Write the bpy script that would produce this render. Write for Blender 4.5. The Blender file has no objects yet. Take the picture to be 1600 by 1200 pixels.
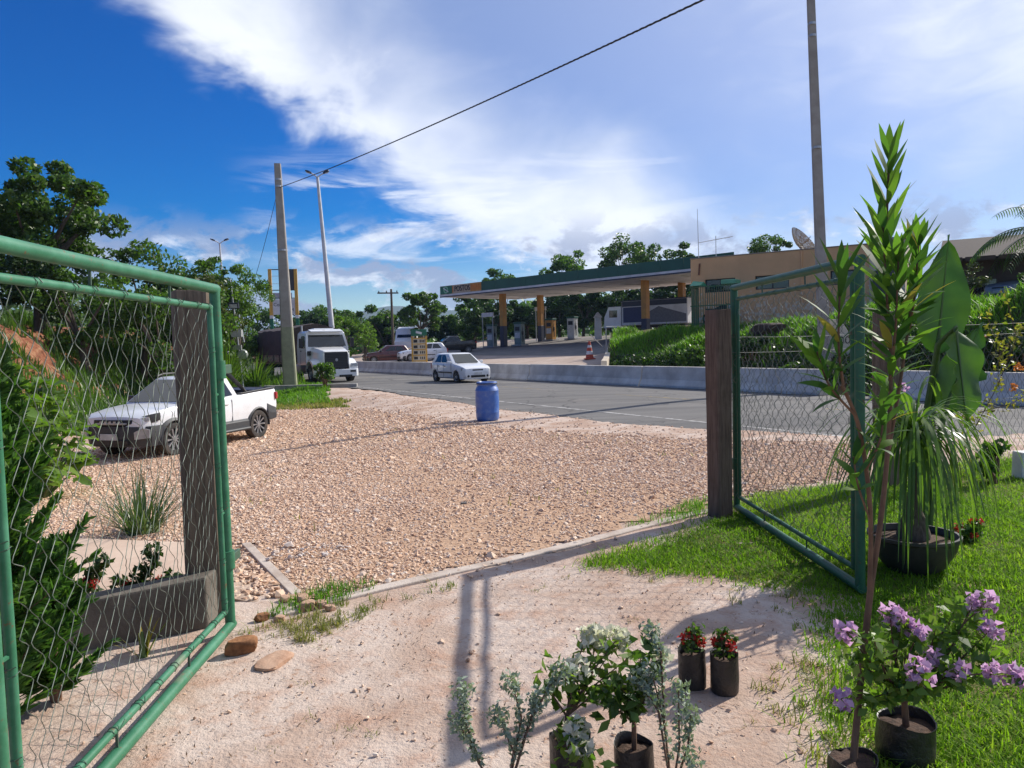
import bpy, bmesh, math, random
import numpy as np
from mathutils import Vector, Matrix
R = math.radians
random.seed(7)
S = bpy.context.scene
C = S.collection

# ---------------------------------------------------------------- camera
cam_d = bpy.data.cameras.new('camera'); cam = bpy.data.objects.new('camera', cam_d); C.objects.link(cam)
PITCH, ROLL = R(3.13), R(1.6)
fw = Vector((0, math.cos(PITCH), -math.sin(PITCH))); up0 = Vector((0, math.sin(PITCH), math.cos(PITCH))); rt0 = Vector((1, 0, 0))
rt = rt0*math.cos(ROLL) - up0*math.sin(ROLL); up = up0*math.cos(ROLL) + rt0*math.sin(ROLL)
m = Matrix((rt, up, -fw)).transposed().to_4x4(); m.translation = (0, 0, 1.6)
cam.matrix_world = m
cam_d.sensor_width = 36; cam_d.lens = 36*1170/1600; cam_d.clip_start = .05; cam_d.clip_end = 9000
S.camera = cam

# ---------------------------------------------------------------- light
SUN_AZ, SUN_EL = 54.0, 35.0          # azimuth clockwise from +Y
EXPOSURE = 0.42
w = bpy.data.worlds.new('World'); S.world = w; w.use_nodes = True
nt = w.node_tree; N = nt.nodes; Lk = nt.links
for n in list(N): N.remove(n)
def wn(t, **k):
    n = N.new(t)
    for a, b in k.items(): setattr(n, a, b)
    return n
def wm(op, a, b=None, c=None, clamp=False):
    n = N.new('ShaderNodeMath'); n.operation = op; n.use_clamp = clamp
    for i, v in enumerate((a, b, c)):
        if v is None: continue
        if isinstance(v, (int, float)): n.inputs[i].default_value = v
        else: Lk.new(v, n.inputs[i])
    return n.outputs[0]
def wsm(v, lo, hi):
    n = N.new('ShaderNodeMapRange'); n.interpolation_type = 'SMOOTHSTEP'
    Lk.new(v, n.inputs[0]); n.inputs[1].default_value = lo; n.inputs[2].default_value = hi
    return n.outputs[0]
def wnoise(vec, scale, detail=6, rough=.55, dist=0., sc=(1, 1, 1), off=(0, 0, 0)):
    mp = N.new('ShaderNodeMapping'); mp.inputs['Scale'].default_value = sc; mp.inputs['Location'].default_value = off
    Lk.new(vec, mp.inputs[0])
    n = N.new('ShaderNodeTexNoise'); n.inputs['Scale'].default_value = scale; n.inputs['Detail'].default_value = detail
    n.inputs['Roughness'].default_value = rough; n.inputs['Distortion'].default_value = dist
    Lk.new(mp.outputs[0], n.inputs['Vector']); return n.outputs[0]
def wmix(fac, a, b):
    n = N.new('ShaderNodeMix'); n.data_type = 'RGBA'
    Lk.new(fac, n.inputs[0])
    for i, v in ((6, a), (7, b)):
        if isinstance(v, tuple): n.inputs[i].default_value = (*v, 1)
        else: Lk.new(v, n.inputs[i])
    return n.outputs[2]
sky = wn('ShaderNodeTexSky', sky_type='NISHITA'); sky.sun_disc = False
sky.sun_elevation = R(SUN_EL); sky.sun_rotation = R(SUN_AZ)
sky.air_density = 1.0; sky.dust_density = .25; sky.ozone_density = 3.0; sky.altitude = 300
hs = wn('ShaderNodeHueSaturation'); hs.inputs['Hue'].default_value = .521; hs.inputs['Saturation'].default_value = 1.75; hs.inputs['Value'].default_value = .84
Lk.new(sky.outputs[0], hs.inputs['Color'])
tc = wn('ShaderNodeTexCoord'); sep = wn('ShaderNodeSeparateXYZ'); Lk.new(tc.outputs['Generated'], sep.inputs[0])
# azimuth / elevation in degrees: clouds live in this space
az = wm('MULTIPLY', wm('ARCTAN2', sep.outputs[0], sep.outputs[1]), 57.2958)
el = wm('MULTIPLY', wm('ARCSINE', sep.outputs[2]), 57.2958)
cmb = wn('ShaderNodeCombineXYZ'); Lk.new(az, cmb.inputs[0]); Lk.new(el, cmb.inputs[1]); uv = cmb.outputs[0]
# high sheet of thin cloud covering the right-hand half of the sky
n1 = wnoise(uv, .075, 5, .55, .4, (1, 1.5, 1), (3, 1, 0))
n2 = wnoise(uv, .24, 6, .58, .7, (.7, 1.8, 1), (11, 5, 0))
n3 = wnoise(uv, .040, 3, .45, .3, (1, 1.2, 1), (21, 7, 2))
edge = wm('ADD', wm('MULTIPLY', az, .62), wm('SUBTRACT', el, 5.4))
edge = wm('ADD', edge, wm('MULTIPLY', wm('SUBTRACT', n1, .5), 22))
edge = wm('ADD', edge, wm('MULTIPLY', wm('SUBTRACT', n2, .5), 5))
sheet = wsm(edge, -1.5, 4.5)
dens = wm('ADD', wm('MULTIPLY', n3, 1.0), wm('MULTIPLY', n2, .16))
body = wsm(dens, .46, .74)
# bright rim along the edge of the sheet
rim = wm('MULTIPLY', wsm(edge, -1, 2.2), wm('SUBTRACT', 1, wsm(edge, 4, 16)))
cov = wm('MULTIPLY', sheet, wm('MAXIMUM', wm('MULTIPLY_ADD', body, .46, .50), wm('MULTIPLY', rim, .80)), clamp=True)
# streaks of cirrus under the sheet
n4 = wnoise(uv, .16, 6, .6, .8, (.42, 2.6, 1), (5, 9, 1))
band = wm('MULTIPLY', wsm(el, 4.0, 7.5), wm('SUBTRACT', 1, wsm(el, 11, 15)))
band = wm('MULTIPLY', band, wm('MULTIPLY', wsm(az, -21, -12), wm('SUBTRACT', 1, wsm(az, 8, 18))))
cov2 = wm('MULTIPLY', wm('MULTIPLY', wsm(n4, .47, .64), band), .70)
# low cumulus near the horizon
n5 = wnoise(uv, .20, 7, .6, .3, (1, 1.9, 1), (2, 3, 4))
lowb = wm('MULTIPLY', wsm(el, -2, 1), wm('SUBTRACT', 1, wsm(el, 6.5, 10.5)))
low = wm('MULTIPLY', wsm(n5, .47, .58), lowb)
low_lit = wsm(wnoise(uv, .20, 7, .6, .3, (1, 1.9, 1), (1.1, 1.6, 4)), .36, .56)
CW = (8.0, 8.3, 8.9); CG = (2.9, 3.3, 4.6); CV = (3.9, 4.7, 6.4)
sdot = N.new('ShaderNodeVectorMath'); sdot.operation = 'DOT_PRODUCT'; Lk.new(tc.outputs['Generated'], sdot.inputs[0]); sdot.inputs[1].default_value = (math.sin(R(SUN_AZ))*math.cos(R(SUN_EL)), math.cos(R(SUN_AZ))*math.cos(R(SUN_EL)), math.sin(R(SUN_EL)))
bright = wm('ADD', wm('MULTIPLY', rim, .85), wm('ADD', wm('MULTIPLY', wsm(sdot.outputs['Value'], .62, .95), .75), wm('MULTIPLY', wsm(dens, .50, .74), .30)), clamp=True)
c0 = wmix(cov, hs.outputs[0], wmix(bright, CV, CW))
c1 = wmix(cov2, c0, CW)
c2 = wmix(wm('MULTIPLY', low, .8), c1, wmix(low_lit, CW, CG))
bg = wn('ShaderNodeBackground'); bg.inputs['Strength'].default_value = .10; Lk.new(c2, bg.inputs['Color'])
out = wn('ShaderNodeOutputWorld'); Lk.new(bg.outputs[0], out.inputs[0])
sun_d = bpy.data.lights.new('sun', 'SUN'); sun_d.energy = 4.6; sun_d.angle = R(.55); sun_d.color = (1, .945, .86)
sun = bpy.data.objects.new('sun', sun_d); C.objects.link(sun)
sv = Vector((math.sin(R(SUN_AZ))*math.cos(R(SUN_EL)), math.cos(R(SUN_AZ))*math.cos(R(SUN_EL)), math.sin(R(SUN_EL))))
sun.rotation_euler = sv.to_track_quat('Z', 'Y').to_euler(); sun.location = sv*50
S.view_settings.view_transform = 'Standard'; S.view_settings.look = 'None'
S.view_settings.exposure = EXPOSURE; S.view_settings.gamma = 1; S.view_settings.use_curve_mapping = False
S.render.engine = 'CYCLES'
S.cycles.max_bounces = 4; S.cycles.diffuse_bounces = 3; S.cycles.volume_bounces = 0; S.cycles.transparent_max_bounces = 8; S.cycles.transmission_bounces = 4

# ---------------------------------------------------------------- helpers
def ss(x, a=0., b=1.):
    t = np.clip((np.asarray(x, float)-a)/(b-a), 0, 1); return t*t*(3-2*t)
def npmesh(name, V, F, rnd=None):
    V = np.asarray(V, np.float32).reshape(-1, 3); F = np.asarray(F, np.int32); k = F.shape[1]
    me = bpy.data.meshes.new(name)
    me.vertices.add(len(V)); me.vertices.foreach_set('co', V.ravel())
    me.loops.add(F.size); me.loops.foreach_set('vertex_index', F.ravel())
    me.polygons.add(len(F)); me.polygons.foreach_set('loop_start', np.arange(0, F.size, k, dtype=np.int32))
    me.update(calc_edges=True)
    if rnd is not None:
        a = me.attributes.new('rnd', 'FLOAT', 'FACE'); a.data.foreach_set('value', np.asarray(rnd, np.float32))
    return me
def link(name, me, mat, parent=None, smooth=False):
    o = bpy.data.objects.new(name, me); C.objects.link(o)
    if mat is not None and len(me.materials) == 0: me.materials.append(mat)
    if parent: o.parent = parent
    if smooth:
        me.shade_smooth()
        if smooth is not True: me.set_sharp_from_angle(angle=R(smooth))
    return o
def tag(o, label=None, cat=None, group=None, kind=None):
    if label: o['label'] = label
    if cat: o['category'] = cat
    if group: o['group'] = group
    if kind: o['kind'] = kind
    return o
def thing(name, label, cat, loc=(0, 0, 0), rz=0., group=None):
    o = bpy.data.objects.new(name, None); C.objects.link(o); o.empty_display_size = .2
    o.location = loc; o.rotation_euler = (0, 0, rz)
    return tag(o, label, cat, group)
def struct(o): o['kind'] = 'structure'; return o
def copy_tree(o, parent=None):
    c = o.copy(); C.objects.link(c); c.parent = parent
    for ch in list(o.children): copy_tree(ch, c)
    return c
class MB:
    def __init__(s): s.V = []; s.F = []
    def add(s, V, F):
        b = len(s.V); s.V += [tuple(v) for v in V]; s.F += [tuple(i+b for i in f) for f in F]; return s
    def box(s, c, d, rz=0., ry=0., rx=0.):
        M = Matrix.Translation(c) @ Matrix.Rotation(rz, 4, 'Z') @ Matrix.Rotation(ry, 4, 'Y') @ Matrix.Rotation(rx, 4, 'X')
        V = [M @ Vector((x*d[0]/2, y*d[1]/2, z*d[2]/2)) for x in (-1, 1) for y in (-1, 1) for z in (-1, 1)]
        return s.add(V, [(0, 1, 3, 2), (4, 6, 7, 5), (0, 4, 5, 1), (2, 3, 7, 6), (0, 2, 6, 4), (1, 5, 7, 3)])
    def tube(s, P, rad, n=8, cap=True, flat=1.):
        P = [Vector(p) for p in P]; k = len(P)
        rr = rad if isinstance(rad, (list, tuple)) else [rad]*k
        V = []; F = []; ref = None
        for i, p in enumerate(P):
            t = (P[min(i+1, k-1)]-P[max(i-1, 0)]).normalized()
            if ref is None:
                ref = Vector((0, 0, 1)) if abs(t.z) < .9 else Vector((1, 0, 0))
            a = (ref - t*ref.dot(t)).normalized(); b = t.cross(a); ref = a
            for j in range(n):
                an = 2*math.pi*j/n; V.append(p + (a*math.cos(an) + b*math.sin(an)*flat)*rr[i])
        for i in range(k-1):
            for j in range(n):
                j2 = (j+1) % n; F.append((i*n+j, i*n+j2, (i+1)*n+j2, (i+1)*n+j))
        if cap: F += [tuple(range(n-1, -1, -1)), tuple(range((k-1)*n, k*n))]
        return s.add(V, F)
    def lathe(s, prof, c=(0, 0, 0), n=24, axis='Z', cap=False):
        V = []; F = []; k = len(prof)
        for r, z in prof:
            for j in range(n):
                a = 2*math.pi*j/n; x, y = r*math.cos(a), r*math.sin(a)
                v = (x, y, z) if axis == 'Z' else (x, z, y) if axis == 'Y' else (z, x, y)
                V.append((v[0]+c[0], v[1]+c[1], v[2]+c[2]))
        for i in range(k-1):
            for j in range(n):
                j2 = (j+1) % n; F.append((i*n+j, i*n+j2, (i+1)*n+j2, (i+1)*n+j))
        if cap: F += [tuple(range(n-1, -1, -1)), tuple(range((k-1)*n, k*n))]
        return s.add(V, F)
    def prism(s, poly, h0, h1, M=None):
        """poly (x,y) list extruded in z h0..h1, then transformed by matrix M"""
        n = len(poly); M = M or Matrix()
        V = [M @ Vector((p[0], p[1], h)) for h in (h0, h1) for p in poly]
        return s.add(V, [tuple(range(n-1, -1, -1)), tuple(range(n, 2*n))] + [(i, (i+1) % n, n+(i+1) % n, n+i) for i in range(n)])
    def rings(s, rings, cap=True, close=True):
        n = len(rings[0]); V = [v for r in rings for v in r]; F = []
        for i in range(len(rings)-1):
            for j in range(n if close else n-1):
                j2 = (j+1) % n; F.append((i*n+j, i*n+j2, (i+1)*n+j2, (i+1)*n+j))
        if cap: F += [tuple(range(n-1, -1, -1)), tuple(range(len(V)-n, len(V)))]
        return s.add(V, F)
    def quad(s, a, b, c, d): return s.add([a, b, c, d], [(0, 1, 2, 3)])
    def mesh(s, name):
        me = bpy.data.meshes.new(name); me.from_pydata(s.V, [], s.F); me.update()
        bm = bmesh.new(); bm.from_mesh(me); bmesh.ops.recalc_face_normals(bm, faces=bm.faces); bm.to_mesh(me); bm.free()
        return me
    def build(s, name, mat, parent=None, smooth=False, bevel=0., world=False):
        if world and parent is not None:
            iv = (Matrix.Translation(parent.location) @ Matrix.Rotation(parent.rotation_euler.z, 4, 'Z')).inverted()
            s.V = [tuple(iv @ Vector(v)) for v in s.V]
        o = link(name, s.mesh(name), mat, parent, smooth)
        if bevel:
            b = o.modifiers.new('b', 'BEVEL'); b.width = bevel; b.segments = 2; b.limit_method = 'ANGLE'; b.angle_limit = R(40)
        return o
def arc(c, r, a0, a1, n): return [(c[0]+r*math.cos(R(a0+(a1-a0)*i/n)), c[1]+r*math.sin(R(a0+(a1-a0)*i/n))) for i in range(n+1)]

# ---------------------------------------------------------------- materials
MATS = {}
def new_mat(name):
    mt = bpy.data.materials.new(name); mt.use_nodes = True; MATS[name] = mt
    nt = mt.node_tree; return mt, nt, nt.nodes, nt.links, nt.nodes['Principled BSDF']
def ramp(nd, lk, fac, stops):
    r = nd.new('ShaderNodeValToRGB'); e = r.color_ramp.elements
    while len(e) < len(stops): e.new(.5)
    for i, (p, c) in enumerate(stops): e[i].position = p; e[i].color = (*c, 1)
    lk.new(fac, r.inputs[0]); return r.outputs[0]
def noise(nd, lk, vec, scale, detail=5, rough=.6, dist=0.):
    n = nd.new('ShaderNodeTexNoise'); n.inputs['Scale'].default_value = scale; n.inputs['Detail'].default_value = detail
    n.inputs['Roughness'].default_value = rough; n.inputs['Distortion'].default_value = dist
    if vec is not None: lk.new(vec, n.inputs['Vector'])
    return n.outputs[0]
def mixc(nd, lk, fac, a, b, mode='MIX'):
    n = nd.new('ShaderNodeMix'); n.data_type = 'RGBA'; n.blend_type = mode
    if isinstance(fac, (int, float)): n.inputs[0].default_value = fac
    else: lk.new(fac, n.inputs[0])
    for i, v in ((6, a), (7, b)):
        if isinstance(v, tuple): n.inputs[i].default_value = (*v, 1)
        else: lk.new(v, n.inputs[i])
    return n.outputs[2]
def mapr(nd, lk, v, a, b, c=0., d=1.):
    n = nd.new('ShaderNodeMapRange'); lk.new(v, n.inputs[0])
    for i, x in enumerate((a, b, c, d)): n.inputs[i+1].default_value = x
    return n.outputs[0]
def bump(nd, lk, bs, h, strength, dist):
    b = nd.new('ShaderNodeBump'); b.inputs['Strength'].default_value = strength; b.inputs['Distance'].default_value = dist
    lk.new(h, b.inputs['Height']); lk.new(b.outputs[0], bs.inputs['Normal'])
def pos(nd): return nd.new('ShaderNodeNewGeometry').outputs['Position']
def objc(nd): return nd.new('ShaderNodeTexCoord').outputs['Object']
def plain(name, col, rough=.6, metal=0., coat=0., var=.12, vscale=6., bmp=0., bscale=40., spec=.5, col2=None, world=False, cover=(.4, .62)):
    """base colour with soft blotches of a second colour, fine relief"""
    mt, nt, nd, lk, bs = new_mat(name)
    v = pos(nd) if world else objc(nd)
    f = mapr(nd, lk, noise(nd, lk, v, vscale, 6, .65), cover[0], cover[1])
    c2 = col2 or tuple(x*(1-var*2) for x in col)
    lk.new(mixc(nd, lk, f, col, c2), bs.inputs['Base Color'])
    bs.inputs['Roughness'].default_value = rough; bs.inputs['Metallic'].default_value = metal
    bs.inputs['Specular IOR Level'].default_value = spec
    if coat: bs.inputs['Coat Weight'].default_value = coat; bs.inputs['Coat Roughness'].default_value = .05
    if bmp: bump(nd, lk, bs, noise(nd, lk, v, bscale, 5, .6), 1., bmp)
    return mt
def leafm(name, stops, trans=.35, rough=.45, spec=.4, tcol=1.6):
    mt, nt, nd, lk, bs = new_mat(name)
    a = nd.new('ShaderNodeAttribute'); a.attribute_name = 'rnd'
    k = len(stops); c = ramp(nd, lk, a.outputs['Fac'], [(i/(k-1), s) for i, s in enumerate(stops)])
    lk.new(c, bs.inputs['Base Color']); bs.inputs['Roughness'].default_value = rough; bs.inputs['Specular IOR Level'].default_value = spec
    tr = nd.new('ShaderNodeBsdfTranslucent')
    lk.new(mixc(nd, lk, 1., c, (tcol*.95, tcol*1.1, tcol*.4), 'MULTIPLY'), tr.inputs[0])
    mx = nd.new('ShaderNodeMixShader'); mx.inputs[0].default_value = trans
    lk.new(bs.outputs[0], mx.inputs[1]); lk.new(tr.outputs[0], mx.inputs[2])
    lk.new(mx.outputs[0], nd['Material Output'].inputs[0]); return mt
def glass_dark(name, col=(.012, .015, .018), rough=.06):
    mt, nt, nd, lk, bs = new_mat(name); bs.inputs['Base Color'].default_value = (*col, 1)
    bs.inputs['Roughness'].default_value = rough; bs.inputs['Specular IOR Level'].default_value = .7; return mt
# ---------------------------------------------------------------- terrain
DX, DY = -.52, .854                 # road direction (away from the viewer, to the left)
NX, NY = .854, .52                  # across the road, away from the viewer
def qt(x, y): return x*NX + y*NY, x*DX + y*DY
def near_edge(t): return 10.75 + 1.0*ss(t, 14, 34) + .10*np.sin(t*.9) + .06*np.sin(t*2.7+1)
def P_qt(q, t, z=0.): return (q*NX + t*DX, q*NY + t*DY, z)
def zg(x, y):
    x = np.asarray(x, float); y = np.asarray(y, float)
    s = -.485*x + .874*(y-5.57); q, t = qt(x, y)
    z = -.28*ss(s/10)
    z = z - .19*ss((-x-2.)/4)*ss((s-3)/6)*(1-ss(q, 8.5, 10.8))
    b = (x+9.0)*-.972 + (y-11)*-.236
    und = .35*np.sin(x*.55+1)*np.cos(y*.43) + .22*np.sin(x*1.3+y*.9)
    z = z + ss(y, 6, 10)*(1-ss(q, 9.0, 10.8))*((3.0+und)*ss(b, 0, 5.0) + .10*np.clip(b-5, 0, 40))
    z = z + 2.2*ss(q, 52, 80) + .012*np.clip(y-130, 0, 2000)
    ne = near_edge(t); z = z - .18*ss(q-ne, .10, .7)*(1-ss(q, 22, 26))
    return z
def zv(x, y): return float(zg(x, y))
def sand_mat():
    mt, nt, nd, lk, bs = new_mat('pale pink sand')
    p = pos(nd)
    big = noise(nd, lk, p, .75, 5, .6, .4); mid = noise(nd, lk, p, 3.6, 6, .68, .2); fine = noise(nd, lk, p, 42, 4, .7); grain = noise(nd, lk, p, 190, 3, .7)
    c = ramp(nd, lk, big, [(.34, (.38, .255, .19)), (.45, (.46, .34, .265)), (.56, (.57, .465, .39)), (.66, (.43, .30, .225))])
    rd = mapr(nd, lk, mid, .50, .68); c = mixc(nd, lk, mixc(nd, lk, 1., rd, (.6, .6, .6), 'MULTIPLY'), c, (.40, .215, .135))
    hw_ = noise(nd, lk, p, 9.5, 7, .75, 1.2); c = mixc(nd, lk, mapr(nd, lk, hw_, .57, .66, 0, .75), c, (.33, .185, .115))
    dk = mapr(nd, lk, fine, .58, .74); c = mixc(nd, lk, mixc(nd, lk, 1., dk, (.42, .42, .42), 'MULTIPLY'), c, (.25, .165, .12))
    wh = mapr(nd, lk, grain, .60, .74); c = mixc(nd, lk, mixc(nd, lk, 1., wh, (.5, .5, .5), 'MULTIPLY'), c, (.74, .64, .57))
    # green and dry-grass tint of open country far from the road
    sx = nd.new('ShaderNodeSeparateXYZ'); lk.new(p, sx.inputs[0])
    far = mapr(nd, lk, sx.outputs[1], 55, 75)
    c = mixc(nd, lk, far, c, (.075, .09, .035))
    # red earth on the cut bank: it is steep or high
    hi = mapr(nd, lk, sx.outputs[2], .0, .5); steep = nd.new('ShaderNodeMath'); steep.operation = 'MULTIPLY'; lk.new(hi, steep.inputs[0])
    lk.new(mapr(nd, lk, sx.outputs[0], -7.5, -8.5), steep.inputs[1])
    red = ramp(nd, lk, noise(nd, lk, p, 2.6, 8, .8, .5), [(.38, (.085, .030, .017)), (.46, (.185, .068, .037)), (.54, (.25, .115, .062)), (.64, (.30, .195, .11))])
    c = mixc(nd, lk, steep.outputs[0], c, red)
    lk.new(c, bs.inputs['Base Color']); bs.inputs['Roughness'].default_value = .95; bs.inputs['Specular IOR Level'].default_value = .15
    ad = nd.new('ShaderNodeMath'); ad.operation = 'MULTIPLY_ADD'; lk.new(mid, ad.inputs[0]); ad.inputs[1].default_value = 2.2; lk.new(fine, ad.inputs[2])
    bump(nd, lk, bs, ad.outputs[0], .75, .013)
    return mt
M_sand = sand_mat()
def geo(n0, step, r, far):
    a = list(np.arange(0, n0, step)); s = step
    while a[-1] < far: s *= r; a.append(a[-1]+s)
    return a
gx = geo(14, .22, 1.13, 3000); X1 = np.array([-v for v in gx[:0:-1]] + gx)
Y1 = np.concatenate([np.arange(-14, 0, .5), np.array(geo(24, .22, 1.10, 4500))])
GX, GY = np.meshgrid(X1, Y1); GZ = zg(GX, GY)
rg = np.random.default_rng(3)
near = (np.abs(GX) < 13) & (GY < 26) & (GY > -2)
GZ = GZ + np.where(near, rg.normal(0, .004, GX.shape), 0) + np.where((GX < -9) & (GZ > .1) & (GX > -40), rg.normal(0, .16, GX.shape), 0)
nx, ny = len(X1), len(Y1)
idx = np.arange(nx*ny).reshape(ny, nx)
F = np.stack([idx[:-1, :-1], idx[:-1, 1:], idx[1:, 1:], idx[1:, :-1]], -1).reshape(-1, 4)
struct(link('ground', npmesh('ground', np.stack([GX, GY, GZ], -1), F), M_sand, smooth=True))

def sheet_grid(q0, q1, t0, t1, nq, nt_, zf):
    qs = np.linspace(q0, q1, nq); ts = np.linspace(t0, t1, nt_); Q, T = np.meshgrid(qs, ts)
    X = Q*NX+T*DX; Y = Q*NY+T*DY; Z = zf(Q, T, X, Y)
    i = np.arange(nq*nt_).reshape(nt_, nq)
    return np.stack([X, Y, Z], -1), np.stack([i[:-1, :-1], i[:-1, 1:], i[1:, 1:], i[1:, :-1]], -1).reshape(-1, 4)
# road
def asphalt():
    mt, nt, nd, lk, bs = new_mat('worn grey asphalt'); p = pos(nd)
    mp = nd.new('ShaderNodeMapping'); mp.inputs['Rotation'].default_value = (0, 0, -math.atan2(DY, DX)); mp.inputs['Scale'].default_value = (.10, 1.0, 1); lk.new(p, mp.inputs[0])
    st = noise(nd, lk, mp.outputs[0], 1.3, 5, .6); big = noise(nd, lk, p, .5, 5, .6); fine = noise(nd, lk, p, 55, 4, .7)
    c = ramp(nd, lk, st, [(.33, (.125, .118, .112)), (.5, (.17, .162, .152)), (.68, (.215, .20, .185))])
    c = mixc(nd, lk, mapr(nd, lk, big, .55, .72, 0, .5), c, (.30, .265, .23))
    vo = nd.new('ShaderNodeTexVoronoi'); vo.feature = 'DISTANCE_TO_EDGE'; vo.inputs['Scale'].default_value = .33
    wv = nd.new('ShaderNodeVectorMath'); wv.operation = 'MULTIPLY_ADD'; nz = nd.new('ShaderNodeTexNoise'); nz.inputs['Scale'].default_value = 1.1; lk.new(p, nz.inputs['Vector']); lk.new(nz.outputs['Color'], wv.inputs[0]); wv.inputs[1].default_value = (1.6, 1.6, 0); lk.new(p, wv.inputs[2]); lk.new(wv.outputs[0], vo.inputs['Vector'])
    c = mixc(nd, lk, mapr(nd, lk, vo.outputs['Distance'], .012, .004, 0, .7), c, (.05, .048, .045))
    pt_ = noise(nd, lk, mp.outputs[0], .42, 2, .4); c = mixc(nd, lk, mapr(nd, lk, pt_, .60, .62, 0, .55), c, (.085, .083, .082))
    c = mixc(nd, lk, mapr(nd, lk, fine, .3, .8, 0, .55), c, (.08, .078, .076))
    lk.new(c, bs.inputs['Base Color']); bs.inputs['Roughness'].default_value = .85; bs.inputs['Specular IOR Level'].default_value = .25
    bump(nd, lk, bs, fine, .7, .008); return mt
M_asph = asphalt()
def zroad(Q, T, X, Y): return -.275 + .07*np.sin(np.clip((Q-11)/9, 0, 1)*math.pi)
V, F = sheet_grid(0, 1, -60, 190, 15, 330, lambda Q, T, X, Y: Q*0)
Qn = V[..., 0]; uu = np.linspace(0, 1, 15)[None, :].repeat(330, 0); TT = np.linspace(-60, 190, 330)[:, None].repeat(15, 1)
QQ = near_edge(TT)*(1-uu) + 20.6*uu; V = np.stack([QQ*NX+TT*DX, QQ*NY+TT*DY, zroad(QQ, TT, 0, 0)], -1)
struct(link('road', npmesh('road', V, F), M_asph, smooth=True))
def road_strip(name, q, w_, t0, t1, mat):
    ts = np.linspace(t0, t1, max(2, int((t1-t0)/2)+1)); v = []
    for t in ts:
        for qq in (q-w_/2, q+w_/2): v.append((*P_qt(qq, t)[:2], float(zroad(qq, t, 0, 0))+.005))
    k = len(ts); return link(name, npmesh(name, v, [(2*i, 2*i+1, 2*i+3, 2*i+2) for i in range(k-1)]), mat)
M_line = plain('worn white road paint', (.50, .48, .45), .8, col2=(.20, .19, .18), vscale=5, cover=(.42, .56), world=True)
M_yel = plain('worn yellow road paint', (.40, .27, .06), .8, col2=(.19, .17, .14), vscale=5, cover=(.36, .52), world=True)
ln = struct(road_strip('road_edge_line', 12.05, .10, -20, 90, M_line))
for k in range(9): struct(road_strip('road_centre_dash', 15.9, .10, -8+k*8, -4.5+k*8, M_yel))

# concrete barriers between road and filling station
M_conc = plain('weathered concrete', (.40, .385, .36), .9, col2=(.25, .24, .22), vscale=2.2, cover=(.38, .70), bmp=.006, bscale=30, spec=.2, world=True)
M_conc2 = plain('barrier concrete', (.72, .675, .60), .9, col2=(.44, .395, .34), vscale=1.1, cover=(.36, .72), bmp=.006, bscale=34, spec=.2, world=True)
prof = [(-.30, 0), (-.30, .09), (-.165, .30), (-.10, .80), (.10, .80), (.165, .30), (.30, .09), (.30, 0)]
SEG = 4.15
def barrier_mesh(L):
    mb = MB(); mb.rings([[(x, y, z) for y, z in prof] for x in (-L/2, L/2)]); return mb.mesh('concrete_barrier')
bme = barrier_mesh(SEG-.05); bme.materials.append(M_conc2)
t = 14.35; k = 0; TP = 14.35-.55   # the pole stands in the gap at t = TP
names_t = []
for i in range(12): names_t.append((TP+.75+SEG*(i+.5), 'left', i))
for i in range(8): names_t.append((TP-.85-SEG*(i+.5), 'right', i))
ordw = ['first', 'second', 'third', 'fourth', 'fifth', 'sixth', 'seventh', 'eighth', 'ninth', 'tenth', 'eleventh', 'twelfth']
rb = random.Random(5)
for tt, side, i in names_t:
    o = bpy.data.objects.new('concrete_barrier', bme); C.objects.link(o)
    x, y, _ = P_qt(20.12+rb.uniform(-.03, .03), tt); o.location = (x, y, -.275+rb.uniform(-.006, .012)); o.rotation_euler = (0, 0, math.atan2(DY, DX)+rb.uniform(-.008, .008))
    mdf = o.modifiers.new('b', 'BEVEL'); mdf.width = .018; mdf.segments = 2
    tag(o, f'grey concrete road barrier segment, {ordw[i]} one to the {side} of the tall right-hand utility pole', 'road barrier', 'concrete barriers along the far side of the road')

# forecourt of the filling station, rising away from the road
def zfc(q): return .08 + 1.95*np.clip((q-21)/24, 0, 1)
M_fore = plain('pale forecourt concrete', (.46, .37, .31), .9, col2=(.36, .27, .21), vscale=.7, cover=(.36, .66), bmp=.006, spec=.2, world=True)
def tmax(q): return 26.2 + 1.17*np.clip(q-20.8, 0, 9.0)
V, F = sheet_grid(20.75, 75, 0, 1, 60, 30, lambda Q, T, X, Y: zfc(Q))
QQ, UU = np.meshgrid(np.linspace(20.75, 75, 60), np.linspace(0, 1, 30)); TT = tmax(QQ)-.1+(84-tmax(QQ)+.1)*UU; V = np.stack([QQ*NX+TT*DX, QQ*NY+TT*DY, zfc(QQ)], -1)
struct(link('forecourt', npmesh('forecourt', V, F), M_fore, smooth=True))
M_fdark = plain('grey forecourt paving', (.16, .15, .14), .85, col2=(.22, .20, .185), vscale=.9, world=True, spec=.2)
V, F = sheet_grid(28.5, 46, 37.5, 66, 12, 12, lambda Q, T, X, Y: zfc(Q)+.012)
struct(link('forecourt_paving', npmesh('forecourt_paving', V, F), M_fdark, smooth=True))
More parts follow.
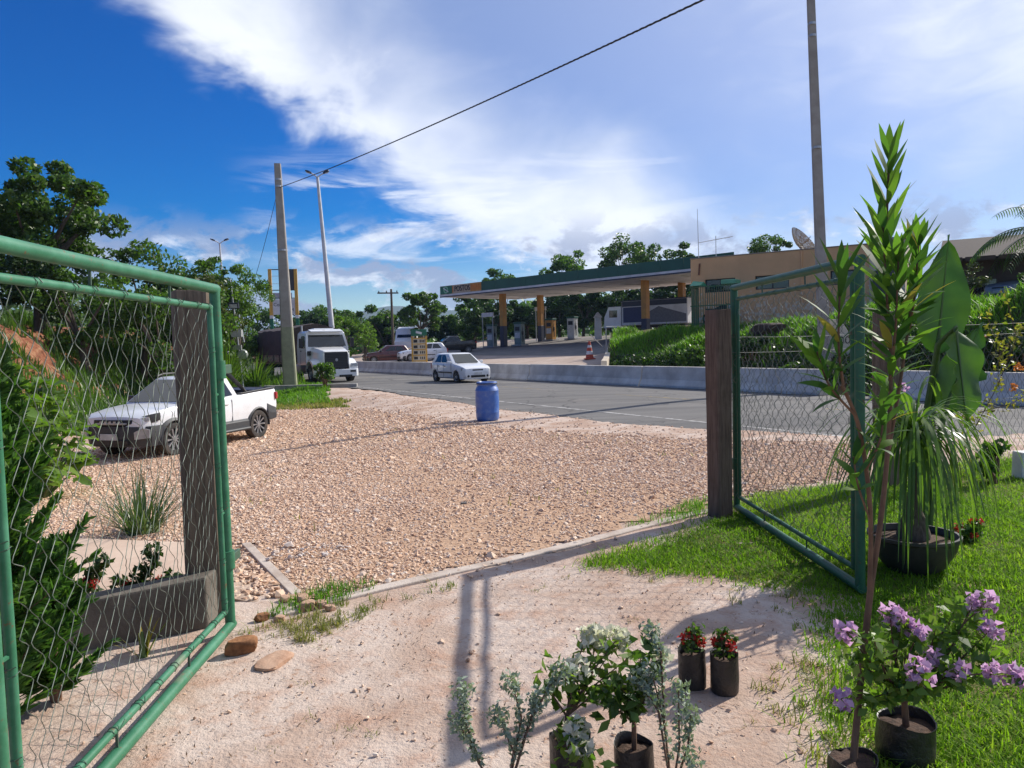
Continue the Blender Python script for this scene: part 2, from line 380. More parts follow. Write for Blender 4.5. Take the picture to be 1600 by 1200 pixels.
# low retaining wall between forecourt and grass bank
mb = MB(); wl = []
for q in np.linspace(20.75, 29.8, 9): wl.append((q, float(zfc(q))))
ring = []
for i, (q, z) in enumerate(wl):
    a = P_qt(q, float(tmax(q))); top = z+.62+.25*(i/8.)
    ring.append([(a[0]-.13, a[1]+.01, z-.6), (a[0]+.13, a[1]-.01, z-.6), (a[0]+.13, a[1]-.01, top), (a[0]-.13, a[1]+.01, top)])
mb.rings(ring)
M_wallw = plain('whitewashed render', (.60, .53, .43), .9, col2=(.44, .36, .27), vscale=1.3, bmp=.004, world=True, spec=.2)
tag(mb.build('retaining_wall', M_wallw, bevel=.015), 'pale rendered retaining wall between forecourt and grass bank', 'wall')

# grass bank behind the barriers on the right
def zbank(Q, T):
    h = 1.95 + 1.25*ss(-T, -27, -4) + .18*np.sin(T*.7+Q*.3) + .12*np.sin(T*1.9)
    return -.30 + h*ss(Q, 20.7, 25.4+.5*np.sin(T*.5)) + .10*np.sin(Q*1.7+T)*ss(Q, 20.9, 22) + .05*np.clip(Q-25, 0, 10)
V, F = sheet_grid(20.75, 70, -60, 25.75, 90, 130, lambda Q, T, X, Y: zbank(Q, T))
QQ, UU = np.meshgrid(np.linspace(20.75, 70, 90), np.linspace(0, 1, 130)); TT = -60+(tmax(QQ)+60)*UU; V = np.stack([QQ*NX+TT*DX, QQ*NY+TT*DY, zbank(QQ, TT)], -1)
V[..., 2] += rg.normal(0, .035, V.shape[:2])
M_bank = plain('bank soil and turf', (.085, .10, .03), .95, col2=(.10, .065, .04), vscale=1.1, cover=(.45, .62), bmp=.03, bscale=9, world=True, spec=.1)
struct(link('grass_bank', npmesh('grass_bank', V, F), M_bank, smooth=True))

# kerb at the gateway
M_kerb = plain('kerb concrete', (.55, .47, .40), .9, col2=(.40, .32, .26), vscale=3, bmp=.004, world=True, spec=.2)
mb = MB(); rr = []
for i in range(13):
    u = i/12; x, y = -1.47+3.3*u, 4.42+2.42*u + .03*math.sin(u*9)
    z = zv(x, y); n_ = Vector((-.592, .806))*.055
    rr.append([(x-n_.x, y-n_.y, z-.1), (x+n_.x, y+n_.y, z-.1), (x+n_.x*.9, y+n_.y*.9, z+.018), (x-n_.x*.9, y-n_.y*.9, z+.018)])
mb.rings(rr); struct(mb.build('gateway_kerb', M_kerb, bevel=.008))
# paved slab outside the left post, with a pebbled edge strip
M_slab = plain('smooth sandy concrete', (.62, .475, .36), .85, col2=(.52, .38, .285), vscale=1.6, bmp=.002, world=True, spec=.25)
mb = MB(); zz = .045
mb.add([(-1.98, 4.98, zz), (-2.62, 6.05, zz), (-4.3, 6.45, zz), (-5.6, 5.2, zz), (-2.7, 4.3, zz), (-2.0, 4.6, zz),
        (-1.98, 4.98, -.2), (-2.62, 6.05, -.2), (-4.3, 6.45, -.2), (-5.6, 5.2, -.2), (-2.7, 4.3, -.2), (-2.0, 4.6, -.2)],
       [(0, 1, 2, 3, 4, 5), *[(i, (i+1) % 6, 6+(i+1) % 6, 6+i) for i in range(6)]])
struct(mb.build('pavement_slab', M_slab, bevel=.01))
M_peb = plain('pebble strip mortar', (.48, .37, .29), .95, col2=(.33, .24, .18), vscale=14, cover=(.4, .6), bmp=.012, bscale=34, world=True, spec=.15)
mb = MB(); mb.add([(-1.97, 4.98, .03), (-2.6, 6.07, .03), (-2.26, 6.10, -.02), (-1.46, 4.80, -.02), (-1.62, 4.66, .0), (-1.97, 4.75, .03),
                   (-1.97, 4.98, -.2), (-2.6, 6.07, -.2), (-2.26, 6.10, -.2), (-1.46, 4.80, -.2), (-1.62, 4.66, -.2), (-1.97, 4.75, -.2)],
                  [(0, 1, 2, 3, 4, 5), *[(i, (i+1) % 6, 6+(i+1) % 6, 6+i) for i in range(6)]])
struct(mb.build('pebbled_edge_strip', M_peb))
mb = MB(); mb.rings([[(x-.03, y-.02, -.15), (x+.03, y+.02, -.15), (x+.03, y+.02, .014), (x-.03, y-.02, .014)] for x, y in ((-2.24, 6.12), (-1.44, 4.80))])
struct(mb.build('slab_edging', M_kerb, bevel=.006))
# stones, lying in many places
M_stone = None
def stone_mat(name, stops, scale=9):
    mt, nt, nd, lk, bs = new_mat(name)
    oi = nd.new('ShaderNodeObjectInfo')
    k = len(stops); c = ramp(nd, lk, oi.outputs['Random'], [(i/(k-1), s) for i, s in enumerate(stops)])
    nz = noise(nd, lk, objc(nd), scale, 4, .6)
    c = mixc(nd, lk, mapr(nd, lk, nz, .4, .7, 0, .35), c, (.30, .17, .10))
    lk.new(c, bs.inputs['Base Color']); bs.inputs['Roughness'].default_value = .9; bs.inputs['Specular IOR Level'].default_value = .2
    return mt
M_gravel = stone_mat('crushed tan gravel', [(.57, .365, .245), (.70, .49, .345), (.78, .60, .45), (.64, .43, .295), (.83, .71, .59), (.47, .285, .185), (.74, .535, .385), (.42, .26, .175)])
M_gsheet = plain('gravel bed earth', (.55, .375, .255), .95, col2=(.40, .25, .16), vscale=18, cover=(.38, .62), bmp=.02, bscale=30, world=True, spec=.1)
GPOLY = [(-1.42, 4.72), (.2, 5.75), (1.76, 6.98), (2.55, 7.7), (3.9, 8.7), (5.1, 10.9), (4.6, 11.6), (3.2, 12.3), (1.5, 14.3), (-.2, 16.4), (-2.4, 19.3), (-4.6, 23.5), (-6.3, 26.0), (-8.3, 26.4), (-9.7, 21), (-8.9, 14), (-7.4, 9.2), (-4.4, 6.75), (-2.24, 6.25)]
def inpoly(x, y, P):
    r = np.zeros(np.shape(x), bool); n = len(P)
    for i in range(n):
        (x0, y0), (x1, y1) = P[i], P[(i+1) % n]
        c = (y0 > y) != (y1 > y); xi = (x1-x0)*(y-y0)/((y1-y0) if y1 != y0 else 1e-9)+x0
        r ^= c & (x < xi)
    return r
def wob(x, y): return .5*np.sin(x*1.7+y*.6) + .35*np.sin(y*2.3-x*1.1) + .25*np.sin(x*4.1+y*3.3) + .2*np.sin(x*7.7-y*5.1)
# bed sheet under the stones
xs = np.arange(-10.5, 6, .3); ys = np.arange(4.4, 27, .3); A, B = np.meshgrid(xs, ys)
ins = inpoly(A[:-1, :-1]+.15, B[:-1, :-1]+.15, GPOLY)
idx = np.arange(A.size).reshape(A.shape); F = np.stack([idx[:-1, :-1], idx[:-1, 1:], idx[1:, 1:], idx[1:, :-1]], -1)[ins]
struct(link('gravel_lot', npmesh('gravel_lot', np.stack([A, B, zg(A, B)+.010], -1), F), M_gsheet, smooth=True))
def scatter_stones(name, pts, scl, mat, kind='stuff', flat=.62, sub=1):
    """one object: points carrying instanced crushed stones"""
    me = bpy.data.meshes.new(name); me.vertices.add(len(pts)); me.vertices.foreach_set('co', np.asarray(pts, np.float32).ravel())
    a = me.attributes.new('sc', 'FLOAT', 'POINT'); a.data.foreach_set('value', np.asarray(scl, np.float32))
    o = link(name, me, mat)
    ng = bpy.data.node_groups.new(name, 'GeometryNodeTree'); nd, lk = ng.nodes, ng.links
    ng.interface.new_socket('Geometry', in_out='INPUT', socket_type='NodeSocketGeometry'); ng.interface.new_socket('Geometry', in_out='OUTPUT', socket_type='NodeSocketGeometry')
    gi, go = nd.new('NodeGroupInput'), nd.new('NodeGroupOutput')
    jn = nd.new('GeometryNodeJoinGeometry')
    for v in range(4):
        ic = nd.new('GeometryNodeMeshIcoSphere'); ic.inputs['Radius'].default_value = .5; ic.inputs['Subdivisions'].default_value = sub
        sp = nd.new('GeometryNodeSetPosition'); rvn = nd.new('FunctionNodeRandomValue'); rvn.data_type = 'FLOAT_VECTOR'
        rvn.inputs[0].default_value = (-.17, -.17, -.17); rvn.inputs[1].default_value = (.17, .17, .17); rvn.inputs['Seed'].default_value = v*13+5
        lk.new(ic.outputs[0], sp.inputs['Geometry']); lk.new(rvn.outputs[0], sp.inputs['Offset'])
        sm = nd.new('GeometryNodeSetMaterial'); sm.inputs['Material'].default_value = mat; lk.new(sp.outputs[0], sm.inputs[0])
        gti = nd.new('GeometryNodeGeometryToInstance'); lk.new(sm.outputs[0], gti.inputs[0]); lk.new(gti.outputs[0], jn.inputs[0])
    ip = nd.new('GeometryNodeInstanceOnPoints'); lk.new(gi.outputs[0], ip.inputs['Points']); lk.new(jn.outputs[0], ip.inputs['Instance'])
    ip.inputs['Pick Instance'].default_value = True
    rr_ = nd.new('FunctionNodeRandomValue'); rr_.data_type = 'FLOAT_VECTOR'; rr_.inputs[0].default_value = (-.45, -.45, 0); rr_.inputs[1].default_value = (.45, .45, 6.28)
    lk.new(rr_.outputs[0], ip.inputs['Rotation'])
    rs = nd.new('FunctionNodeRandomValue'); rs.data_type = 'FLOAT_VECTOR'; rs.inputs[0].default_value = (.7, .7, flat*.7); rs.inputs[1].default_value = (1.35, 1.1, flat*1.25); rs.inputs['Seed'].default_value = 9
    na = nd.new('GeometryNodeInputNamedAttribute'); na.data_type = 'FLOAT'; na.inputs[0].default_value = 'sc'
    mu = nd.new('ShaderNodeVectorMath'); mu.operation = 'SCALE'; lk.new(rs.outputs[0], mu.inputs[0]); lk.new(na.outputs[0], mu.inputs['Scale'])
    lk.new(mu.outputs[0], ip.inputs['Scale']); lk.new(ip.outputs[0], go.inputs[0])
    md = o.modifiers.new('scatter', 'NODES'); md.node_group = ng
    return o
def sample_poly(P, bands, rng, edge_noise=.25, soft=0.):
    xs = [p[0] for p in P]; ys = [p[1] for p in P]; out = []; sc = []
    for y0, y1, dens, s in bands:
        a = max(min(ys), y0); b = min(max(ys), y1)
        if b <= a: continue
        n = int(dens*(max(xs)-min(xs)+1)*(b-a)); x = rng.uniform(min(xs)-.5, max(xs)+.5, n); y = rng.uniform(a, b, n)
        k = inpoly(x+edge_noise*wob(x, y)*.6+rng.normal(0, 1, n)*soft*np.clip(y/10, .3, 2), y+edge_noise*wob(y+3, x)+rng.normal(0, 1, n)*soft*np.clip(y/10, .2, 2), P)
        x, y = x[k], y[k]; out.append(np.stack([x, y], 1)); sc.append(s*rng.lognormal(-.04, .40, len(x)))
    return np.concatenate(out), np.concatenate(sc)
rg2 = np.random.default_rng(11)
pt, sc = sample_poly(GPOLY, [(4, 7, 3000, .0190), (7, 10, 2200, .0225), (10, 15, 1150, .030), (15, 27, 480, .042)], rg2, .25, .16)
def track(x, y):
    c_ = .35-1.5*ss(y, 6, 13)+1.9*ss(y, 12, 21); c2_ = .9-6.8*ss(y, 6.5, 17); d_ = np.minimum(np.minimum(np.abs(x-c_-.72), np.abs(x-c_+.72)), np.minimum(np.abs(x-c2_-.75), np.abs(x-c2_+.75)))
    return ss(d_+.06*wob(x*2, y*2), .10, .38)
kp = ~inpoly(pt[:, 0], pt[:, 1], [(-1.36, 4.72), (-2.20, 6.16), (-2.7, 6.2), (-4.4, 6.55), (-5.8, 5.2), (-1.9, 4.5)]); pt, sc = pt[kp], sc[kp]
kp = rg2.uniform(size=len(pt)) < (.50+.50*track(pt[:, 0], pt[:, 1]))*np.clip(.72+.5*wob(pt[:, 0]*.8+1, pt[:, 1]*.8), .45, 1); pt, sc = pt[kp], sc[kp]
tag(scatter_stones('gravel', np.column_stack([pt, zg(pt[:, 0], pt[:, 1])+.012]), sc, M_gravel), 'tan crushed gravel covering the open lot', 'gravel', kind='stuff')
# stray stones over the yard, shoulder and slab edge
SH = [(-2.5, 19.6), (-.2, 16.7), (3.2, 12.5), (5.0, 11.4), (5.6, 11.9), (3.8, 15.2), (1, 20.5), (-2.5, 26.5), (-6, 31), (-7, 29), (-5, 24.5)]
p2, s2 = sample_poly(SH, [(10, 32, 26, .035)], rg2)
YD = [(-1.6, 4.3), (1.6, 6.6), (1.6, 2.0), (-2.0, 2.0)]
p3, s3 = sample_poly(YD, [(1.9, 7, 190, .0085)], rg2)
p3b, s3b = sample_poly(YD, [(1.9, 7, 7, .020)], rg2)
p4, s4 = sample_poly([(-2.0, 4.72), (-2.55, 6.0), (-2.28, 6.05), (-1.5, 4.80), (-1.64, 4.70)], [(4.5, 6.2, 900, .030)], rg2, .02)
pp = np.concatenate([p2, p3, p3b]); s_ = np.concatenate([s2, s3, s3b])
tag(scatter_stones('loose_pebbles', np.column_stack([pp, zg(pp[:, 0], pp[:, 1])+.004]), s_, M_gravel), 'small pebbles strewn over the sandy yard and road shoulder', 'pebbles', kind='stuff')
tag(scatter_stones('embedded_pebbles', np.column_stack([p4, np.full(len(p4), .012)]), s4, M_gravel), 'pebbles set in the edge strip beside the slab', 'pebbles', kind='stuff')
M_white = stone_mat('white crushed stone', [(.68, .60, .54), (.58, .47, .39), (.76, .71, .66)])
p5, s5 = sample_poly([(-1.85, 5.55), (-1.9, 6.0), (-1.3, 6.15), (-1.15, 5.85), (-1.5, 5.5)], [(5, 7, 420, .024)], rg2)
tag(scatter_stones('white_stone_patch', np.column_stack([p5, zg(p5[:, 0], p5[:, 1])+.03]), s5, M_white), 'small patch of white stones on the gravel beside the slab', 'stones', kind='stuff')
# ---------------------------------------------------------------- gates, fence posts, poles
def painted(name, base, pale, rust):
    mt, nt, nd, lk, bs = new_mat(name); v = objc(nd)
    f = noise(nd, lk, v, 5, 6, .7); g = noise(nd, lk, v, 28, 6, .75); h = noise(nd, lk, v, 2.2, 4, .6)
    c = mixc(nd, lk, mapr(nd, lk, f, .42, .68, 0, .8), base, pale)
    c = mixc(nd, lk, mapr(nd, lk, g, .60, .66), c, rust)
    c = mixc(nd, lk, mapr(nd, lk, h, .62, .74, 0, .7), c, (.30, .25, .18))
    lk.new(c, bs.inputs['Base Color']); bs.inputs['Roughness'].default_value = .48; bs.inputs['Specular IOR Level'].default_value = .4
    bump(nd, lk, bs, g, .6, .0012); return mt
M_gl = painted('faded green gate paint', (.030, .145, .072), (.075, .25, .15), (.15, .08, .04))
M_gr = painted('dark green gate paint', (.016, .085, .045), (.028, .13, .075), (.10, .06, .03))
M_wire = plain('galvanised wire', (.20, .23, .19), .6, metal=.1, col2=(.10, .125, .10), vscale=8, spec=.3)
M_wire_r = plain('dull galvanised wire', (.17, .18, .16), .65, col2=(.09, .095, .085), vscale=8, spec=.25)
M_tie = plain('dark binding wire', (.05, .10, .065), .6)
def chainlink(mb, L, H0, H1, p, per, rad, rng, topfree=None, jit=.010, sides=4, bow=.03):
    """zigzag wires in the local X-Z plane, hooked into one another"""
    n = int(L/p); nz = int((H1-H0)/(per/2))
    ph = rng.uniform(0, 9)
    def warp(x, z):
        return (x + .012*math.sin(z*7+x*5+ph), bow*math.sin(x*2.1+ph)*math.sin((z-H0)/(H1-H0)*3.14) + .006*math.sin(x*19+z*13), z + .014*math.sin(x*6.3+ph) + .01*math.sin(x*17+z*4))
    for i in range(n):
        pts = []
        for j in range(nz+1):
            x = (i + ((j+i) % 2)*1.0)*p + (L-n*p)/2; z = H1 - j*(per/2)
            if topfree and z > topfree: continue
            x += rng.uniform(-jit, jit)*.5; z += rng.uniform(-jit, jit)
            wx, wy, wz = warp(x, z); off = .004*(1 if (j+i) % 2 else -1)
            if pts:
                a_ = pts[-1]; pts.append((a_[0]+(wx-a_[0])*.16, a_[1], a_[2]+(wz-a_[2])*.24)); pts.append((a_[0]+(wx-a_[0])*.84, wy+off, a_[2]+(wz-a_[2])*.76))
            pts.append((wx, wy+off, wz))
        if len(pts) > 1: mb.tube(pts, rad, sides, cap=False)
def gate(name, label, hinge, angle, L, H, mat, wm_, p, per, wr, seed, ro=.033, ri=.018, zb=.05, tilt=0.):
    rng = random.Random(seed)
    g_ = thing(name, label, 'gate', hinge, angle); g_.rotation_euler = (tilt, 0, angle)
    def rail(a, b, r, nm):
        k = 7; pts = [Vector(a).lerp(Vector(b), i/(k-1)) + Vector((0, rng.uniform(-.0015, .0015), rng.uniform(-.0015, .0015))) for i in range(k)]
        return MB().tube(pts, r, 14).build(nm, mat, g_, smooth=50)
    rail((0, 0, zb), (0, 0, H), ro, 'frame_stile'); rail((L, 0, zb), (L, 0, H), ro, 'frame_stile')
    rail((-ro*.9, 0, H-.002), (L+ro*.9, 0, H-.002), ro*.99, 'frame_rail'); rail((-ro*.9, 0, zb+.002), (L+ro*.9, 0, zb+.002), ro*.99, 'frame_rail')
    a, b = .085, L-.085; z0, z1 = zb+.105, H-.105
    rail((a, 0, z0), (a, 0, z1), ri, 'inner_stile'); rail((b, 0, z0), (b, 0, z1), ri, 'inner_stile')
    rail((a-.01, 0, z1), (b+.01, 0, z1), ri*.99, 'inner_rail'); rail((a-.01, 0, z0), (b+.01, 0, z0), ri*.99, 'inner_rail')
    for x in (L*.30, L*.66):                                    # short spacers between the frames
        MB().tube([(x, 0, H-.03), (x+.004, 0, z1)], .006, 6).build('spacer', M_tie, g_); MB().tube([(x, 0, zb+.03), (x, 0, z0)], .006, 6).build('spacer', M_tie, g_)
    for z in (H*.36, H*.70):
        MB().tube([(.02, 0, z), (a, 0, z)], .008, 6).build('spacer', mat, g_); MB().tube([(b, 0, z), (L-.02, 0, z)], .008, 6).build('spacer', mat, g_)
    mb = MB(); chainlink(mb, b-a-.02, z0+.01, z1-.01, p, per, wr, rng, bow=.02)
    mb.V = [(x+a+.01, y, z) for x, y, z in mb.V]
    tag(mb.build('chain_link_mesh', wm_, g_, smooth=60), kind='stuff')
    mb = MB()                                                   # binding wire wound round the inner frame
    for zr in (z1, z0):
        x = a+.04
        while x < b-.04:
            r = ri+.004
            mb.tube([(x+.045*u-.02, r*math.cos(u*6.28*1.5), zr+r*math.sin(u*6.28*1.5)) for u in np.linspace(0, 1, 10)], .0018, 4, cap=False)
            if rng.random() < .4: mb.tube([(x-.02, r, zr), (x-.03+rng.uniform(-.03, .03), r+.01, zr+rng.uniform(.01, .04))], .0018, 4)
            x += rng.uniform(.11, .26)
    for xr in (a, b):
        z = z0+.05
        while z < z1-.05:
            r = ri+.004
            mb.tube([(xr+r*math.cos(u*6.28*1.2), r*math.sin(u*6.28*1.2), z+.03*u) for u in np.linspace(0, 1, 8)], .0017, 4, cap=False); z += rng.uniform(.12, .4)
    tag(mb.build('binding_wire', M_tie, g_), kind='stuff')
    for z in (H*.22, H*.77):                                    # hinges
        MB().lathe([(ro+.012, z-.05), (ro+.012, z+.05)], (0, 0, 0), 14, cap=True).build('hinge', mat, g_, smooth=40)
        MB().box((-.075, .02, z), (.13, .02, .05)).build('hinge_strap', M_tie, g_, bevel=.003)
    return g_
la = math.atan2(2.13-4.16, -1.535+1.63); ra = math.atan2(4.5-6.76, 2.09-2.02)
gate('chain_link_gate', 'faded light green chain-link gate standing open at the left, nearest the camera', (-1.63, 4.16, 0), la, 2.03, 1.945, M_gl, M_wire, .060, .120, .0015, 3, ro=.028, ri=.0165)
gate('chain_link_gate', 'dark green chain-link gate standing open at the right over the lawn', (2.02, 6.76, 0), ra, 2.27, 2.04, M_gr, M_wire_r, .062, .125, .0018, 8, ro=.030, ri=.0165)
def wood(name, c1, c2, c3):
    mt, nt, nd, lk, bs = new_mat(name); v = objc(nd)
    mp = nd.new('ShaderNodeMapping'); mp.inputs['Scale'].default_value = (1, 1, .07); lk.new(v, mp.inputs[0])
    g = noise(nd, lk, mp.outputs[0], 55, 6, .7, .3); b = noise(nd, lk, v, 3.2, 5, .6)
    c = ramp(nd, lk, g, [(.3, c1), (.5, c2), (.7, c3)]); c = mixc(nd, lk, mapr(nd, lk, b, .5, .7, 0, .6), c, tuple(x*.55 for x in c2))
    lk.new(c, bs.inputs['Base Color']); bs.inputs['Roughness'].default_value = .9; bs.inputs['Specular IOR Level'].default_value = .15
    bump(nd, lk, bs, g, .9, .004); return mt
M_wd = wood('grey weathered wood', (.085, .066, .05), (.16, .125, .095), (.235, .185, .135))
M_wr = wood('red-brown weathered wood', (.085, .058, .045), (.15, .105, .08), (.215, .155, .12))
def post(name, label, loc, w_, h, mat, rz, seed, lean=(0, 0), cat='post'):
    rng = random.Random(seed); mb = MB(); rings = []
    k = 12
    for i in range(k+1):
        u = i/k; z = -.3 + (h+.3)*u; s = w_/2*(1+.03*math.sin(u*7+seed)+rng.uniform(-.015, .015)); c_ = s*.82
        ox, oy = lean[0]*u, lean[1]*u
        rings.append([(ox+x, oy+y, z) for x, y in ((c_, -s), (s, -c_), (s, c_), (c_, s), (-c_, s), (-s, c_), (-s, -c_), (-c_, -s))])
    top = [(x*.96+rng.uniform(-.004, .004), y*.96, h+.012+rng.uniform(-.006, .006)) for x, y, z in rings[-1]]
    mb.rings(rings+[top]); o = mb.build(name, mat, None, smooth=35); o.location = loc; o.rotation_euler = (0, 0, rz)
    return tag(o, label, cat)
post('fence_post', 'thick grey wooden gatepost behind the left green gate', (-1.90, 4.47, 0), .19, 1.95, M_wd, R(29), 1)
post('fence_post', 'red-brown wooden gatepost at the hinge of the right gate', (1.83, 6.62, 0), .17, 1.83, M_wr, R(28), 2)
post('fence_post', 'dark wooden fence post behind the oleander, right of the right gate', (3.87, 7.73, 0), .20, 1.80, M_wd, R(29), 3)
# low concrete footing wall left of the left post
mb = MB(); mb.rings([[(x, y-.07, -.2), (x, y+.13, -.2), (x, y+.13, zt), (x, y-.07, zt)] for x, y, zt in ((-1.80, 4.33, .30), (-2.4, 4.02, .265), (-3.6, 3.42, .25), (-5.2, 2.65, .25))])
M_foot = plain('stained grey concrete', (.17, .15, .125), .92, col2=(.105, .09, .075), vscale=3.5, bmp=.006, bscale=24, world=True, spec=.15)
tag(mb.build('footing_wall', M_foot, bevel=.012), 'low grey concrete footing wall running left from the left gatepost', 'wall')
# wire fence right of the right gate
rf = thing('wire_fence', 'rusty chain-link fence stretched beyond the potted plants at the far right', 'fence', (3.87, 7.73, 0), math.atan2(.485, .874))
mb = MB(); chainlink(mb, 6.0, .05, 1.55, .075, .15, .0022, random.Random(4), bow=.05)
tag(mb.build('chain_link_mesh', M_wire_r, rf, smooth=60), kind='stuff')
for z in (1.56, 1.68, .8): MB().tube([(i*.5, .01*math.sin(i), z-.02*math.sin(i*.52)) for i in range(13)], .0025, 5).build('strand_wire', M_wire_r, rf)
lf = thing('wire_fence', 'short run of chain-link fence between right gatepost and next fence post', 'fence', (1.83, 6.62, 0), math.atan2(.485, .874))
mb = MB(); chainlink(mb, 2.15, .05, 1.42, .075, .15, .0020, random.Random(6), bow=.03); mb.V = [(x+.09, y, z) for x, y, z in mb.V]
tag(mb.build('chain_link_mesh', M_wire_r, lf, smooth=60), kind='stuff')
for z in (1.46, 1.60): MB().tube([(.09+i*.36, .0, z-.015*math.sin(i*.52)) for i in range(7)], .0025, 5).build('strand_wire', M_wire_r, lf)
# white marker post at the right edge
mb = MB(); mb.rings([[(-.09, -.09, -.2), (.09, -.09, -.2), (.09, .09, -.2), (-.09, .09, -.2)], [(-.08, -.08, .34), (.08, -.08, .34), (.08, .08, .34), (-.08, .08, .34)]])
o = tag(mb.build('marker_post', plain('white limewash', (.72, .70, .66), .8, bmp=.002, vscale=4), bevel=.01), 'short white square post by the lawn at the right picture edge', 'post'); o.location = (5.46, 7.95, -.05)
# utility poles
M_pole = plain('pole concrete', (.37, .34, .30), .9, col2=(.29, .26, .225), vscale=1.4, bmp=.004, bscale=14, spec=.2)
M_poleg = plain('lime-green stained concrete', (.30, .31, .21), .9, col2=(.24, .245, .17), vscale=3, spec=.2)
M_steel = plain('galvanised steel', (.45, .46, .47), .45, metal=.6, col2=(.33, .34, .35), vscale=2)
def upole(label, base, h, w0, w1, rz, lean, painted_h=0.):
    g_ = thing('utility_pole', label, 'utility pole', base, rz)
    def sec(u): s = w0+(w1-w0)*u; return [(lean[0]*u+x*s/2, lean[1]*u+y*s*.36, u*h) for x, y in ((-1, -.8), (-.8, -1), (.8, -1), (1, -.8), (1, .8), (.8, 1), (-.8, 1), (-1, .8))]
    us = np.linspace(0, 1, 9); mb = MB(); r0 = [(x, y, -.5) for x, y, z in sec(0)]
    u0 = painted_h/h
    if painted_h: MB().rings([r0, sec(0), sec(u0)]).build('painted_base', M_poleg, g_, smooth=35); mb.rings([sec(u) for u in np.linspace(u0, 1, 9)])
    else: mb.rings([r0]+[sec(u) for u in us])
    mb.build('shaft', M_pole, g_, smooth=35)
    for z in (h*.90, h*.93, h*.62): u = z/h; MB().lathe([((w0+(w1-w0)*u)*.56, z-.04), ((w0+(w1-w0)*u)*.56, z+.04)], (lean[0]*u, lean[1]*u, 0), 12, cap=True).build('steel_band', M_steel, g_)
    return g_
upole('leaning square concrete utility pole with greenish base in front of the truck', (-11.05, 37.3, -.4), 11.1, .66, .30, R(8), (-.15, 0), 3.1)
rp = upole('tall concrete utility pole rising out of frame, standing in the barrier gap', (10.75, 25.6, -.3), 13.2, .38, .24, R(-10), (-.42, 0))
M_cable = plain('black cable', (.02, .02, .02), .6)
def cable(label, a, b, sag, r, name='overhead_cable', twist=0.):
    mb = MB(); a, b = Vector(a), Vector(b); k = 60; pts = []
    for i in range(k+1):
        u = i/k; p = a.lerp(b, u); p.z -= sag*4*u*(1-u); pts.append(p)
    mb.tube(pts, r, 6)
    if twist:
        for ph in (0, 2.1, 4.2):
            L = (b-a).length; kk = int(L/.12); q = []
            for i in range(kk+1):
                u = i/kk; p = a.lerp(b, u); p.z -= sag*4*u*(1-u); an = u*L/twist*6.28+ph
                side = Vector((-(b-a).y, (b-a).x, 0)).normalized(); q.append(p + side*r*1.4*math.cos(an) + Vector((0, 0, r*1.4*math.sin(an))))
            mb.tube(q, r*.9, 5)
    return tag(mb.build(name, M_cable, smooth=60), label, 'cable')
cable('twisted black overhead cable sagging from the left utility pole up to the top right', (-11.17, 37.3, 9.55), (7.16, 4.5, 6.2), .25, .009, twist=.55)
cable('thin grey guy wire dropping left from the left utility pole', (-11.2, 37.3, 9.6), (-15.3, 44, 4.5), .25, .012)
# street lamps
M_lampd = plain('dark lamp housing', (.03, .035, .05), .4)
M_lens = plain('lamp lens', (.6, .62, .65), .3)
M_wht = plain('white painted steel', (.62, .63, .64), .5, col2=(.48, .49, .5), vscale=1.5)
def street_lamp(label, base, h, r0, r1, arm, rz, lean=0.):
    g_ = thing('street_lamp', label, 'street lamp', base, rz)
    MB().tube([(lean*u, 0, h*u) for u in np.linspace(0, 1, 7)], [r0+(r1-r0)*u for u in np.linspace(0, 1, 7)], 12).build('pole', M_wht, g_, smooth=50)
    for s_ in (-1, 1):
        MB().tube([(lean, 0, h-.05), (lean+s_*.25, 0, h+.14), (lean+s_*arm*.55, 0, h+.24)], .045, 8).build('arm', M_wht, g_, smooth=50)
        hd = MB(); hd.rings([[(lean+s_*x, -w_, z), (lean+s_*x, w_, z), (lean+s_*x, w_*.8, z+t_), (lean+s_*x, -w_*.8, z+t_)] for x, w_, z, t_ in ((arm*.5, .08, h+.19, .12), (arm*.7, .17, h+.25, .15), (arm, .16, h+.36, .10), (arm*1.05, .1, h+.38, .05))])
        ho = hd.build('lamp_head', M_lampd, g_, bevel=.01)
        MB().box((lean+s_*arm*.82, 0, h+.27), (arm*.3, .22, .02), ry=-s_*.3).build('lens', M_lens, ho)
    return g_
street_lamp('tall white double-headed street lamp rising behind the truck', (-12.9, 55, -.2), 14.2, .22, .10, .80, R(8), -.75)
street_lamp('distant double-headed street lamp above the trees left of the utility pole', (-28.3, 75, 0), 12.3, .14, .08, .85, R(4), -.3)
# slim pole with flood light and meter box
g_ = thing('service_pole', 'slim galvanised pole with flood light and round meter beside tall grass', 'pole', (-12.75, 35.5, -.3))
MB().tube([(0, 0, 0), (-.18, 0, 2.6), (-.40, 0, 5.3)], [.05, .045, .05], 10).build('pole', M_steel, g_, smooth=50)
MB().tube([(.12, .03, 2.3), (-.06, .03, 3.6)], .04, 8).build('pipe', M_steel, g_, smooth=50)
fl = MB().box((-.22, -.12, 4.02), (.46, .16, .27), rx=.3).build('flood_light', M_lampd, g_, bevel=.015)
MB().box((-.22, -.205, 3.995), (.36, .02, .18), rx=.3).build('lens', M_lens, fl)
MB().box((-.16, -.1, 2.72), (.50, .14, .35)).build('junction_box', plain('grey box', (.5, .5, .48), .5), g_, bevel=.01)
MB().box((-.14, -.09, 2.05), (.36, .10, .22)).build('bracket', M_steel, g_, bevel=.01)
MB().lathe([(.02, -.08), (.20, -.07), (.23, -.02), (.23, .1), (.1, .14)], (.06, -.06, 1.72), 18, 'Y').build('meter', plain('meter grey', (.33, .36, .33), .35), g_, smooth=40)
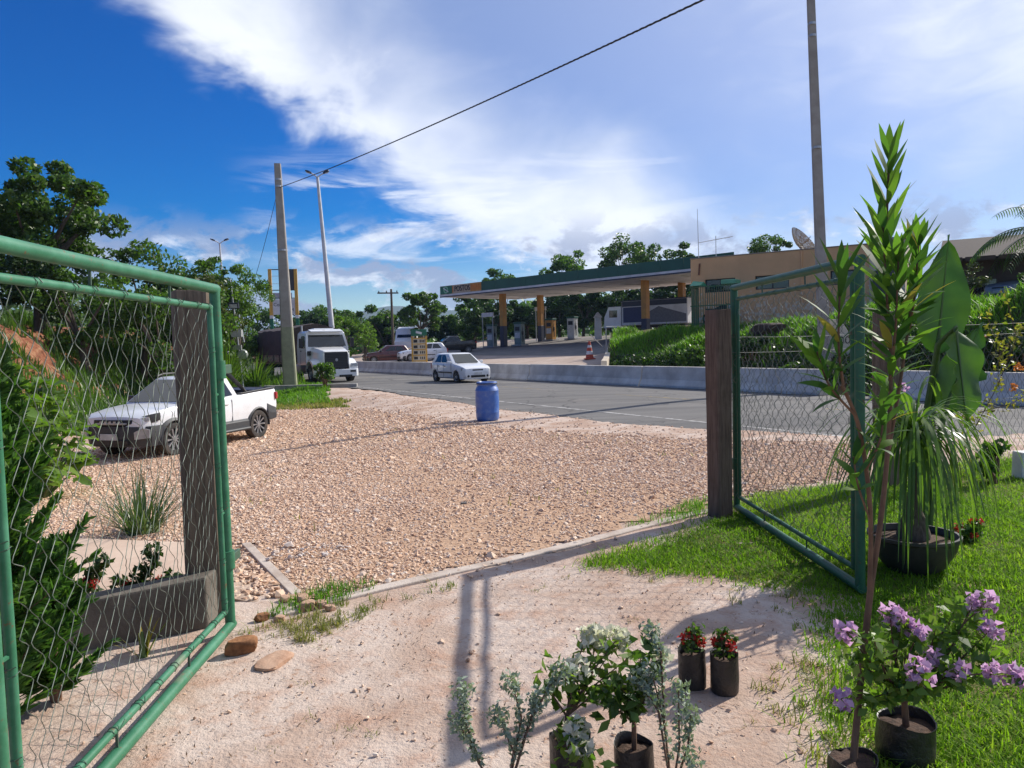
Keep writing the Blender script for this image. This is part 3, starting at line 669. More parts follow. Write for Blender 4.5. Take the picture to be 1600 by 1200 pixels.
# ---------------------------------------------------------------- vehicles (local x forward, y left, z up)
def paint(name, col, rough=.28):
    mt, nt, nd, lk, bs = new_mat(name); v = objc(nd)
    sx = nd.new('ShaderNodeSeparateXYZ'); lk.new(v, sx.inputs[0])
    dirt = noise(nd, lk, v, 3.5, 6, .7)
    c = mixc(nd, lk, mapr(nd, lk, dirt, .5, .8, 0, .22), col, (.36, .28, .21))
    lk.new(c, bs.inputs['Base Color']); bs.inputs['Roughness'].default_value = rough
    bs.inputs['Coat Weight'].default_value = .6; bs.inputs['Coat Roughness'].default_value = .06; return mt
M_pw = paint('white car paint', (.76, .77, .78)); M_pr = paint('dark red car paint', (.09, .012, .014)); M_pk = paint('black car paint', (.012, .012, .014)); M_pg = paint('grey car paint', (.30, .31, .35))
M_clad = plain('charcoal plastic cladding', (.045, .047, .05), .55, vscale=9, var=.1)
M_blk = plain('black plastic', (.014, .014, .015), .5)
M_tyre = plain('tyre rubber', (.022, .021, .02), .85, col2=(.07, .055, .045), vscale=5)
M_rim = plain('dark alloy', (.05, .05, .052), .45, metal=.4); M_rimf = plain('machined alloy face', (.40, .40, .41), .35, metal=.6); M_cap = plain('steel wheel trim', (.42, .43, .44), .4, metal=.4)
M_glass = glass_dark('tinted car glass'); M_glassl = glass_dark('windscreen glass', (.02, .024, .026), .05)
M_lamp = plain('clear lamp lens', (.52, .54, .56), .12, spec=.8, vscale=20, col2=(.25, .26, .27)); M_red = plain('red lamp lens', (.42, .012, .015), .2, spec=.7)
M_plate = plain('number plate', (.62, .62, .6), .5)
M_slate = plain('dark seam', (.03, .03, .03), .8)
def boolean(me, cutters):
    o = bpy.data.objects.new('tmp', me); C.objects.link(o); tmp = [o]
    for c in cutters:
        co = bpy.data.objects.new('cut', c.mesh('cut')); C.objects.link(co); tmp.append(co)
        md = o.modifiers.new('b', 'BOOLEAN'); md.operation = 'DIFFERENCE'; md.object = co; md.solver = 'EXACT'
    dg = bpy.context.evaluated_depsgraph_get(); dg.update()
    r = bpy.data.meshes.new_from_object(o.evaluated_get(dg))
    for t_ in tmp: bpy.data.objects.remove(t_)
    return r
def body_ring(x, zb, zt, w_, tuck=.10, crown=.03, sh=.30, topw=.93):
    zm = zb+(zt-zb)*.45; zs = zt-(zt-zb)*sh*.55
    half = [(w_-tuck, zb), (w_-tuck*.35, zb+.06), (w_, zm), (w_*.992, zs), (w_*(topw+.03), zt-.025), (w_*topw, zt), (w_*.5, zt+crown*.8), (0, zt+crown)]
    r = [(x, y, z) for y, z in half]; l = [(x, -y, z) for y, z in half[-2::-1]]
    return r+l
def wheel(parent, x, y, rr, wd, side, spokes, label=None, style='alloy', hub=.62):
    tmb = MB(); hw = wd/2
    prf = [(rr*hub, -hw*.86), (rr*.80, -hw), (rr*.95, -hw*.92), (rr, -hw*.6), (rr, hw*.6), (rr*.95, hw*.92), (rr*.80, hw), (rr*hub, hw*.86)]
    tmb.lathe(prf, (x, y, rr), 32, 'Y'); wo = tmb.build('wheel', M_tyre, parent, smooth=40)
    f_ = side*hw
    bk = MB().lathe([(.01, f_*.35), (rr*hub*.98, f_*.35), (rr*hub*1.01, f_*.85)], (x, y, rr), 24, 'Y').build('rim', M_rim if style == 'alloy' else M_cap, wo, smooth=40)
    if style == 'alloy':
        for k in range(spokes):
            a = 2*math.pi*k/spokes; ca, sa = math.cos(a), math.sin(a); mb = MB(); rg_ = []
            for r_, hw_, f2 in ((.045, .015, .72), (rr*hub*.55, .012, .74), (rr*hub*.99, .020, .86)):
                rg_.append([(x+r_*ca-sa*e*hw_, y+f_*f2-side*d_, rr+r_*sa+ca*e*hw_) for e, d_ in ((-1, .03), (-1, 0), (1, 0), (1, .03))])
            mb.rings(rg_).build('spoke', M_rimf, wo)
        MB().lathe([(.0, f_*.78), (.05, f_*.78), (.055, f_*.5)], (x, y, rr), 14, 'Y').build('hub_cap', M_rimf, wo, smooth=40)
    else:
        for k in range(spokes):
            a = 2*math.pi*k/spokes; MB().lathe([(.0, f_*.60), (.03, f_*.58), (.03, f_*.3)], (x+rr*hub*.68*math.cos(a), y, rr+rr*hub*.68*math.sin(a)), 8, 'Y').build('trim_hole', M_blk, wo)
        MB().lathe([(.0, f_*.8), (.07, f_*.75), (.09, f_*.3)], (x, y, rr), 14, 'Y').build('hub_cap', M_cap, wo, smooth=40)
    return wo
def lerp(a, b, u): return tuple(a[i]+(b[i]-a[i])*u for i in range(len(a)))
def patch(c, m, off, mat, name, parent, uv=None):
    """glass pane on the bilinear face c=(bl, br, tr, tl), margins m=(l,r,b,t) as fractions, lifted by off"""
    bl, br, tr, tl = [Vector(v) for v in c]
    n = (br-bl).cross(tl-bl).normalized()
    def P(u, v): return bl.lerp(br, u).lerp(tl.lerp(tr, u), v)
    u0, u1, v0, v1 = m[0], 1-m[1], m[2], 1-m[3]
    uv = uv or [(u0, v0), (u1, v0), (u1, v1), (u0, v1)]
    pts = [P(u, v) for u, v in uv]; k = len(pts)
    mb = MB(); mb.add([p+n*off for p in pts]+[p-n*.01 for p in pts], [tuple(range(k)), tuple(range(2*k-1, k-1, -1))]+[(i, k+i, k+(i+1) % k, (i+1) % k) for i in range(k)])
    return mb.build(name, mat, parent)
def band(path, z0, z1, th, mat, name, parent, taper=0., smooth=30, bev=.0):
    """upright strip following a plan path, thickness th inward"""
    mb = MB(); rings = []; k = len(path)
    for i, p in enumerate(path):
        a = Vector(path[max(i-1, 0)][:2]); b = Vector(path[min(i+1, k-1)][:2]); d = (b-a).normalized(); n = Vector((-d.y, d.x))
        za = z0[i] if isinstance(z0, (list, tuple)) else z0; zb = z1[i] if isinstance(z1, (list, tuple)) else z1
        i_ = Vector(p[:2])-n*th; o_ = Vector(p[:2]); t_ = o_-n*taper
        rings.append([(i_.x, i_.y, za), (o_.x-n.x*taper, o_.y-n.y*taper, za), (o_.x, o_.y, (za+zb)/2), (t_.x, t_.y, zb), (i_.x, i_.y, zb)])
    mb.rings(rings); return mb.build(name, mat, parent, smooth=smooth, bevel=bev)
def sym(path): return path + [(x, -y) for x, y in path[-2::-1]] if path[-1][1] == 0 else path + [(x, -y) for x, y in path[::-1]]
def flare(parent, x, rr, y, side, mat, r0=1.10, r1=1.30, a0=-8, a1=188, th=.05):
    mb = MB(); rings = []
    for i in range(15):
        a = R(a0+(a1-a0)*i/14); rings.append([(x+r*math.cos(a), side*(y+d), rr+r*math.sin(a)) for r, d in ((rr*r0, -.12), (rr*r0, th), (rr*(r0+.05), th+.008), (rr*r1, th*.35), (rr*r1, -.12))])
    mb.rings(rings); return mb.build('wheel_arch', mat, parent, smooth=40)
def green_house(parent, mat, base, roof, zb, zr, wb, wr, side_panes, glass, glassw, name='cabin', rear_glass=True):
    """base/roof: (front x, rear x); returns corner dict and builds roof, pillars and panes"""
    bf, br_ = base; rf, rr_ = roof
    mb = MB(); rings = []
    for z, xf, xr, wd in ((zb-.08, bf, br_, wb), (zb, bf, br_, wb), (zr-.05, rf+.03, rr_-.03, wr+.02), (zr-.012, rf-.05, rr_+.05, wr-.05), (zr, rf-.16, rr_+.16, wr-.16)):
        rings.append([(xf, -wd*.86, z), (xf-.10, -wd, z), (xr+.10, -wd, z), (xr, -wd*.86, z), (xr, wd*.86, z), (xr+.10, wd, z), (xf-.10, wd, z), (xf, wd*.86, z)])
    mb.rings(rings); cb = mb.build(name, mat, parent, smooth=28)
    A = rings[1]; B = rings[2]
    patch((A[7], A[0], B[0], B[7]), (.02, .02, .05, .04), .006, glassw, 'windscreen', parent)
    if rear_glass: patch((A[3], A[4], B[4], B[3]), (.05, .05, .14, .10), .006, glass, 'rear_window', parent)
    for sd, (i, j) in ((1, (6, 5)), (-1, (1, 2))):
        for uvs in side_panes:
            c = (A[i], A[j], B[j], B[i])
            if sd == 1: patch((c[0], c[1], c[2], c[3]), None or (0, 0, 0, 0), .006, glass, 'side_window', parent, uvs)
            else:
                patch((c[1], c[0], c[3], c[2]), (0, 0, 0, 0), .006, glass, 'side_window', parent, [(1-u, v) for u, v in uvs][::-1])
    return cb
def seams(parent, xs, y, z0, z1, lean=0.):
    for x in xs:
        for sd in (1, -1): MB().box((x, sd*y, (z0+z1)/2), (.008, .012, z1-z0)).build('door_seam', M_slate, parent)
def handles(parent, xs, y, z, mat):
    for x in xs:
        for sd in (1, -1): MB().box((x, sd*(y+.008), z), (.16, .035, .035)).build('door_handle', mat, parent, bevel=.008)
def mirrors(parent, x, y, z, mat):
    for sd in (1, -1):
        o = MB().box((x, sd*(y+.11), z), (.10, .20, .14), rz=sd*.15).build('wing_mirror', mat, parent, bevel=.03)
        MB().box((x-.05, sd*(y+.11), z), (.012, .16, .10), rz=sd*.15).build('mirror_glass', M_lamp, o)
def body_mesh(st, wells, wr, hw, extra=()):
    mb = MB(); mb.rings([body_ring(*s) for s in st])
    cut = []
    for x, r_ in wells:
        for sd in (1, -1):
            c_ = MB(); y0, y1 = (hw-.26, hw+.3) if sd == 1 else (-hw-.3, -hw+.26); c_.lathe([(r_, y0), (r_, y1)], (x, 0, wr), 28, 'Y', cap=True); cut.append(c_)
    return boolean(mb.mesh('body'), cut+list(extra))

def hatchback(name, label, loc, rz, pm, style='steel', dark_bumper=False, plate=True, group=None, cat='car', headl=True):
    g_ = thing(name, label, cat, loc, rz, group)
    W = .81
    st = [(1.94, .30, .57, .56), (1.91, .25, .67, .65), (1.80, .22, .745, .73), (1.55, .20, .815, .78), (1.15, .20, .875, .80), (.80, .20, .92, .81), (-.2, .20, .93, .815), (-1.2, .20, .95, .81), (-1.62, .22, .95, .78), (-1.80, .26, .92, .72), (-1.88, .34, .82, .62)]
    me = body_mesh(st, ((1.17, .345), (-1.20, .345)), .29, W); link('body', me, pm, g_, smooth=32)
    ga = [[(.20, .10), (.515, .10), (.515, .93), (.27, .93)], [(.545, .10), (.86, .12), (.80, .90), (.545, .93)]]
    green_house(g_, pm, (.86, -1.78), (.12, -1.42), .93, 1.43, .76, .58, ga, M_glass, M_glassl)
    for sd in (1, -1):
        wheel(g_, 1.17, sd*.72, .29, .18, sd, 8, style=style); wheel(g_, -1.20, sd*.72, .29, .18, sd, 8, style=style)
    bm = M_clad if dark_bumper else pm
    fp = sym([(1.55, .795), (1.74, .752), (1.885, .62), (1.945, .35), (1.962, 0)]); band(fp, .20, .54, .20, bm, 'front_bumper', g_, taper=.035)
    bp = [(-x, -y) for x, y in sym([(1.58, .79), (1.76, .73), (1.86, .58), (1.90, .3), (1.91, 0)])]; band(bp, .25, .56, .16, bm, 'rear_bumper', g_, taper=.03)
    for sd in (1, -1):
        p_ = [(1.70, .775), (1.82, .70), (1.905, .55), (1.93, .40)]
        if sd == -1: p_ = [(x, -y) for x, y in p_[::-1]]
        zt = [.735, .72, .69, .665]; zb_ = [.60, .57, .555, .55]
        if sd == -1: zt, zb_ = zt[::-1], zb_[::-1]
        band(p_, zb_, zt, .08, M_lamp, 'headlight', g_, taper=.01)
        MB().lathe([(.0, .0), (.055, .0), (.06, -.03)], (1.945, sd*.50, .34), 14, 'X').build('fog_light', M_blk, g_)
        MB().box((-1.80, sd*.66, .80), (.14, .12, .28), rz=-sd*.6).build('tail_light', M_red, g_, bevel=.02)
        MB().box((0, sd*.822, .50), (1.55, .018, .06)).build('side_moulding', M_blk, g_, bevel=.006)
    MB().box((1.925, 0, .615), (.03, .56, .075)).build('grille', M_blk, g_, bevel=.01)
    MB().box((1.925, 0, .33), (.10, .74, .10)).build('lower_grille', M_blk, g_, bevel=.01)
    if plate: MB().box((1.968, 0, .46), (.012, .40, .11)).build('number_plate', M_plate, g_, bevel=.004)
    seams(g_, (.70, -.16, -.88), .812, .27, .90); handles(g_, (-.02, -.74), .805, .80, M_blk); mirrors(g_, .60, .76, .98, M_blk if dark_bumper else pm)
    MB().box((.83, 0, .952), (.05, 1.1, .02)).build('wiper_cowl', M_blk, g_)
    MB().tube([(.80, -.1, .965), (.62, .42, 1.075)], .009, 5).build('wiper', M_blk, g_)
    return g_
def pickup(name, label, loc, rz, pm, clad=True, group=None):
    g_ = thing(name, label, 'pickup truck', loc, rz, group); W = .82; RW = .335
    st = [(2.10, .46, .70, .52), (2.06, .36, .82, .66), (1.92, .32, .90, .75), (1.5, .30, .965, .80), (1.02, .30, 1.01, .82), (.5, .30, 1.03, .825), (-.6, .30, 1.06, .825), (-1.4, .32, 1.10, .825), (-2.05, .36, 1.13, .81), (-2.14, .42, 1.12, .77)]
    bed = MB().box((-1.42, 0, 1.0), (1.24, 1.36, .86))
    me = body_mesh(st, ((1.36, .41), (-1.36, .41)), RW, W, (bed,)); link('body', me, pm, g_, smooth=32)
    # dark load bed lining and capping rail
    mb = MB()
    for c_, d_ in (((-1.42, 0, .60), (1.22, 1.34, .02)), ((-.815, 0, .85), (.02, 1.34, .5)), ((-2.03, 0, .85), (.02, 1.34, .5)), ((-1.42, .67, .85), (1.22, .02, .5)), ((-1.42, -.67, .85), (1.22, .02, .5))): mb.box(c_, d_)
    mb.build('bed_liner', M_blk, g_)
    for sd in (1, -1): MB().rings([[(x, sd*.655, z), (x, sd*.79, z), (x, sd*.785, z+.035), (x, sd*.66, z+.035)] for x, z in ((-.78, 1.075), (-1.4, 1.105), (-2.08, 1.14))]).build('bed_rail', M_blk, g_, bevel=.006)
    MB().box((-2.10, 0, 1.15), (.07, 1.4, .035)).build('tailgate_cap', M_blk, g_, bevel=.006)
    ga = [[(.17, .08), (.66, .06), (.62, .94), (.34, .94)], [(.70, .06), (.90, .10), (.80, .90), (.67, .94)]]
    green_house(g_, pm, (1.06, -.80), (.30, -.56), 1.03, 1.55, .77, .60, ga, M_glass, M_glass)
    for sd in (1, -1):
        for x in (1.36, -1.36): wheel(g_, x, sd*.73, RW, .21, sd, 10, style='alloy', hub=.66)
    cm = M_clad if clad else pm
    if clad:
        for sd in (1, -1):
            for x in (1.36, -1.36): flare(g_, x, RW, .79, sd, cm)
            MB().rings([[(x, sd*y, z0) for y, z0 in ((.74, .27), (.862, .29), (.862, .47), (.80, .52))] for x in (.98, .0, -.95)]).build('side_cladding', cm, g_, bevel=.01)
            MB().tube([(.85, sd*.90, .30), (-.9, sd*.90, .30)], .035, 10).build('side_step', M_clad, g_, smooth=50)
            MB().rings([[(x, sd*y, z) for y, z in ((.72, z0), (.835, z0), (.845, (z0+z1)/2), (.825, z1), (.72, z1))] for x, z0, z1 in ((-1.70, .42, .80), (-1.85, .40, .74), (-2.04, .42, .68))]).build('rear_cladding', cm, g_, bevel=.01)
            MB().tube([(-.55, sd*.58, 1.60), (.05, sd*.59, 1.605), (.24, sd*.585, 1.56)], .022, 8).build('roof_rail', M_blk, g_, smooth=50)
            MB().rings([[(-.60, sd*.50, 1.56), (-.60, sd*.62, 1.56), (-.60, sd*.62, 1.62), (-.60, sd*.50, 1.62)], [(-.95, sd*.66, 1.18), (-.95, sd*.75, 1.18), (-.88, sd*.75, 1.28), (-.88, sd*.66, 1.28)], [(-1.10, sd*.66, 1.10), (-1.10, sd*.76, 1.10), (-.98, sd*.76, 1.14), (-.98, sd*.66, 1.14)]]).build('roll_bar', M_clad, g_, bevel=.015)
        MB().rings([[(-.50, y, 1.565), (-.50, y, 1.60), (-.76, y, 1.615), (-.76, y, 1.59)] for y in (-.56, 0, .56)]).build('roof_spoiler', M_clad, g_, bevel=.012)
    fp = sym([(1.70, .845), (1.95, .80), (2.11, .62), (2.18, .35), (2.20, 0)]); band(fp, .27, .66, .2, cm, 'front_bumper', g_, taper=.035)
    bp = [(-x, -y) for x, y in sym([(1.75, .84), (2.02, .80), (2.16, .60), (2.19, .3), (2.20, 0)])]; band(bp, .40, .66, .2, cm, 'rear_bumper', g_, taper=.03)
    fg = sym([(2.00, .66), (2.10, .45), (2.145, 0)]); band(fg, .655, .79, .1, M_blk, 'grille', g_, taper=.015)
    MB().rings([[(2.085+d_, y, z) for d_, z in ((0, .705), (.075, .705), (.075, .735), (0, .735))] for y in (-.36, 0, .36)]).build('grille_bar', M_cap, g_, bevel=.005)
    for y in (-.22, -.11, 0, .11, .22): MB().box((2.155, y, .745), (.02, .05, .045)).build('badge_letter', M_cap, g_)
    for sd in (1, -1):
        p_ = [(1.72, .815), (1.90, .765), (2.01, .66), (2.065, .50)]; zt = [.90, .885, .86, .80]; zb_ = [.76, .72, .68, .67]
        if sd == -1: p_, zt, zb_ = [(x, -y) for x, y in p_[::-1]], zt[::-1], zb_[::-1]
        band(p_, zb_, zt, .08, M_clad, 'headlight_housing', g_, taper=.01)
        hl = MB().rings([[(1.93+dx, sd*(.745-dy), z) for dx, dy, z in ((.0, 0, .76), (.085, .12, .74), (.085, .12, .82), (.0, 0, .85))], [(1.96+dx, sd*(.755-dy), z) for dx, dy, z in ((.0, 0, .76), (.085, .12, .74), (.085, .12, .82), (.0, 0, .85))]]).build('headlight', M_lamp, g_)
        # pale bezel of the big fog lamp at the bumper corner
        bz = MB().rings([[(2.0+dx, sd*y, z) for dx, y, z in ((.0, .79, .44), (.135, .565, .42), (.14, .56, .56), (.06, .69, .635), (-.01, .80, .60))], [(2.03+dx, sd*(y+.015), z) for dx, y, z in ((.0, .79, .44), (.135, .565, .42), (.14, .56, .56), (.06, .69, .635), (-.01, .80, .60))]]).build('fog_lamp_bezel', M_cap if clad else pm, g_)
        MB().box((-2.08, sd*.765, .96), (.14, .13, .17), rz=sd*.35).build('tail_light', M_red, g_, bevel=.02)
    MB().box((2.21, 0, .47), (.014, .40, .12)).build('number_plate', M_plate, g_, bevel=.004)
    MB().box((2.17, 0, .36), (.08, .9, .10)).build('lower_grille', M_blk, g_, bevel=.01)
    seams(g_, (.86, -.42), .822, .50, 1.0); handles(g_, (-.22,), .818, .90, pm); mirrors(g_, .66, .79, 1.10, M_clad)
    MB().tube([(1.0, -.1, 1.055), (.82, .45, 1.17)], .009, 5).build('wiper', M_blk, g_)
    MB().tube([(1.0, .25, 1.055), (.84, -.3, 1.16)], .009, 5).build('wiper', M_blk, g_)
    return g_
def heading(dx, dy): return math.atan2(dy, dx)
pickup('pickup_truck', 'white pickup truck with charcoal cladding parked on the gravel behind the left gate', (-7.16, 16.5, -.47), heading(-.86, -2.76), M_pw)
hatchback('hatchback_car', 'white five-door hatchback driving along the road behind the blue barrel', (-2.55, 36.9, -.235), heading(.50, -.87), M_pw, 'steel')
hatchback('hatchback_car', 'white hatchback with black bumper parked behind the yellow price board', (-6.95, 59.0, float(zfc(24.7))), heading(-.93, -.36), M_pw, 'steel', dark_bumper=True)
hatchback('hatchback_car', 'dark red hatchback parked left of the price board', (-10.2, 61.5, float(zfc(23.3))), heading(-.93, -.30), M_pr, 'steel', dark_bumper=True)
pickup('pickup_truck', 'black pickup truck parked behind the white hatchback at the forecourt', (-5.3, 66.5, float(zfc(30.0))), heading(-.93, -.30), M_pk, clad=False)
hatchback('hatchback_car', 'grey car parked by the dark building at the far right', (22.6, 32.6, 2.75), heading(-.9, -.3), M_pg, 'steel')

# ---- bonneted lorry with tarpaulin trailer
def lorry():
    hx = heading(.50, -.866); g_ = thing('lorry', 'white bonneted lorry cab pulling a long dark tarpaulin trailer on the road', 'truck', (-10.45, 41.8, -.25), hx)
    W = 1.18
    # cab box
    cab = MB(); cab.rings([[(x, y, z) for y, z in ((-W, .95), (-W, 1.95), (-W*.93, 2.70), (-W*.82, 2.82), (W*.82, 2.82), (W*.93, 2.70), (W, 1.95), (W, .95))] for x in (-1.15, .35)] +
                    [[(x_, y, z) for (y, z), x_ in zip(((-W, .95), (-W, 1.92), (-W*.90, 2.66), (-W*.8, 2.78), (W*.8, 2.78), (W*.90, 2.66), (W, 1.92), (W, .95)), (.75, .75, .45, .40, .40, .45, .75, .75))]])
    cab.build('cab', M_pw, g_, smooth=30)
    patch(((.755, W*.95, 1.93), (.755, -W*.95, 1.93), (.455, -W*.86, 2.62), (.455, W*.86, 2.62)), (.03, .03, .04, .05), .01, M_glassl, 'windscreen', g_)
    for sd in (1, -1):
        c = ((.55, sd*(W+.004), 1.93), (-.35, sd*(W+.004), 1.93), (-.35, sd*(W*.945+.004), 2.58), (.32, sd*(W*.945+.004), 2.58))
        if sd == -1: c = (c[1], c[0], c[3], c[2])
        patch(c, (.04, .04, .03, .05), .008, M_glass, 'side_window', g_)
        for x in (.66, -.45): MB().box((x, sd*(W+.002), 1.65), (.012, .012, 1.3)).build('door_seam', M_slate, g_)
        MB().box((-.28, sd*(W+.012), 1.72), (.18, .03, .05)).build('door_handle', M_blk, g_)
        mo = MB().box((.72, sd*(W+.24), 2.15), (.10, .22, .52)).build('wing_mirror', M_blk, g_, bevel=.03)
        MB().tube([(.62, sd*(W-.02), 2.45), (.72, sd*(W+.22), 2.45)], .018, 6).build('mirror_arm', M_blk, mo); MB().tube([(.62, sd*(W-.02), 1.92), (.72, sd*(W+.22), 1.88)], .018, 6).build('mirror_arm', M_blk, mo)
        MB().tube([(-1.0, sd*.9, 2.75), (-1.02, sd*.9, 3.15)], .05, 8).build('exhaust_stack', M_steel, g_, smooth=40)
    # bonnet tapering forward
    bn = MB(); bn.rings([[(x, y*w_, z) for y, z in ((-1, .95), (-1, zt-.18), (-.86, zt), (.86, zt), (1, zt-.18), (1, .95))] for x, w_, zt in ((.74, .98, 1.92), (1.5, .86, 1.82), (2.28, .72, 1.70), (2.33, .70, 1.66))])
    bn.build('bonnet', M_pw, g_, smooth=30, bevel=.02)
    MB().box((2.34, 0, 1.20), (.05, 1.26, .88), ry=-.05).build('grille', M_blk, g_, bevel=.02)
    for z in np.linspace(.86, 1.56, 9): MB().box((2.372-(z-1.2)*.05, 0, z), (.012, 1.16, .022)).build('grille_slat', M_clad, g_)
    MB().lathe([(0, .02), (.07, .015), (.08, 0)], (2.372, 0, 1.22), 16, 'X').build('badge', M_cap, g_)
    gs = MB(); gs.rings([[(2.36, y, z) for y, z in ((-.72, .70), (.72, .70), (.72, 1.70), (-.72, 1.70))], [(2.385, y, z) for y, z in ((-.70, .72), (.70, .72), (.70, 1.68), (-.70, 1.68))]], cap=False); gs.build('grille_surround', M_pw, g_)
    for sd in (1, -1):
        # front wing over the wheel
        wg = MB(); rings = []
        for i in range(11):
            a = R(-5+190*i/10); r0, r1 = .60, .72
            rings.append([(1.35+r*math.cos(a)*(1.22 if a < 1.4 else 1.0), sd*y, .55+r*math.sin(a)) for r, y in ((r0, .72), (r0, 1.22), (r1, 1.20), (r1+.06, .72))])
        wg.rings(rings); wg.build('front_wing', M_pw, g_, smooth=40, bevel=.01)
        MB().box((2.10, sd*1.0, .86), (.34, .40, .34)).build('wing_nose', M_pw, g_, bevel=.06)
        MB().box((2.285, sd*.98, .93), (.05, .38, .18)).build('headlight', M_lamp, g_, bevel=.02)
        MB().box((1.35, sd*.80, 1.50), (.30, .04, .14)).build('side_vent', M_blk, g_, bevel=.01)
        MB().box((.82, sd*1.02, 1.60), (.18, .2, .24)).build('air_intake', M_blk, g_, bevel=.03)
        MB().box((.2, sd*1.08, .72), (1.2, .24, .3)).build('cab_step', M_clad, g_, bevel=.03)
        MB().box((-1.2, sd*.95, .72), (1.1, .45, .55)).build('fuel_tank', M_steel, g_, bevel=.1)
    bp = MB(); bp.rings([[(x, y*w_, z) for y, z in ((-1, .32), (1, .32), (1, .72), (-1, .72))] for x, w_ in ((1.98, 1.20), (2.30, 1.20), (2.44, 1.06))]); bp.build('front_bumper', M_pw, g_, bevel=.04)
    for y in (-.86, .86): MB().box((2.43, y, .60), (.05, .30, .10)).build('bumper_slot', M_blk, g_, bevel=.01)
    MB().box((2.44, .45, .36), (.05, .7, .12)).build('bumper_grille', M_blk, g_, bevel=.01)
    MB().rings([[(x, y, z) for y in (-.9, .9) for z in ((z0, z0+.06) if y < 0 else (z0+.06, z0))] for x, z0 in ((.30, 2.84), (.78, 2.74))]).build('sun_visor', M_pw, g_, bevel=.02)
    MB().box((-.2, 0, 2.90), (.7, 1.1, .12)).build('roof_hatch', M_pw, g_, bevel=.04)
    for sd in (1, -1):
        wheel(g_, 1.35, sd*1.02, .52, .30, sd, 8, style='steel', hub=.55); wheel(g_, -2.3, sd*.98, .52, .50, sd, 8, style='steel', hub=.55); wheel(g_, -3.5, sd*.98, .52, .50, sd, 8, style='steel', hub=.55)
        for x in (-9.4, -10.6, -11.8): wheel(g_, x, sd*.98, .52, .50, sd, 8, style='steel', hub=.55)
    MB().box((-2.3, 0, .78), (4.6, .9, .28)).build('chassis', M_blk, g_, bevel=.02)
    # trailer: wooden dropsides, tarpaulin over
    M_tarp = plain('dark brown tarpaulin', (.045, .030, .024), .75, col2=(.07, .045, .034), vscale=1.2, bmp=.02, bscale=3)
    M_side = plain('dusty trailer boards', (.30, .22, .17), .85, col2=(.16, .12, .095), vscale=1.5)
    x0, x1 = -1.75, -13.2
    MB().box(((x0+x1)/2, 0, 1.02), (x0-x1, 2.46, .14)).build('trailer_frame', M_blk, g_, bevel=.01)
    nb = 7; L = (x0-x1)/nb
    for sd in (1, -1):
        for k in range(nb):
            for j in range(2): MB().box((x0-L*(k+.5), sd*1.24, 1.21+j*.235), (L-.06, .05, .22)).build('side_board', M_side, g_, bevel=.006)
            MB().box((x0-L*k-.01, sd*1.26, 1.32), (.06, .06, .52)).build('stake', M_blk, g_)
    tp = MB(); rings = []
    for i in range(25):
        u = i/24; x = x0+(x1-x0)*u; sg = .02*math.sin(u*40)+.03*math.sin(u*13)
        rings.append([(x, -1.28, 1.50), (x, -1.27-.012*math.sin(u*60), 2.4), (x, -1.20, 3.02+sg), (x, -.5, 3.22+sg), (x, 0, 3.28+sg), (x, .5, 3.22+sg), (x, 1.20, 3.02+sg), (x, 1.27, 2.4), (x, 1.28, 1.50)])
    tp.rings(rings); tp.build('tarpaulin', M_tarp, g_, smooth=35)
    for k in range(9): MB().tube([(x0-.7-k*1.3, -1.285, 1.52), (x0-.9-k*1.3, -1.29, 1.30)], .01, 5).build('rope', M_side, g_)
    MB().box((x1+.3, 0, .75), (.1, 2.3, .35)).build('rear_beam', M_blk, g_, bevel=.01)
    return g_
lorry()
# ---------------------------------------------------------------- filling station
M_green = plain('green fascia', (.010, .085, .050), .45, var=.1, vscale=.6); M_yel2 = plain('amber column paint', (.50, .235, .03), .5, col2=(.36, .17, .03), vscale=1.2)
M_whitep = plain('white fascia panel', (.66, .66, .66), .5, vscale=1); M_soff = plain('pale soffit', (.74, .72, .70), .7, col2=(.62, .59, .57), vscale=.8)
M_dkp = plain('dark blue-grey paint', (.03, .035, .06), .5); M_or = plain('orange letter', (.62, .20, .02), .5); M_tan = plain('beige sign panel', (.50, .40, .28), .5)
M_ink = plain('black lettering', (.01, .01, .012), .5); M_gsign = plain('green sign paint', (.01, .14, .07), .4)
def text(body, size, mat, name, parent, M, ext=.004, sx=1.):
    cu = bpy.data.curves.new(name, 'FONT'); cu.body = body; cu.size = size; cu.extrude = ext; cu.align_x = 'CENTER'; cu.align_y = 'CENTER'; cu.space_character = 1.05
    tmp = bpy.data.objects.new('tmp', cu); C.objects.link(tmp); dg = bpy.context.evaluated_depsgraph_get(); me = bpy.data.meshes.new_from_object(tmp.evaluated_get(dg)); bpy.data.objects.remove(tmp)
    me.transform(M @ Matrix.Diagonal((sx, 1, 1, 1))); me.materials.clear()
    return link(name, me, mat, parent)
def upright(x, y, z, rz=0.): return Matrix.Translation((x, y, z)) @ Matrix.Rotation(rz, 4, 'Z') @ Matrix.Rotation(R(90), 4, 'X')
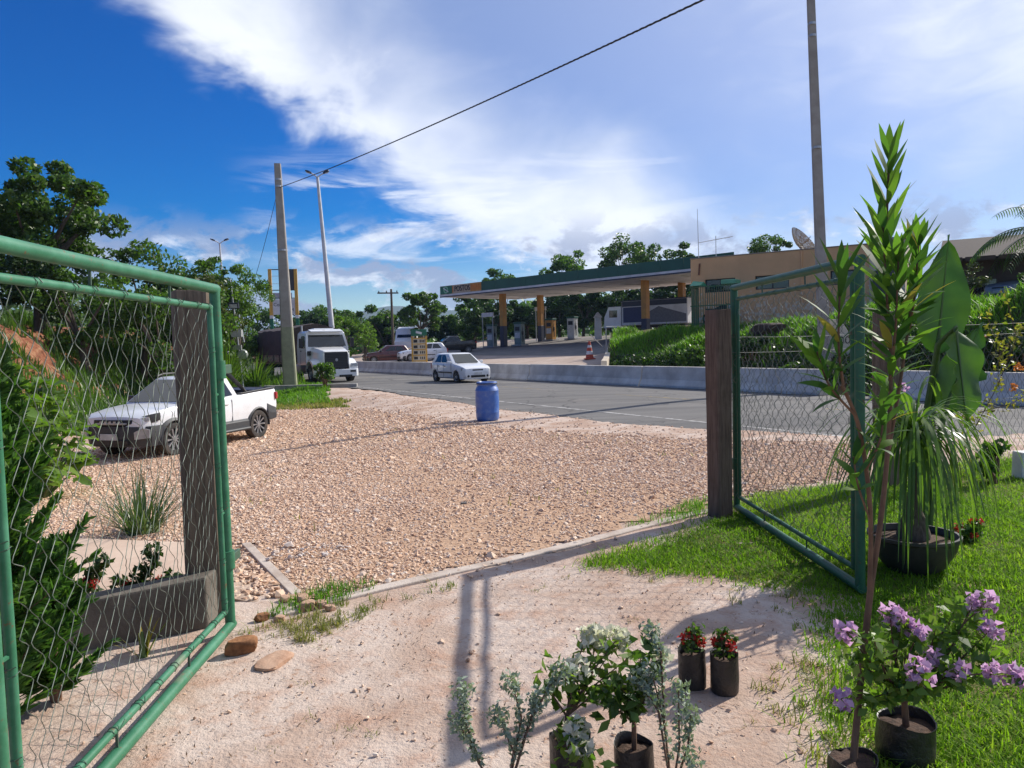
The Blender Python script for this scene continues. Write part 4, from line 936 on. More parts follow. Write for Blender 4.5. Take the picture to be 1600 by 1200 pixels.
# canopy: local x along the front edge to the right (nearer), local y away from the viewer
CA = math.atan2(-.72, .69); cg = thing('fuel_canopy', 'long fuel station canopy with green fascia on amber columns', 'canopy', (-6.6, 72, 1.65), CA)
LC, DC, ZB = 31., 10., 4.45
MB().box((LC/2, DC/2, ZB+.10), (LC-.1, DC-.1, .12)).build('soffit', M_soff, cg)
MB().box((LC/2, DC/2, ZB+.5), (LC-.3, DC-.3, .7)).build('roof', M_soff, cg)
for k in range(16):
    x = LC*(k+.5)/16
    MB().box((x, -.02, ZB+.68), (LC/16-.02, .06, .80)).build('fascia_panel', M_green if k > 2 else M_tan, cg, bevel=.01)
for k in range(5): MB().box((-.02, DC*(k+.5)/5, ZB+.68), (.06, DC/5-.02, .80)).build('fascia_panel', M_green, cg, bevel=.01)
MB().box((LC/2, -.05, ZB+.19), (LC, .10, .16)).build('white_trim', M_whitep, cg); MB().box((LC/2, -.04, ZB+.06), (LC, .08, .10)).build('blue_trim', M_dkp, cg)
for k in range(9): MB().box((LC*(k+.5)/9, DC/2, ZB+.02), (.10, DC-.3, .06)).build('soffit_rib', M_whitep, cg)
for k in range(4):
    for y in (2.6, 7.4): MB().box((LC*(k+.5)/4, y, ZB+.02), (.9, .5, .05)).build('ceiling_light_panel', M_whitep, cg)
for cx in (6., 22.):
    for cy in (2.5, 7.5):
        z = -.35; MB().box((cx, cy, (ZB+z)/2+.05), (.48, .48, ZB-z)).build('column', M_yel2, cg, bevel=.03); MB().box((cx, cy, .55), (.50, .50, 2.0)).build('column_base', M_dkp, cg, bevel=.03)
# sign on the fascia's left end: emblem, POSTOS, orange lettering
MB().box((.95, -.06, ZB+.68), (1.75, .04, .74)).build('emblem_panel', M_gsign, cg, bevel=.01)
mb = MB(); mb.lathe([(.20, 0), (.34, 0), (.34, .03), (.20, .03)], (.95, -.11, ZB+.68), 20, 'Y'); mb.build('emblem_ring', plain('pale green emblem', (.22, .50, .30), .4), cg)
MB().box((.95, -.10, ZB+.68), (.85, .03, .10), ry=.5).build('emblem_bar', M_whitep, cg)
MB().box((1.95, -.07, ZB+.68), (.10, .03, .60)).build('letter_stroke', M_or, cg)
text('POSTOS', .72, M_ink, 'sign_lettering', cg, upright(3.3, -.075, ZB+.68), .02, .82)
MB().box((5.2, -.06, ZB+.68), (1.5, .03, .74)).build('orange_panel', plain('amber sign panel', (.55, .26, .05), .5), cg, bevel=.01)
for k, x in enumerate((4.62, 4.86, 5.10, 5.34, 5.58, 5.82)): MB().box((x, -.085, ZB+.66+.03*(k % 2)), (.15, .02, .52), ry=.12).build('orange_letter', M_or, cg)
def fc_z(x, y): return float(zfc(qt(x, y)[0]))
def canopy_pt(x, y): v = Matrix.Rotation(CA, 3, 'Z') @ Vector((x, y, 0)); return (v.x-6.6, v.y+72)
M_pumpg = plain('pump grey-green', (.20, .25, .22), .5); M_pumpw = plain('pump white', (.6, .6, .58), .4)
def pump(label, cx, cy, front):
    x, y = canopy_pt(cx, cy); g_ = thing('fuel_pump', label, 'fuel pump', (x, y, fc_z(x, y)+.02), CA, 'fuel pumps under the canopy')
    MB().box((0, 0, .06), (1.3, .95, .14)).build('plinth', M_conc, g_, bevel=.02)
    b = MB().box((0, 0, 1.05), (.85, .55, 1.85)).build('cabinet', front, g_, bevel=.03)
    MB().box((0, -.285, 1.55), (.55, .03, .36)).build('display', M_ink, b, bevel=.01); MB().box((0, -.29, .95), (.62, .03, .5)).build('panel', M_pumpw, b, bevel=.01)
    MB().box((0, 0, 2.06), (1.0, .6, .18)).build('header', M_green, g_, bevel=.02)
    for sd in (-1, 1):
        nz = MB().box((sd*.47, -.05, 1.15), (.08, .16, .34)).build('nozzle', M_ink, g_, bevel=.02)
        MB().tube([(sd*.47, -.05, 1.0), (sd*.60, -.1, .55), (sd*.50, -.1, .35), (sd*.42, -.05, 1.7)], .022, 6).build('hose', M_ink, nz)
pump('grey-green fuel pump at the left end under the canopy', 4.6, 2.3, M_pumpg); pump('grey-green fuel pump just right of the front left column', 8.0, 2.6, M_pumpg)
pump('amber-fronted fuel pump beside the second column', 7.2, 7.6, M_yel2); pump('white fuel pump right of the second column', 9.8, 7.8, M_pumpw)
x, y = canopy_pt(4.4, 2.0); g_ = thing('pump_island_sign', 'pale overhead board on thin posts above the left fuel pump', 'sign', (x, y, fc_z(x, y)), CA)
MB().box((0, 0, 3.1), (1.6, .12, .40)).build('board', M_whitep, g_, bevel=.02)
for sx_ in (-.7, .7): MB().tube([(sx_, 0, 0), (sx_, 0, 3.0)], .04, 8).build('post', M_steel, g_)
x, y = canopy_pt(5.6, 7.9); g_ = thing('pump_island_sign', 'pale overhead board beside the second amber column', 'sign', (x, y, fc_z(x, y)), CA)
MB().box((0, 0, 3.2), (1.5, .12, .36)).build('board', M_whitep, g_, bevel=.02)
for sx_ in (-.65, .65): MB().tube([(sx_, 0, 0), (sx_, 0, 3.1)], .04, 8).build('post', M_steel, g_)
# box truck with a printed side, parked behind the right columns
def box_truck():
    g_ = thing('box_truck', 'white box truck with dark printed side parked under the canopy', 'truck', (11.6, 62.4, 2.05), math.atan2(.72, -.69)+R(8))
    MB().rings([[(x, y, z) for y, z in ((-1.1, .6), (1.1, .6), (1.1, zt), (-1.1, zt))] for x, zt in ((2.1, 2.35), (3.3, 2.35), (3.72, 1.5), (3.76, .6))]).build('cab', M_pw, g_, bevel=.06)
    patch(((3.735, 1.0, 1.5), (3.735, -1.0, 1.5), (3.33, -1.0, 2.28), (3.33, 1.0, 2.28)), (.04, .04, .03, .04), .012, M_glass, 'windscreen', g_)
    for sd in (1, -1):
        MB().box((2.85, sd*1.105, 1.75), (.75, .02, .6)).build('side_window', M_glass, g_)
        wheel(g_, 2.85, sd*.95, .42, .26, sd, 8, style='steel', hub=.55); wheel(g_, -1.9, sd*.95, .42, .40, sd, 8, style='steel', hub=.55)
    MB().box((-.95, 0, 1.75), (5.9, 2.3, 2.0)).build('cargo_box', M_whitep, g_, bevel=.03)
    for sd in (1, -1):
        MB().box((-.95, sd*1.155, 2.5), (5.8, .012, .42)).build('printed_band', M_dkp, g_); MB().box((.9, sd*1.155, 1.6), (1.9, .012, 1.25)).build('printed_panel', plain('navy print', (.03, .04, .12), .5), g_)
        MB().rings([[(x, sd*1.155, z) for x, z in ((-3.8, .9), (-.4, .9), (-.1, 1.6), (-1.4, 2.2), (-3.8, 1.5))], [(x, sd*1.163, z) for x, z in ((-3.8, .9), (-.4, .9), (-.1, 1.6), (-1.4, 2.2), (-3.8, 1.5))]]).build('printed_panel', plain('grey print', (.16, .16, .17), .5), g_)
    MB().box((-.95, 0, 2.77), (5.95, 2.34, .08)).build('box_top_rail', M_dkp, g_); MB().box((0, 0, .62), (6.6, .8, .22)).build('chassis', M_blk, g_)
    MB().box((3.76, 0, .55), (.12, 2.1, .3)).build('front_bumper', M_clad, g_, bevel=.03)
    for sd in (1, -1): MB().box((3.79, sd*.8, .86), (.04, .32, .16)).build('headlight', M_lamp, g_)
box_truck()
g_ = thing('delivery_van', 'white high-sided van standing far behind the parked cars', 'van', (-11.6, 86, 1.0), heading(-.12, -1))
MB().rings([[(x, y, z) for y, z in ((-1.0, .4), (1.0, .4), (1.0, zt-.1), (.85, zt), (-.85, zt), (-1.0, zt-.1))] for x, zt in ((-2.8, 2.7), (1.2, 2.75), (1.9, 2.55), (2.5, 1.45), (2.9, 1.1))]).build('body', M_pw, g_, smooth=30)
patch(((2.47, .85, 1.5), (2.47, -.85, 1.5), (1.93, -.8, 2.45), (1.93, .8, 2.45)), (.03, .03, .03, .03), .02, M_glass, 'windscreen', g_)
for sd in (1, -1):
    MB().box((1.2, sd*1.005, 1.75), (.9, .03, .6)).build('side_window', M_glass, g_); MB().box((-1.2, sd*1.005, 1.75), (2.6, .03, .55)).build('side_window', M_glass, g_)
    wheel(g_, 1.9, sd*.88, .36, .24, sd, 8, style='steel', hub=.55); wheel(g_, -1.7, sd*.88, .36, .24, sd, 8, style='steel', hub=.55)
# yellow price board on the forecourt edge
g_ = thing('price_board', 'yellow-framed fuel price board with green header behind the barrier', 'sign', (-6.15, 50.3, .05), R(5)); g_.scale = (1, 1, 1.30)
M_frame = plain('amber sign frame', (.60, .34, .05), .5); M_cream = plain('cream price panel', (.62, .55, .42), .5)
for sx_ in (-.47, .47): MB().box((sx_, 0, .85), (.10, .12, 1.7)).build('frame_side', M_frame, g_, bevel=.01)
for k in range(6): MB().box((0, -.01, .12+k*.29), (.86, .10, .05)).build('frame_bar', M_frame, g_, bevel=.006)
for k in range(5):
    pn = MB().box((0, .02, .265+k*.29), (.84, .05, .235)).build('price_panel', M_cream, g_, bevel=.004)
    MB().box((-.24, -.012, .265+k*.29), (.26, .012, .14)).build('fuel_name', M_ink, pn)
    for j in range(3): MB().box((.08+j*.12, -.012, .265+k*.29), (.07, .012, .13)).build('price_digit', M_ink, pn)
hd = MB().box((0, 0, 1.86), (1.04, .14, .34)).build('header', M_gsign, g_, bevel=.01); MB().box((0, -.075, 1.86), (.40, .012, .12), ry=.2).build('header_emblem', M_whitep, hd)
# tall twin-post price sign seen behind the left pole
g_ = thing('station_sign', 'tall yellow and green twin-post sign frame behind the left utility pole', 'sign', (-21.0, 70, 0), R(12))
for sx_ in (-1.15, 1.15):
    MB().box((sx_, 0, 2.2), (.30, .30, 4.6)).build('post_base', M_gsign, g_, bevel=.02); MB().box((sx_, 0, 4.62), (.32, .32, .30)).build('post_band', M_whitep, g_, bevel=.02); MB().box((sx_, 0, 6.9), (.30, .30, 4.3)).build('post', M_frame, g_, bevel=.02)
for z in (9.0, 7.1, 6.35): MB().box((0, 0, z), (2.0, .08, .08)).build('cross_bar', M_blk, g_)
for z in (7.7, 8.4): MB().box((0, 0, z), (2.0, .03, .03)).build('cross_bar', M_steel, g_)
MB().box((.78, 0, 8.05), (.42, .10, 1.85)).build('dark_panel', M_clad, g_, bevel=.01)
bd = MB().box((0, -.02, 5.55), (2.0, .12, 1.45)).build('sign_panel', M_whitep, g_, bevel=.01)
bd2 = MB().box((-.1, -.02, 6.62), (1.7, .06, .45)).build('sign_panel', plain('faded grey panel', (.36, .36, .42), .6), g_, bevel=.01)
text('Con', .42, M_ink, 'sign_lettering', bd, upright(-.55, -.09, 5.75), .01); text('M', .42, M_ink, 'sign_lettering', bd, upright(.72, -.09, 5.25), .01)
# traffic cone
x, y, z = 4.55, 43.5, float(zfc(qt(4.55, 43.5)[0])); g_ = thing('traffic_cone', 'orange and white traffic cone at the corner of the forecourt wall', 'traffic cone', (x, y, z+.01))
M_cone = plain('orange cone rubber', (.50, .07, .03), .6)
MB().box((0, 0, .03), (.62, .62, .06)).build('base', M_cone, g_, bevel=.01); MB().lathe([(.24, .06), (.20, .28)], (0, 0, 0), 18).build('cone_body', M_cone, g_, smooth=40)
MB().lathe([(.20, .28), (.165, .48)], (0, 0, 0), 18).build('white_band', M_whitep, g_, smooth=40); MB().lathe([(.165, .48), (.125, .68)], (0, 0, 0), 18).build('cone_body', M_cone, g_, smooth=40)
MB().lathe([(.125, .68), (.10, .82)], (0, 0, 0), 18).build('white_band', M_whitep, g_, smooth=40); MB().lathe([(.10, .82), (.05, 1.05)], (0, 0, 0), 18, cap=True).build('cone_tip', M_cone, g_, smooth=40)
# round black-and-white marker posts at the forecourt
x, y = 7.7, 66.0; o = MB().rings([[(-.3, -.3, 0), (.3, -.3, 0), (.3, .3, 0), (-.3, .3, 0)], [(-.26, -.26, 1.9), (.26, -.26, 1.9), (.26, .26, 1.9), (-.26, .26, 1.9)], [(-.36, -.36, 1.95), (.36, -.36, 1.95), (.36, .36, 1.95), (-.36, .36, 1.95)], [(-.05, -.05, 2.4), (.05, -.05, 2.4), (.05, .05, 2.4), (-.05, .05, 2.4)]]).build('gate_pillar', M_whitep, bevel=.02)
o.location = (x, y, fc_z(x, y)); tag(o, 'white pillar with pointed cap beyond the forecourt, right of the pumps', 'pillar')
x, y = 5.75, 45.2; g_ = thing('barrier_frame', 'thin grey pipe frame at the end of the forecourt wall', 'railing', (x, y, fc_z(x, y)))
MB().tube([(0, 0, 0), (0, 0, 1.75), (1.1, .5, 1.75), (1.1, .5, 0)], .035, 8).build('pipe', M_steel, g_, smooth=50); MB().tube([(-1.0, -.4, 1.3), (0, 0, .3)], .03, 8).build('brace', M_steel, g_)

# ---------------------------------------------------------------- orange building
def flaked(name, base, flake, cov=(.50, .54), scale=2.2):
    mt, nt, nd, lk, bs = new_mat(name); v = objc(nd); sx = nd.new('ShaderNodeSeparateXYZ'); lk.new(v, sx.inputs[0])
    a = noise(nd, lk, v, scale, 7, .72, .3); b = noise(nd, lk, v, .8, 4, .6)
    low = mapr(nd, lk, sx.outputs[2], 3.1, .9, -.13, .06)
    ad = nd.new('ShaderNodeMath'); lk.new(a, ad.inputs[0]); lk.new(low, ad.inputs[1])
    c = mixc(nd, lk, mapr(nd, lk, b, .4, .7, 0, .5), base, tuple(x*.72 for x in base))
    c = mixc(nd, lk, mapr(nd, lk, ad.outputs[0], cov[0], cov[1]), c, flake); lk.new(c, bs.inputs['Base Color']); bs.inputs['Roughness'].default_value = .9
    bs.inputs['Specular IOR Level'].default_value = .15; bump(nd, lk, bs, a, .5, .01); return mt
M_owall = flaked('flaking orange render', (.74, .43, .225), (.76, .64, .52), (.565, .62), 4.6)
BA = math.atan2(-5.0, 7.9); bg_ = thing('roadside_building', 'low flat-roofed orange building with flaking paint on the grass bank', 'building', (9.65, 40.0, 2.0), BA)
LB, DB, HB = 9.2, 9.0, 3.75
# front wall with real window openings, laid as piers and lintels
wins = [(.75, 2.35, 2.05, 2.62), (3.35, 5.0, 1.98, 2.62), (6.9, 8.2, 1.95, 2.6)]
mb = MB(); z0_, z1_ = 1.95, 2.64
mb.box((LB/2, .11, z0_/2-.5), (LB, .22, z0_+1.0)); mb.box((LB/2, .11, (z1_+HB)/2), (LB, .22, HB-z1_)); e = 0.
for a, b, c, d in wins+[(LB, LB, 0, 0)]:
    if a > e: mb.box(((a+e)/2, .11, (z0_+z1_)/2), (a-e, .22, z1_-z0_))
    e = b
mb.build('front_wall', M_owall, bg_)
for nm, c, d in (('side_wall', (.11, DB/2+.1, HB/2-.5), (.22, DB-.25, HB+1)), ('side_wall', (LB-.11, DB/2+.1, HB/2-.5), (.22, DB-.25, HB+1)), ('rear_wall', (LB/2, DB-.11, HB/2-.5), (LB, .2, HB+1))): MB().box(c, d).build(nm, M_owall, bg_)
MB().box((LB/2, DB/2, HB-.35), (LB-.46, DB-.5, .12)).build('roof', M_conc, bg_); MB().box((LB/2, .11, HB+.03), (LB+.06, .28, .06)).build('parapet_cap', plain('grey mortar cap', (.30, .24, .18), .9), bg_, bevel=.01)
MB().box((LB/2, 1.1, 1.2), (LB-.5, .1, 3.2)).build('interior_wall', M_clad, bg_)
for a, b, c, d in wins:
    f_ = MB(); f_.box(((a+b)/2, .15, z0_+.02), (b-a, .08, .05)); f_.box(((a+b)/2, .15, z1_-.03), (b-a, .08, .05)); f_.box((a+.03, .15, (z0_+z1_)/2), (.05, .08, z1_-z0_-.1)); f_.box((b-.03, .15, (z0_+z1_)/2), (.05, .08, z1_-z0_-.1)); f_.box(((a+b)/2, .15, (z0_+z1_)/2), (.05, .08, z1_-z0_-.1))
    wo = f_.build('window', M_clad, bg_); MB().box(((a+b)/2, .17, (z0_+z1_)/2), (b-a-.08, .012, z1_-z0_-.08)).build('pane', M_glass, wo)
MB().tube([(.45, -.04, 2.9), (.5, -.04, 3.5)], .045, 8).build('drain_pipe', plain('rusty pipe', (.22, .09, .05), .8), bg_)
MB().tube([(5.6, -.04, 1.2), (5.6, -.04, 3.7)], .04, 8).build('drain_pipe', M_owall, bg_)
wi = thing('building_annex', 'pale end block of the orange building beside the oleander', 'building', (16.9, 35.35, 2.0), BA)
MB().box((.75, 2.0, 1.3), (1.5, 4.0, 5.2)).build('wall', M_wallw, wi, bevel=.02); MB().box((.75, 2.0, 3.94), (1.7, 4.2, .10)).build('roof_slab', M_conc, wi, bevel=.01)
MB().box((.6, -.02, 1.6), (.9, .06, 1.8)).build('door', M_clad, wi)
# satellite dish and aerials on the roof
sd_ = thing('satellite_dish', 'rusty mesh satellite dish on the roof of the orange building', 'satellite dish', (15.25, 39.3, 5.20), R(-8))
dm = MB(); rings = []
for i in range(7): r_ = .95*i/6+.02; rings.append([(r_*math.cos(a), r_*math.sin(a), .42*r_*r_) for a in np.linspace(0, 2*math.pi, 25)[:-1]])
dm.rings(rings, cap=False); DM = Matrix.Translation((-.1, 0, 1.0)) @ Matrix.Rotation(R(50), 4, 'Y')
M_dish = plain('rusted dish mesh', (.36, .28, .19), .7, col2=(.22, .13, .08), vscale=5)
def placed(mb, Mx): mb.V = [tuple(Mx @ Vector(v)) for v in mb.V]; return mb
rb_ = MB()
for k in range(12):
    a = k*math.pi/6; rb_.tube([(r_*math.cos(a), r_*math.sin(a), .42*r_*r_-.012) for r_ in np.linspace(.05, .96, 6)], .014, 5)
for r_ in (.4, .7, .96): rb_.tube([(r_*math.cos(a), r_*math.sin(a), .42*r_*r_) for a in np.linspace(0, 2*math.pi, 25)], .012, 5)
mt, nt, nd, lk, bs = new_mat('perforated dish'); bs.inputs['Base Color'].default_value = (.40, .33, .24, 1); bs.inputs['Roughness'].default_value = .6
vo = nd.new('ShaderNodeTexVoronoi'); vo.inputs['Scale'].default_value = 26; lk.new(objc(nd), vo.inputs['Vector']); lk.new(mapr(nd, lk, vo.outputs['Distance'], .30, .34), bs.inputs['Alpha'])
placed(dm, DM).build('dish', mt, sd_, smooth=True); placed(rb_, DM).build('rib_frame', M_dish, sd_)
MB().tube([(0, 0, 0), (0, 0, .95)], .05, 8).build('mast', M_steel, sd_); placed(MB().tube([(0, 0, .05), (0, 0, .75)], .025, 6), DM).build('feed_arm', M_steel, sd_)
an = thing('tv_aerial', 'thin mast with horizontal aerial above the orange building', 'aerial', (10.55, 41.8, 5.3), 0)
MB().tube([(0, 0, 0), (-.05, 0, 3.4)], [.025, .012], 6).build('mast', M_steel, an); MB().tube([(.95, 0, 0), (.95, 0, 1.9)], .02, 6).build('stay', M_steel, an); MB().tube([(.0, 0, 1.55), (1.9, 0, 1.85)], .016, 6).build('boom', M_steel, an)
for k in range(6): MB().tube([(.75+k*.2, -.3, 1.67+k*.03), (.75+k*.2, .3, 1.67+k*.03)], .008, 5).build('element', M_steel, an)
# green cage of railings at the building's left end
cgx = thing('railing_cage', 'green barred cage at the left end of the orange building', 'railing', (9.15, 38.1, 2.2), BA)
M_rail = plain('green railing paint', (.03, .13, .06), .5, col2=(.08, .12, .04), vscale=3)
for k in range(20): MB().box((.08+k*.115, 0, 1.0), (.028, .028, 2.0)).build('bar', M_rail, cgx)
for k in range(8): MB().box((.03, .12+k*.14, 1.0), (.028, .028, 2.0)).build('bar', M_rail, cgx)
for z in (.1, 1.0, 1.95): MB().box((1.15, 0, z), (2.3, .04, .05)).build('rail', M_rail, cgx); MB().box((.03, .6, z), (.04, 1.2, .05)).build('rail', M_rail, cgx)
MB().rings([[(0, -.1, 2.02), (0, 1.1, 2.02), (0, .5, 2.30)], [(.55, -.1, 2.02), (.55, 1.1, 2.02), (.55, .5, 2.22)]]).build('cage_roof', plain('bright green sheet', (.05, .33, .17), .5), cgx)
MB().box((1.95, .4, 2.12), (.75, .9, .22)).build('awning', plain('pale green sheet', (.12, .36, .22), .5), cgx, bevel=.03)
mk = thing('motorcycle', 'dark motorcycle parked inside the green railing cage', 'motorcycle', (10.5, 38.1, 2.25), BA)
for x in (-.62, .62): wo = MB().lathe([(.22, -.05), (.30, -.045), (.31, 0), (.30, .045), (.22, .05)], (x, .5, .32), 20, 'Y').build('wheel', M_tyre, mk, smooth=40); MB().lathe([(.22, -.02), (.04, -.03), (.04, .03), (.22, .02)], (x, .5, .32), 12, 'Y').build('rim', M_cap, wo)
MB().rings([[(x, .5-w_, z), (x, .5+w_, z), (x, .5+w_*.7, z+h_), (x, .5-w_*.7, z+h_)] for x, w_, z, h_ in ((-.75, .06, .78, .06), (-.3, .13, .70, .12), (.1, .14, .72, .28), (.35, .10, .78, .2))]).build('tank_and_seat', M_blk, mk, bevel=.03)
MB().box((0, .5, .45), (.5, .26, .36)).build('engine', M_clad, mk, bevel=.05); MB().tube([(.62, .5, .32), (.42, .5, 1.02)], .035, 8).build('fork', M_steel, mk)
MB().tube([(.38, .15, 1.08), (.42, .5, 1.02), (.38, .85, 1.08)], .018, 6).build('handlebar', M_blk, mk); MB().box((.50, .5, .92), (.14, .2, .2)).build('headlight', M_lamp, mk, bevel=.04)
# sign panel beside the right pole
sg = thing('roadside_sign', 'cream roadside sign with black lettering behind the oleander, beside the right pole', 'sign', (10.95, 25.95, -.25), R(-14))
MB().rings([[(x, y, z) for x, z in ((-.30, 1.0), (.78, 1.0), (.66, 1.95), (.42, 2.35), (-.30, 2.38))] for y in (-.03, .03)]).build('panel', plain('cream sign board', (.62, .56, .44), .6), sg, bevel=.01)
text('FECHADO', .36, M_ink, 'sign_lettering', sg, upright(.20, -.036, 1.62), .004, .62)
for x in (-.1, .6): MB().box((x, .06, .6), (.06, .06, 1.3)).build('leg', M_clad, sg)
o = MB().lathe([(.26, 0), (.30, .04), (.16, .10), (.10, .45), (.03, .60)], (0, 0, 0), 14, cap=True).build('road_cone', M_cone, smooth=40); o.location = (9.55, 23.6, -.24); o.rotation_euler = (.5, .3, .6); tag(o, 'small tipped orange cone against the barrier end near the right pole', 'traffic cone')
# dark house and wall at the far right
dh = thing('dark_house', 'shaded dark brown house with a low roof at the far right', 'house', (19.9, 33.6, 1.75), R(-32))
M_dw = plain('dark brown render', (.13, .085, .06), .9, vscale=1.5)
MB().box((4, 3, 1.4), (8, 6, 3.6)).build('wall', M_dw, dh); MB().rings([[(x, -1.2, 2.95), (x, 3, 4.2), (x, 7.2, 2.95), (x, 7.2, 2.85), (x, 3, 4.05), (x, -1.2, 2.85)] for x in (-.6, 8.6)]).build('roof', plain('dark tile roof', (.045, .028, .022), .9), dh)
for k in range(7): MB().box((-.6+.35+k*1.2, -1.22, 2.90), (1.1, .05, .18)).build('eave_board', M_dw, dh)
for x in (1.0, 4.0, 7.0): MB().box((x, -.02, 1.4), (1.1, .08, 1.3)).build('window', M_glass, dh)
for x in (.0, 4.0, 8.0): MB().box((x, -1.0, 1.1), (.18, .18, 3.6)).build('porch_post', M_dw, dh)

# ---------------------------------------------------------------- blue barrel
bl = thing('plastic_barrel', 'blue plastic drum standing at the edge of the gravel lot', 'barrel', (-.62, 18.35, -.27))
M_blue = plain('blue plastic', (.045, .13, .42), .42, col2=(.13, .21, .42), vscale=7, cover=(.46, .70), spec=.5)
MB().lathe([(.02, 0), (.255, 0), (.275, .03), (.283, .10), (.283, .17), (.290, .19), (.283, .21), (.287, .36), (.290, .48), (.287, .60), (.283, .71), (.290, .73), (.280, .75), (.262, .80), (.235, .835), (.232, .865)], (0, 0, 0), 40).build('drum', M_blue, bl, smooth=40)
MB().lathe([(.243, .86), (.252, .872), (.252, .925), (.243, .94), (.20, .945), (.19, .93), (.02, .93)], (0, 0, 0), 40).build('lid', M_blue, bl, smooth=40)
MB().lathe([(.256, .885), (.262, .893), (.262, .903), (.256, .911)], (0, 0, 0), 40).build('clamp_ring', plain('black clamp ring', (.02, .025, .04), .5), bl, smooth=40)
# ---------------------------------------------------------------- vegetation
def unit(v): return v/np.maximum(np.linalg.norm(v, axis=-1, keepdims=True), 1e-9)
def leaf_quads(Cn, L, W, rng, up=.4, axis=None, fold=.18):
    """folded diamond leaves at centres Cn"""
    n = len(Cn); a = unit(rng.normal(size=(n, 3)) if axis is None else axis + rng.normal(size=(n, 3))*.45)
    nr = unit(rng.normal(size=(n, 3)) + np.array([0, 0, up*2])); b = unit(np.cross(a, nr)); nn = np.cross(b, a)
    l = (np.broadcast_to(L, n)*rng.uniform(.7, 1.3, n))[:, None]; w_ = (np.broadcast_to(W, n)*rng.uniform(.75, 1.25, n))[:, None]
    V = np.stack([Cn-a*l*.5, Cn+b*w_*.5+nn*w_*fold, Cn+a*l*.5-nn*l*.08, Cn-b*w_*.5+nn*w_*fold], 1)
    return V.reshape(-1, 3), np.arange(n*4).reshape(n, 4)
def ribbons(B, D, L, W, droop, rng, k=5, prof=None, side=None, curl=None):
    """strap leaves: base B, direction D, length L, width W, droop pulls tips down"""
    n = len(B); D = unit(np.asarray(D, float)); L = np.broadcast_to(L, n).astype(float); W = np.broadcast_to(W, n).astype(float); droop = np.broadcast_to(droop, n).astype(float)
    prof = prof if prof is not None else [.7, 1, .95, .8, .5, .05]
    sd = np.cross(D, np.array([0, 0, 1.])) if side is None else side
    bad = np.linalg.norm(sd, axis=1) < 1e-3; sd[bad] = [1, 0, 0]; sd = unit(sd)
    if curl is not None: sd = unit(sd + curl)
    P = np.array(B, float); V = np.zeros((n, k+1, 2, 3)); d = D.copy()
    for i in range(k+1):
        w_ = np.interp(i/k, np.linspace(0, 1, len(prof)), prof)
        V[:, i, 0] = P - sd*(W*w_/2)[:, None]; V[:, i, 1] = P + sd*(W*w_/2)[:, None]
        P = P + d*(L/k)[:, None]; d = unit(d + np.array([0, 0, -1.])*(droop/k)[:, None]*2)
    idx = np.arange(n*(k+1)*2).reshape(n, k+1, 2)
    F = np.stack([idx[:, :-1, 0], idx[:, :-1, 1], idx[:, 1:, 1], idx[:, 1:, 0]], -1).reshape(-1, 4)
    return V.reshape(-1, 3), F, np.repeat(rng.uniform(size=n), k)
def blades(P, H, W, rng, lean=.5, wind=(0, 0)):
    """grass blades: two faces each, bent"""
    n = len(P); a = rng.uniform(0, 6.283, n); s = np.stack([np.cos(a), np.sin(a), np.zeros(n)], 1); f = np.stack([-np.sin(a), np.cos(a), np.zeros(n)], 1)
    h = np.broadcast_to(H, n)*rng.lognormal(0, .3, n); w_ = np.broadcast_to(W, n); ln = (rng.uniform(0, lean, n)*h)[:, None]; f = f*ln + np.array([wind[0], wind[1], 0])*h[:, None]
    up = np.array([0, 0, 1.]); h_ = h[:, None]; w2 = (w_/2)[:, None]
    V = np.stack([P-s*w2, P+s*w2, P+up*h_*.55+f*.35+s*w2*.8, P+up*h_*.55+f*.35-s*w2*.8, P+up*h_*.92+f+s*w2*.1, P+up*h_*.92+f-s*w2*.1], 1)
    i = np.arange(n*6).reshape(n, 6); F = np.stack([i[:, [0, 1, 2, 3]], i[:, [3, 2, 4, 5]]], 1).reshape(-1, 4)
    return V.reshape(-1, 3), F, np.repeat(rng.uniform(size=n), 2)
def joinv(parts):
    V = []; F = []; r = []; b = 0
    for p in parts:
        V.append(p[0]); F.append(p[1]+b); b += len(p[0]); r.append(p[2] if len(p) > 2 else None)
    return np.concatenate(V), np.concatenate(F), r
L_dark = leafm('dark tropical leaf', [(.030, .064, .014), (.046, .098, .018), (.070, .132, .025), (.100, .165, .034)], .36)
L_mid = leafm('mid green leaf', [(.035, .075, .014), (.060, .125, .020), (.085, .16, .028), (.12, .20, .040)], .36)
L_light = leafm('light green leaf', [(.06, .115, .018), (.09, .17, .025), (.13, .22, .035), (.17, .26, .05)], .40)
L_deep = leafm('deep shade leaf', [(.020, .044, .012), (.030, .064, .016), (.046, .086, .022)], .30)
L_olive = leafm('olive leaf', [(.045, .065, .02), (.075, .095, .03), (.11, .125, .04)], .3)
L_grass = leafm('lawn blade', [(.055, .13, .012), (.085, .19, .018), (.115, .235, .024), (.17, .26, .045)], .42, .5, .3)
L_dry = leafm('dry grass blade', [(.09, .14, .025), (.16, .19, .05), (.30, .25, .11), (.12, .17, .03)], .35, .6, .2)
M_bark = wood('grey bark', (.06, .048, .038), (.12, .098, .078), (.19, .16, .13)); M_stem = plain('brown stem', (.17, .095, .055), .8, col2=(.11, .06, .035), vscale=14); M_gstem = plain('green stem', (.09, .15, .04), .6)
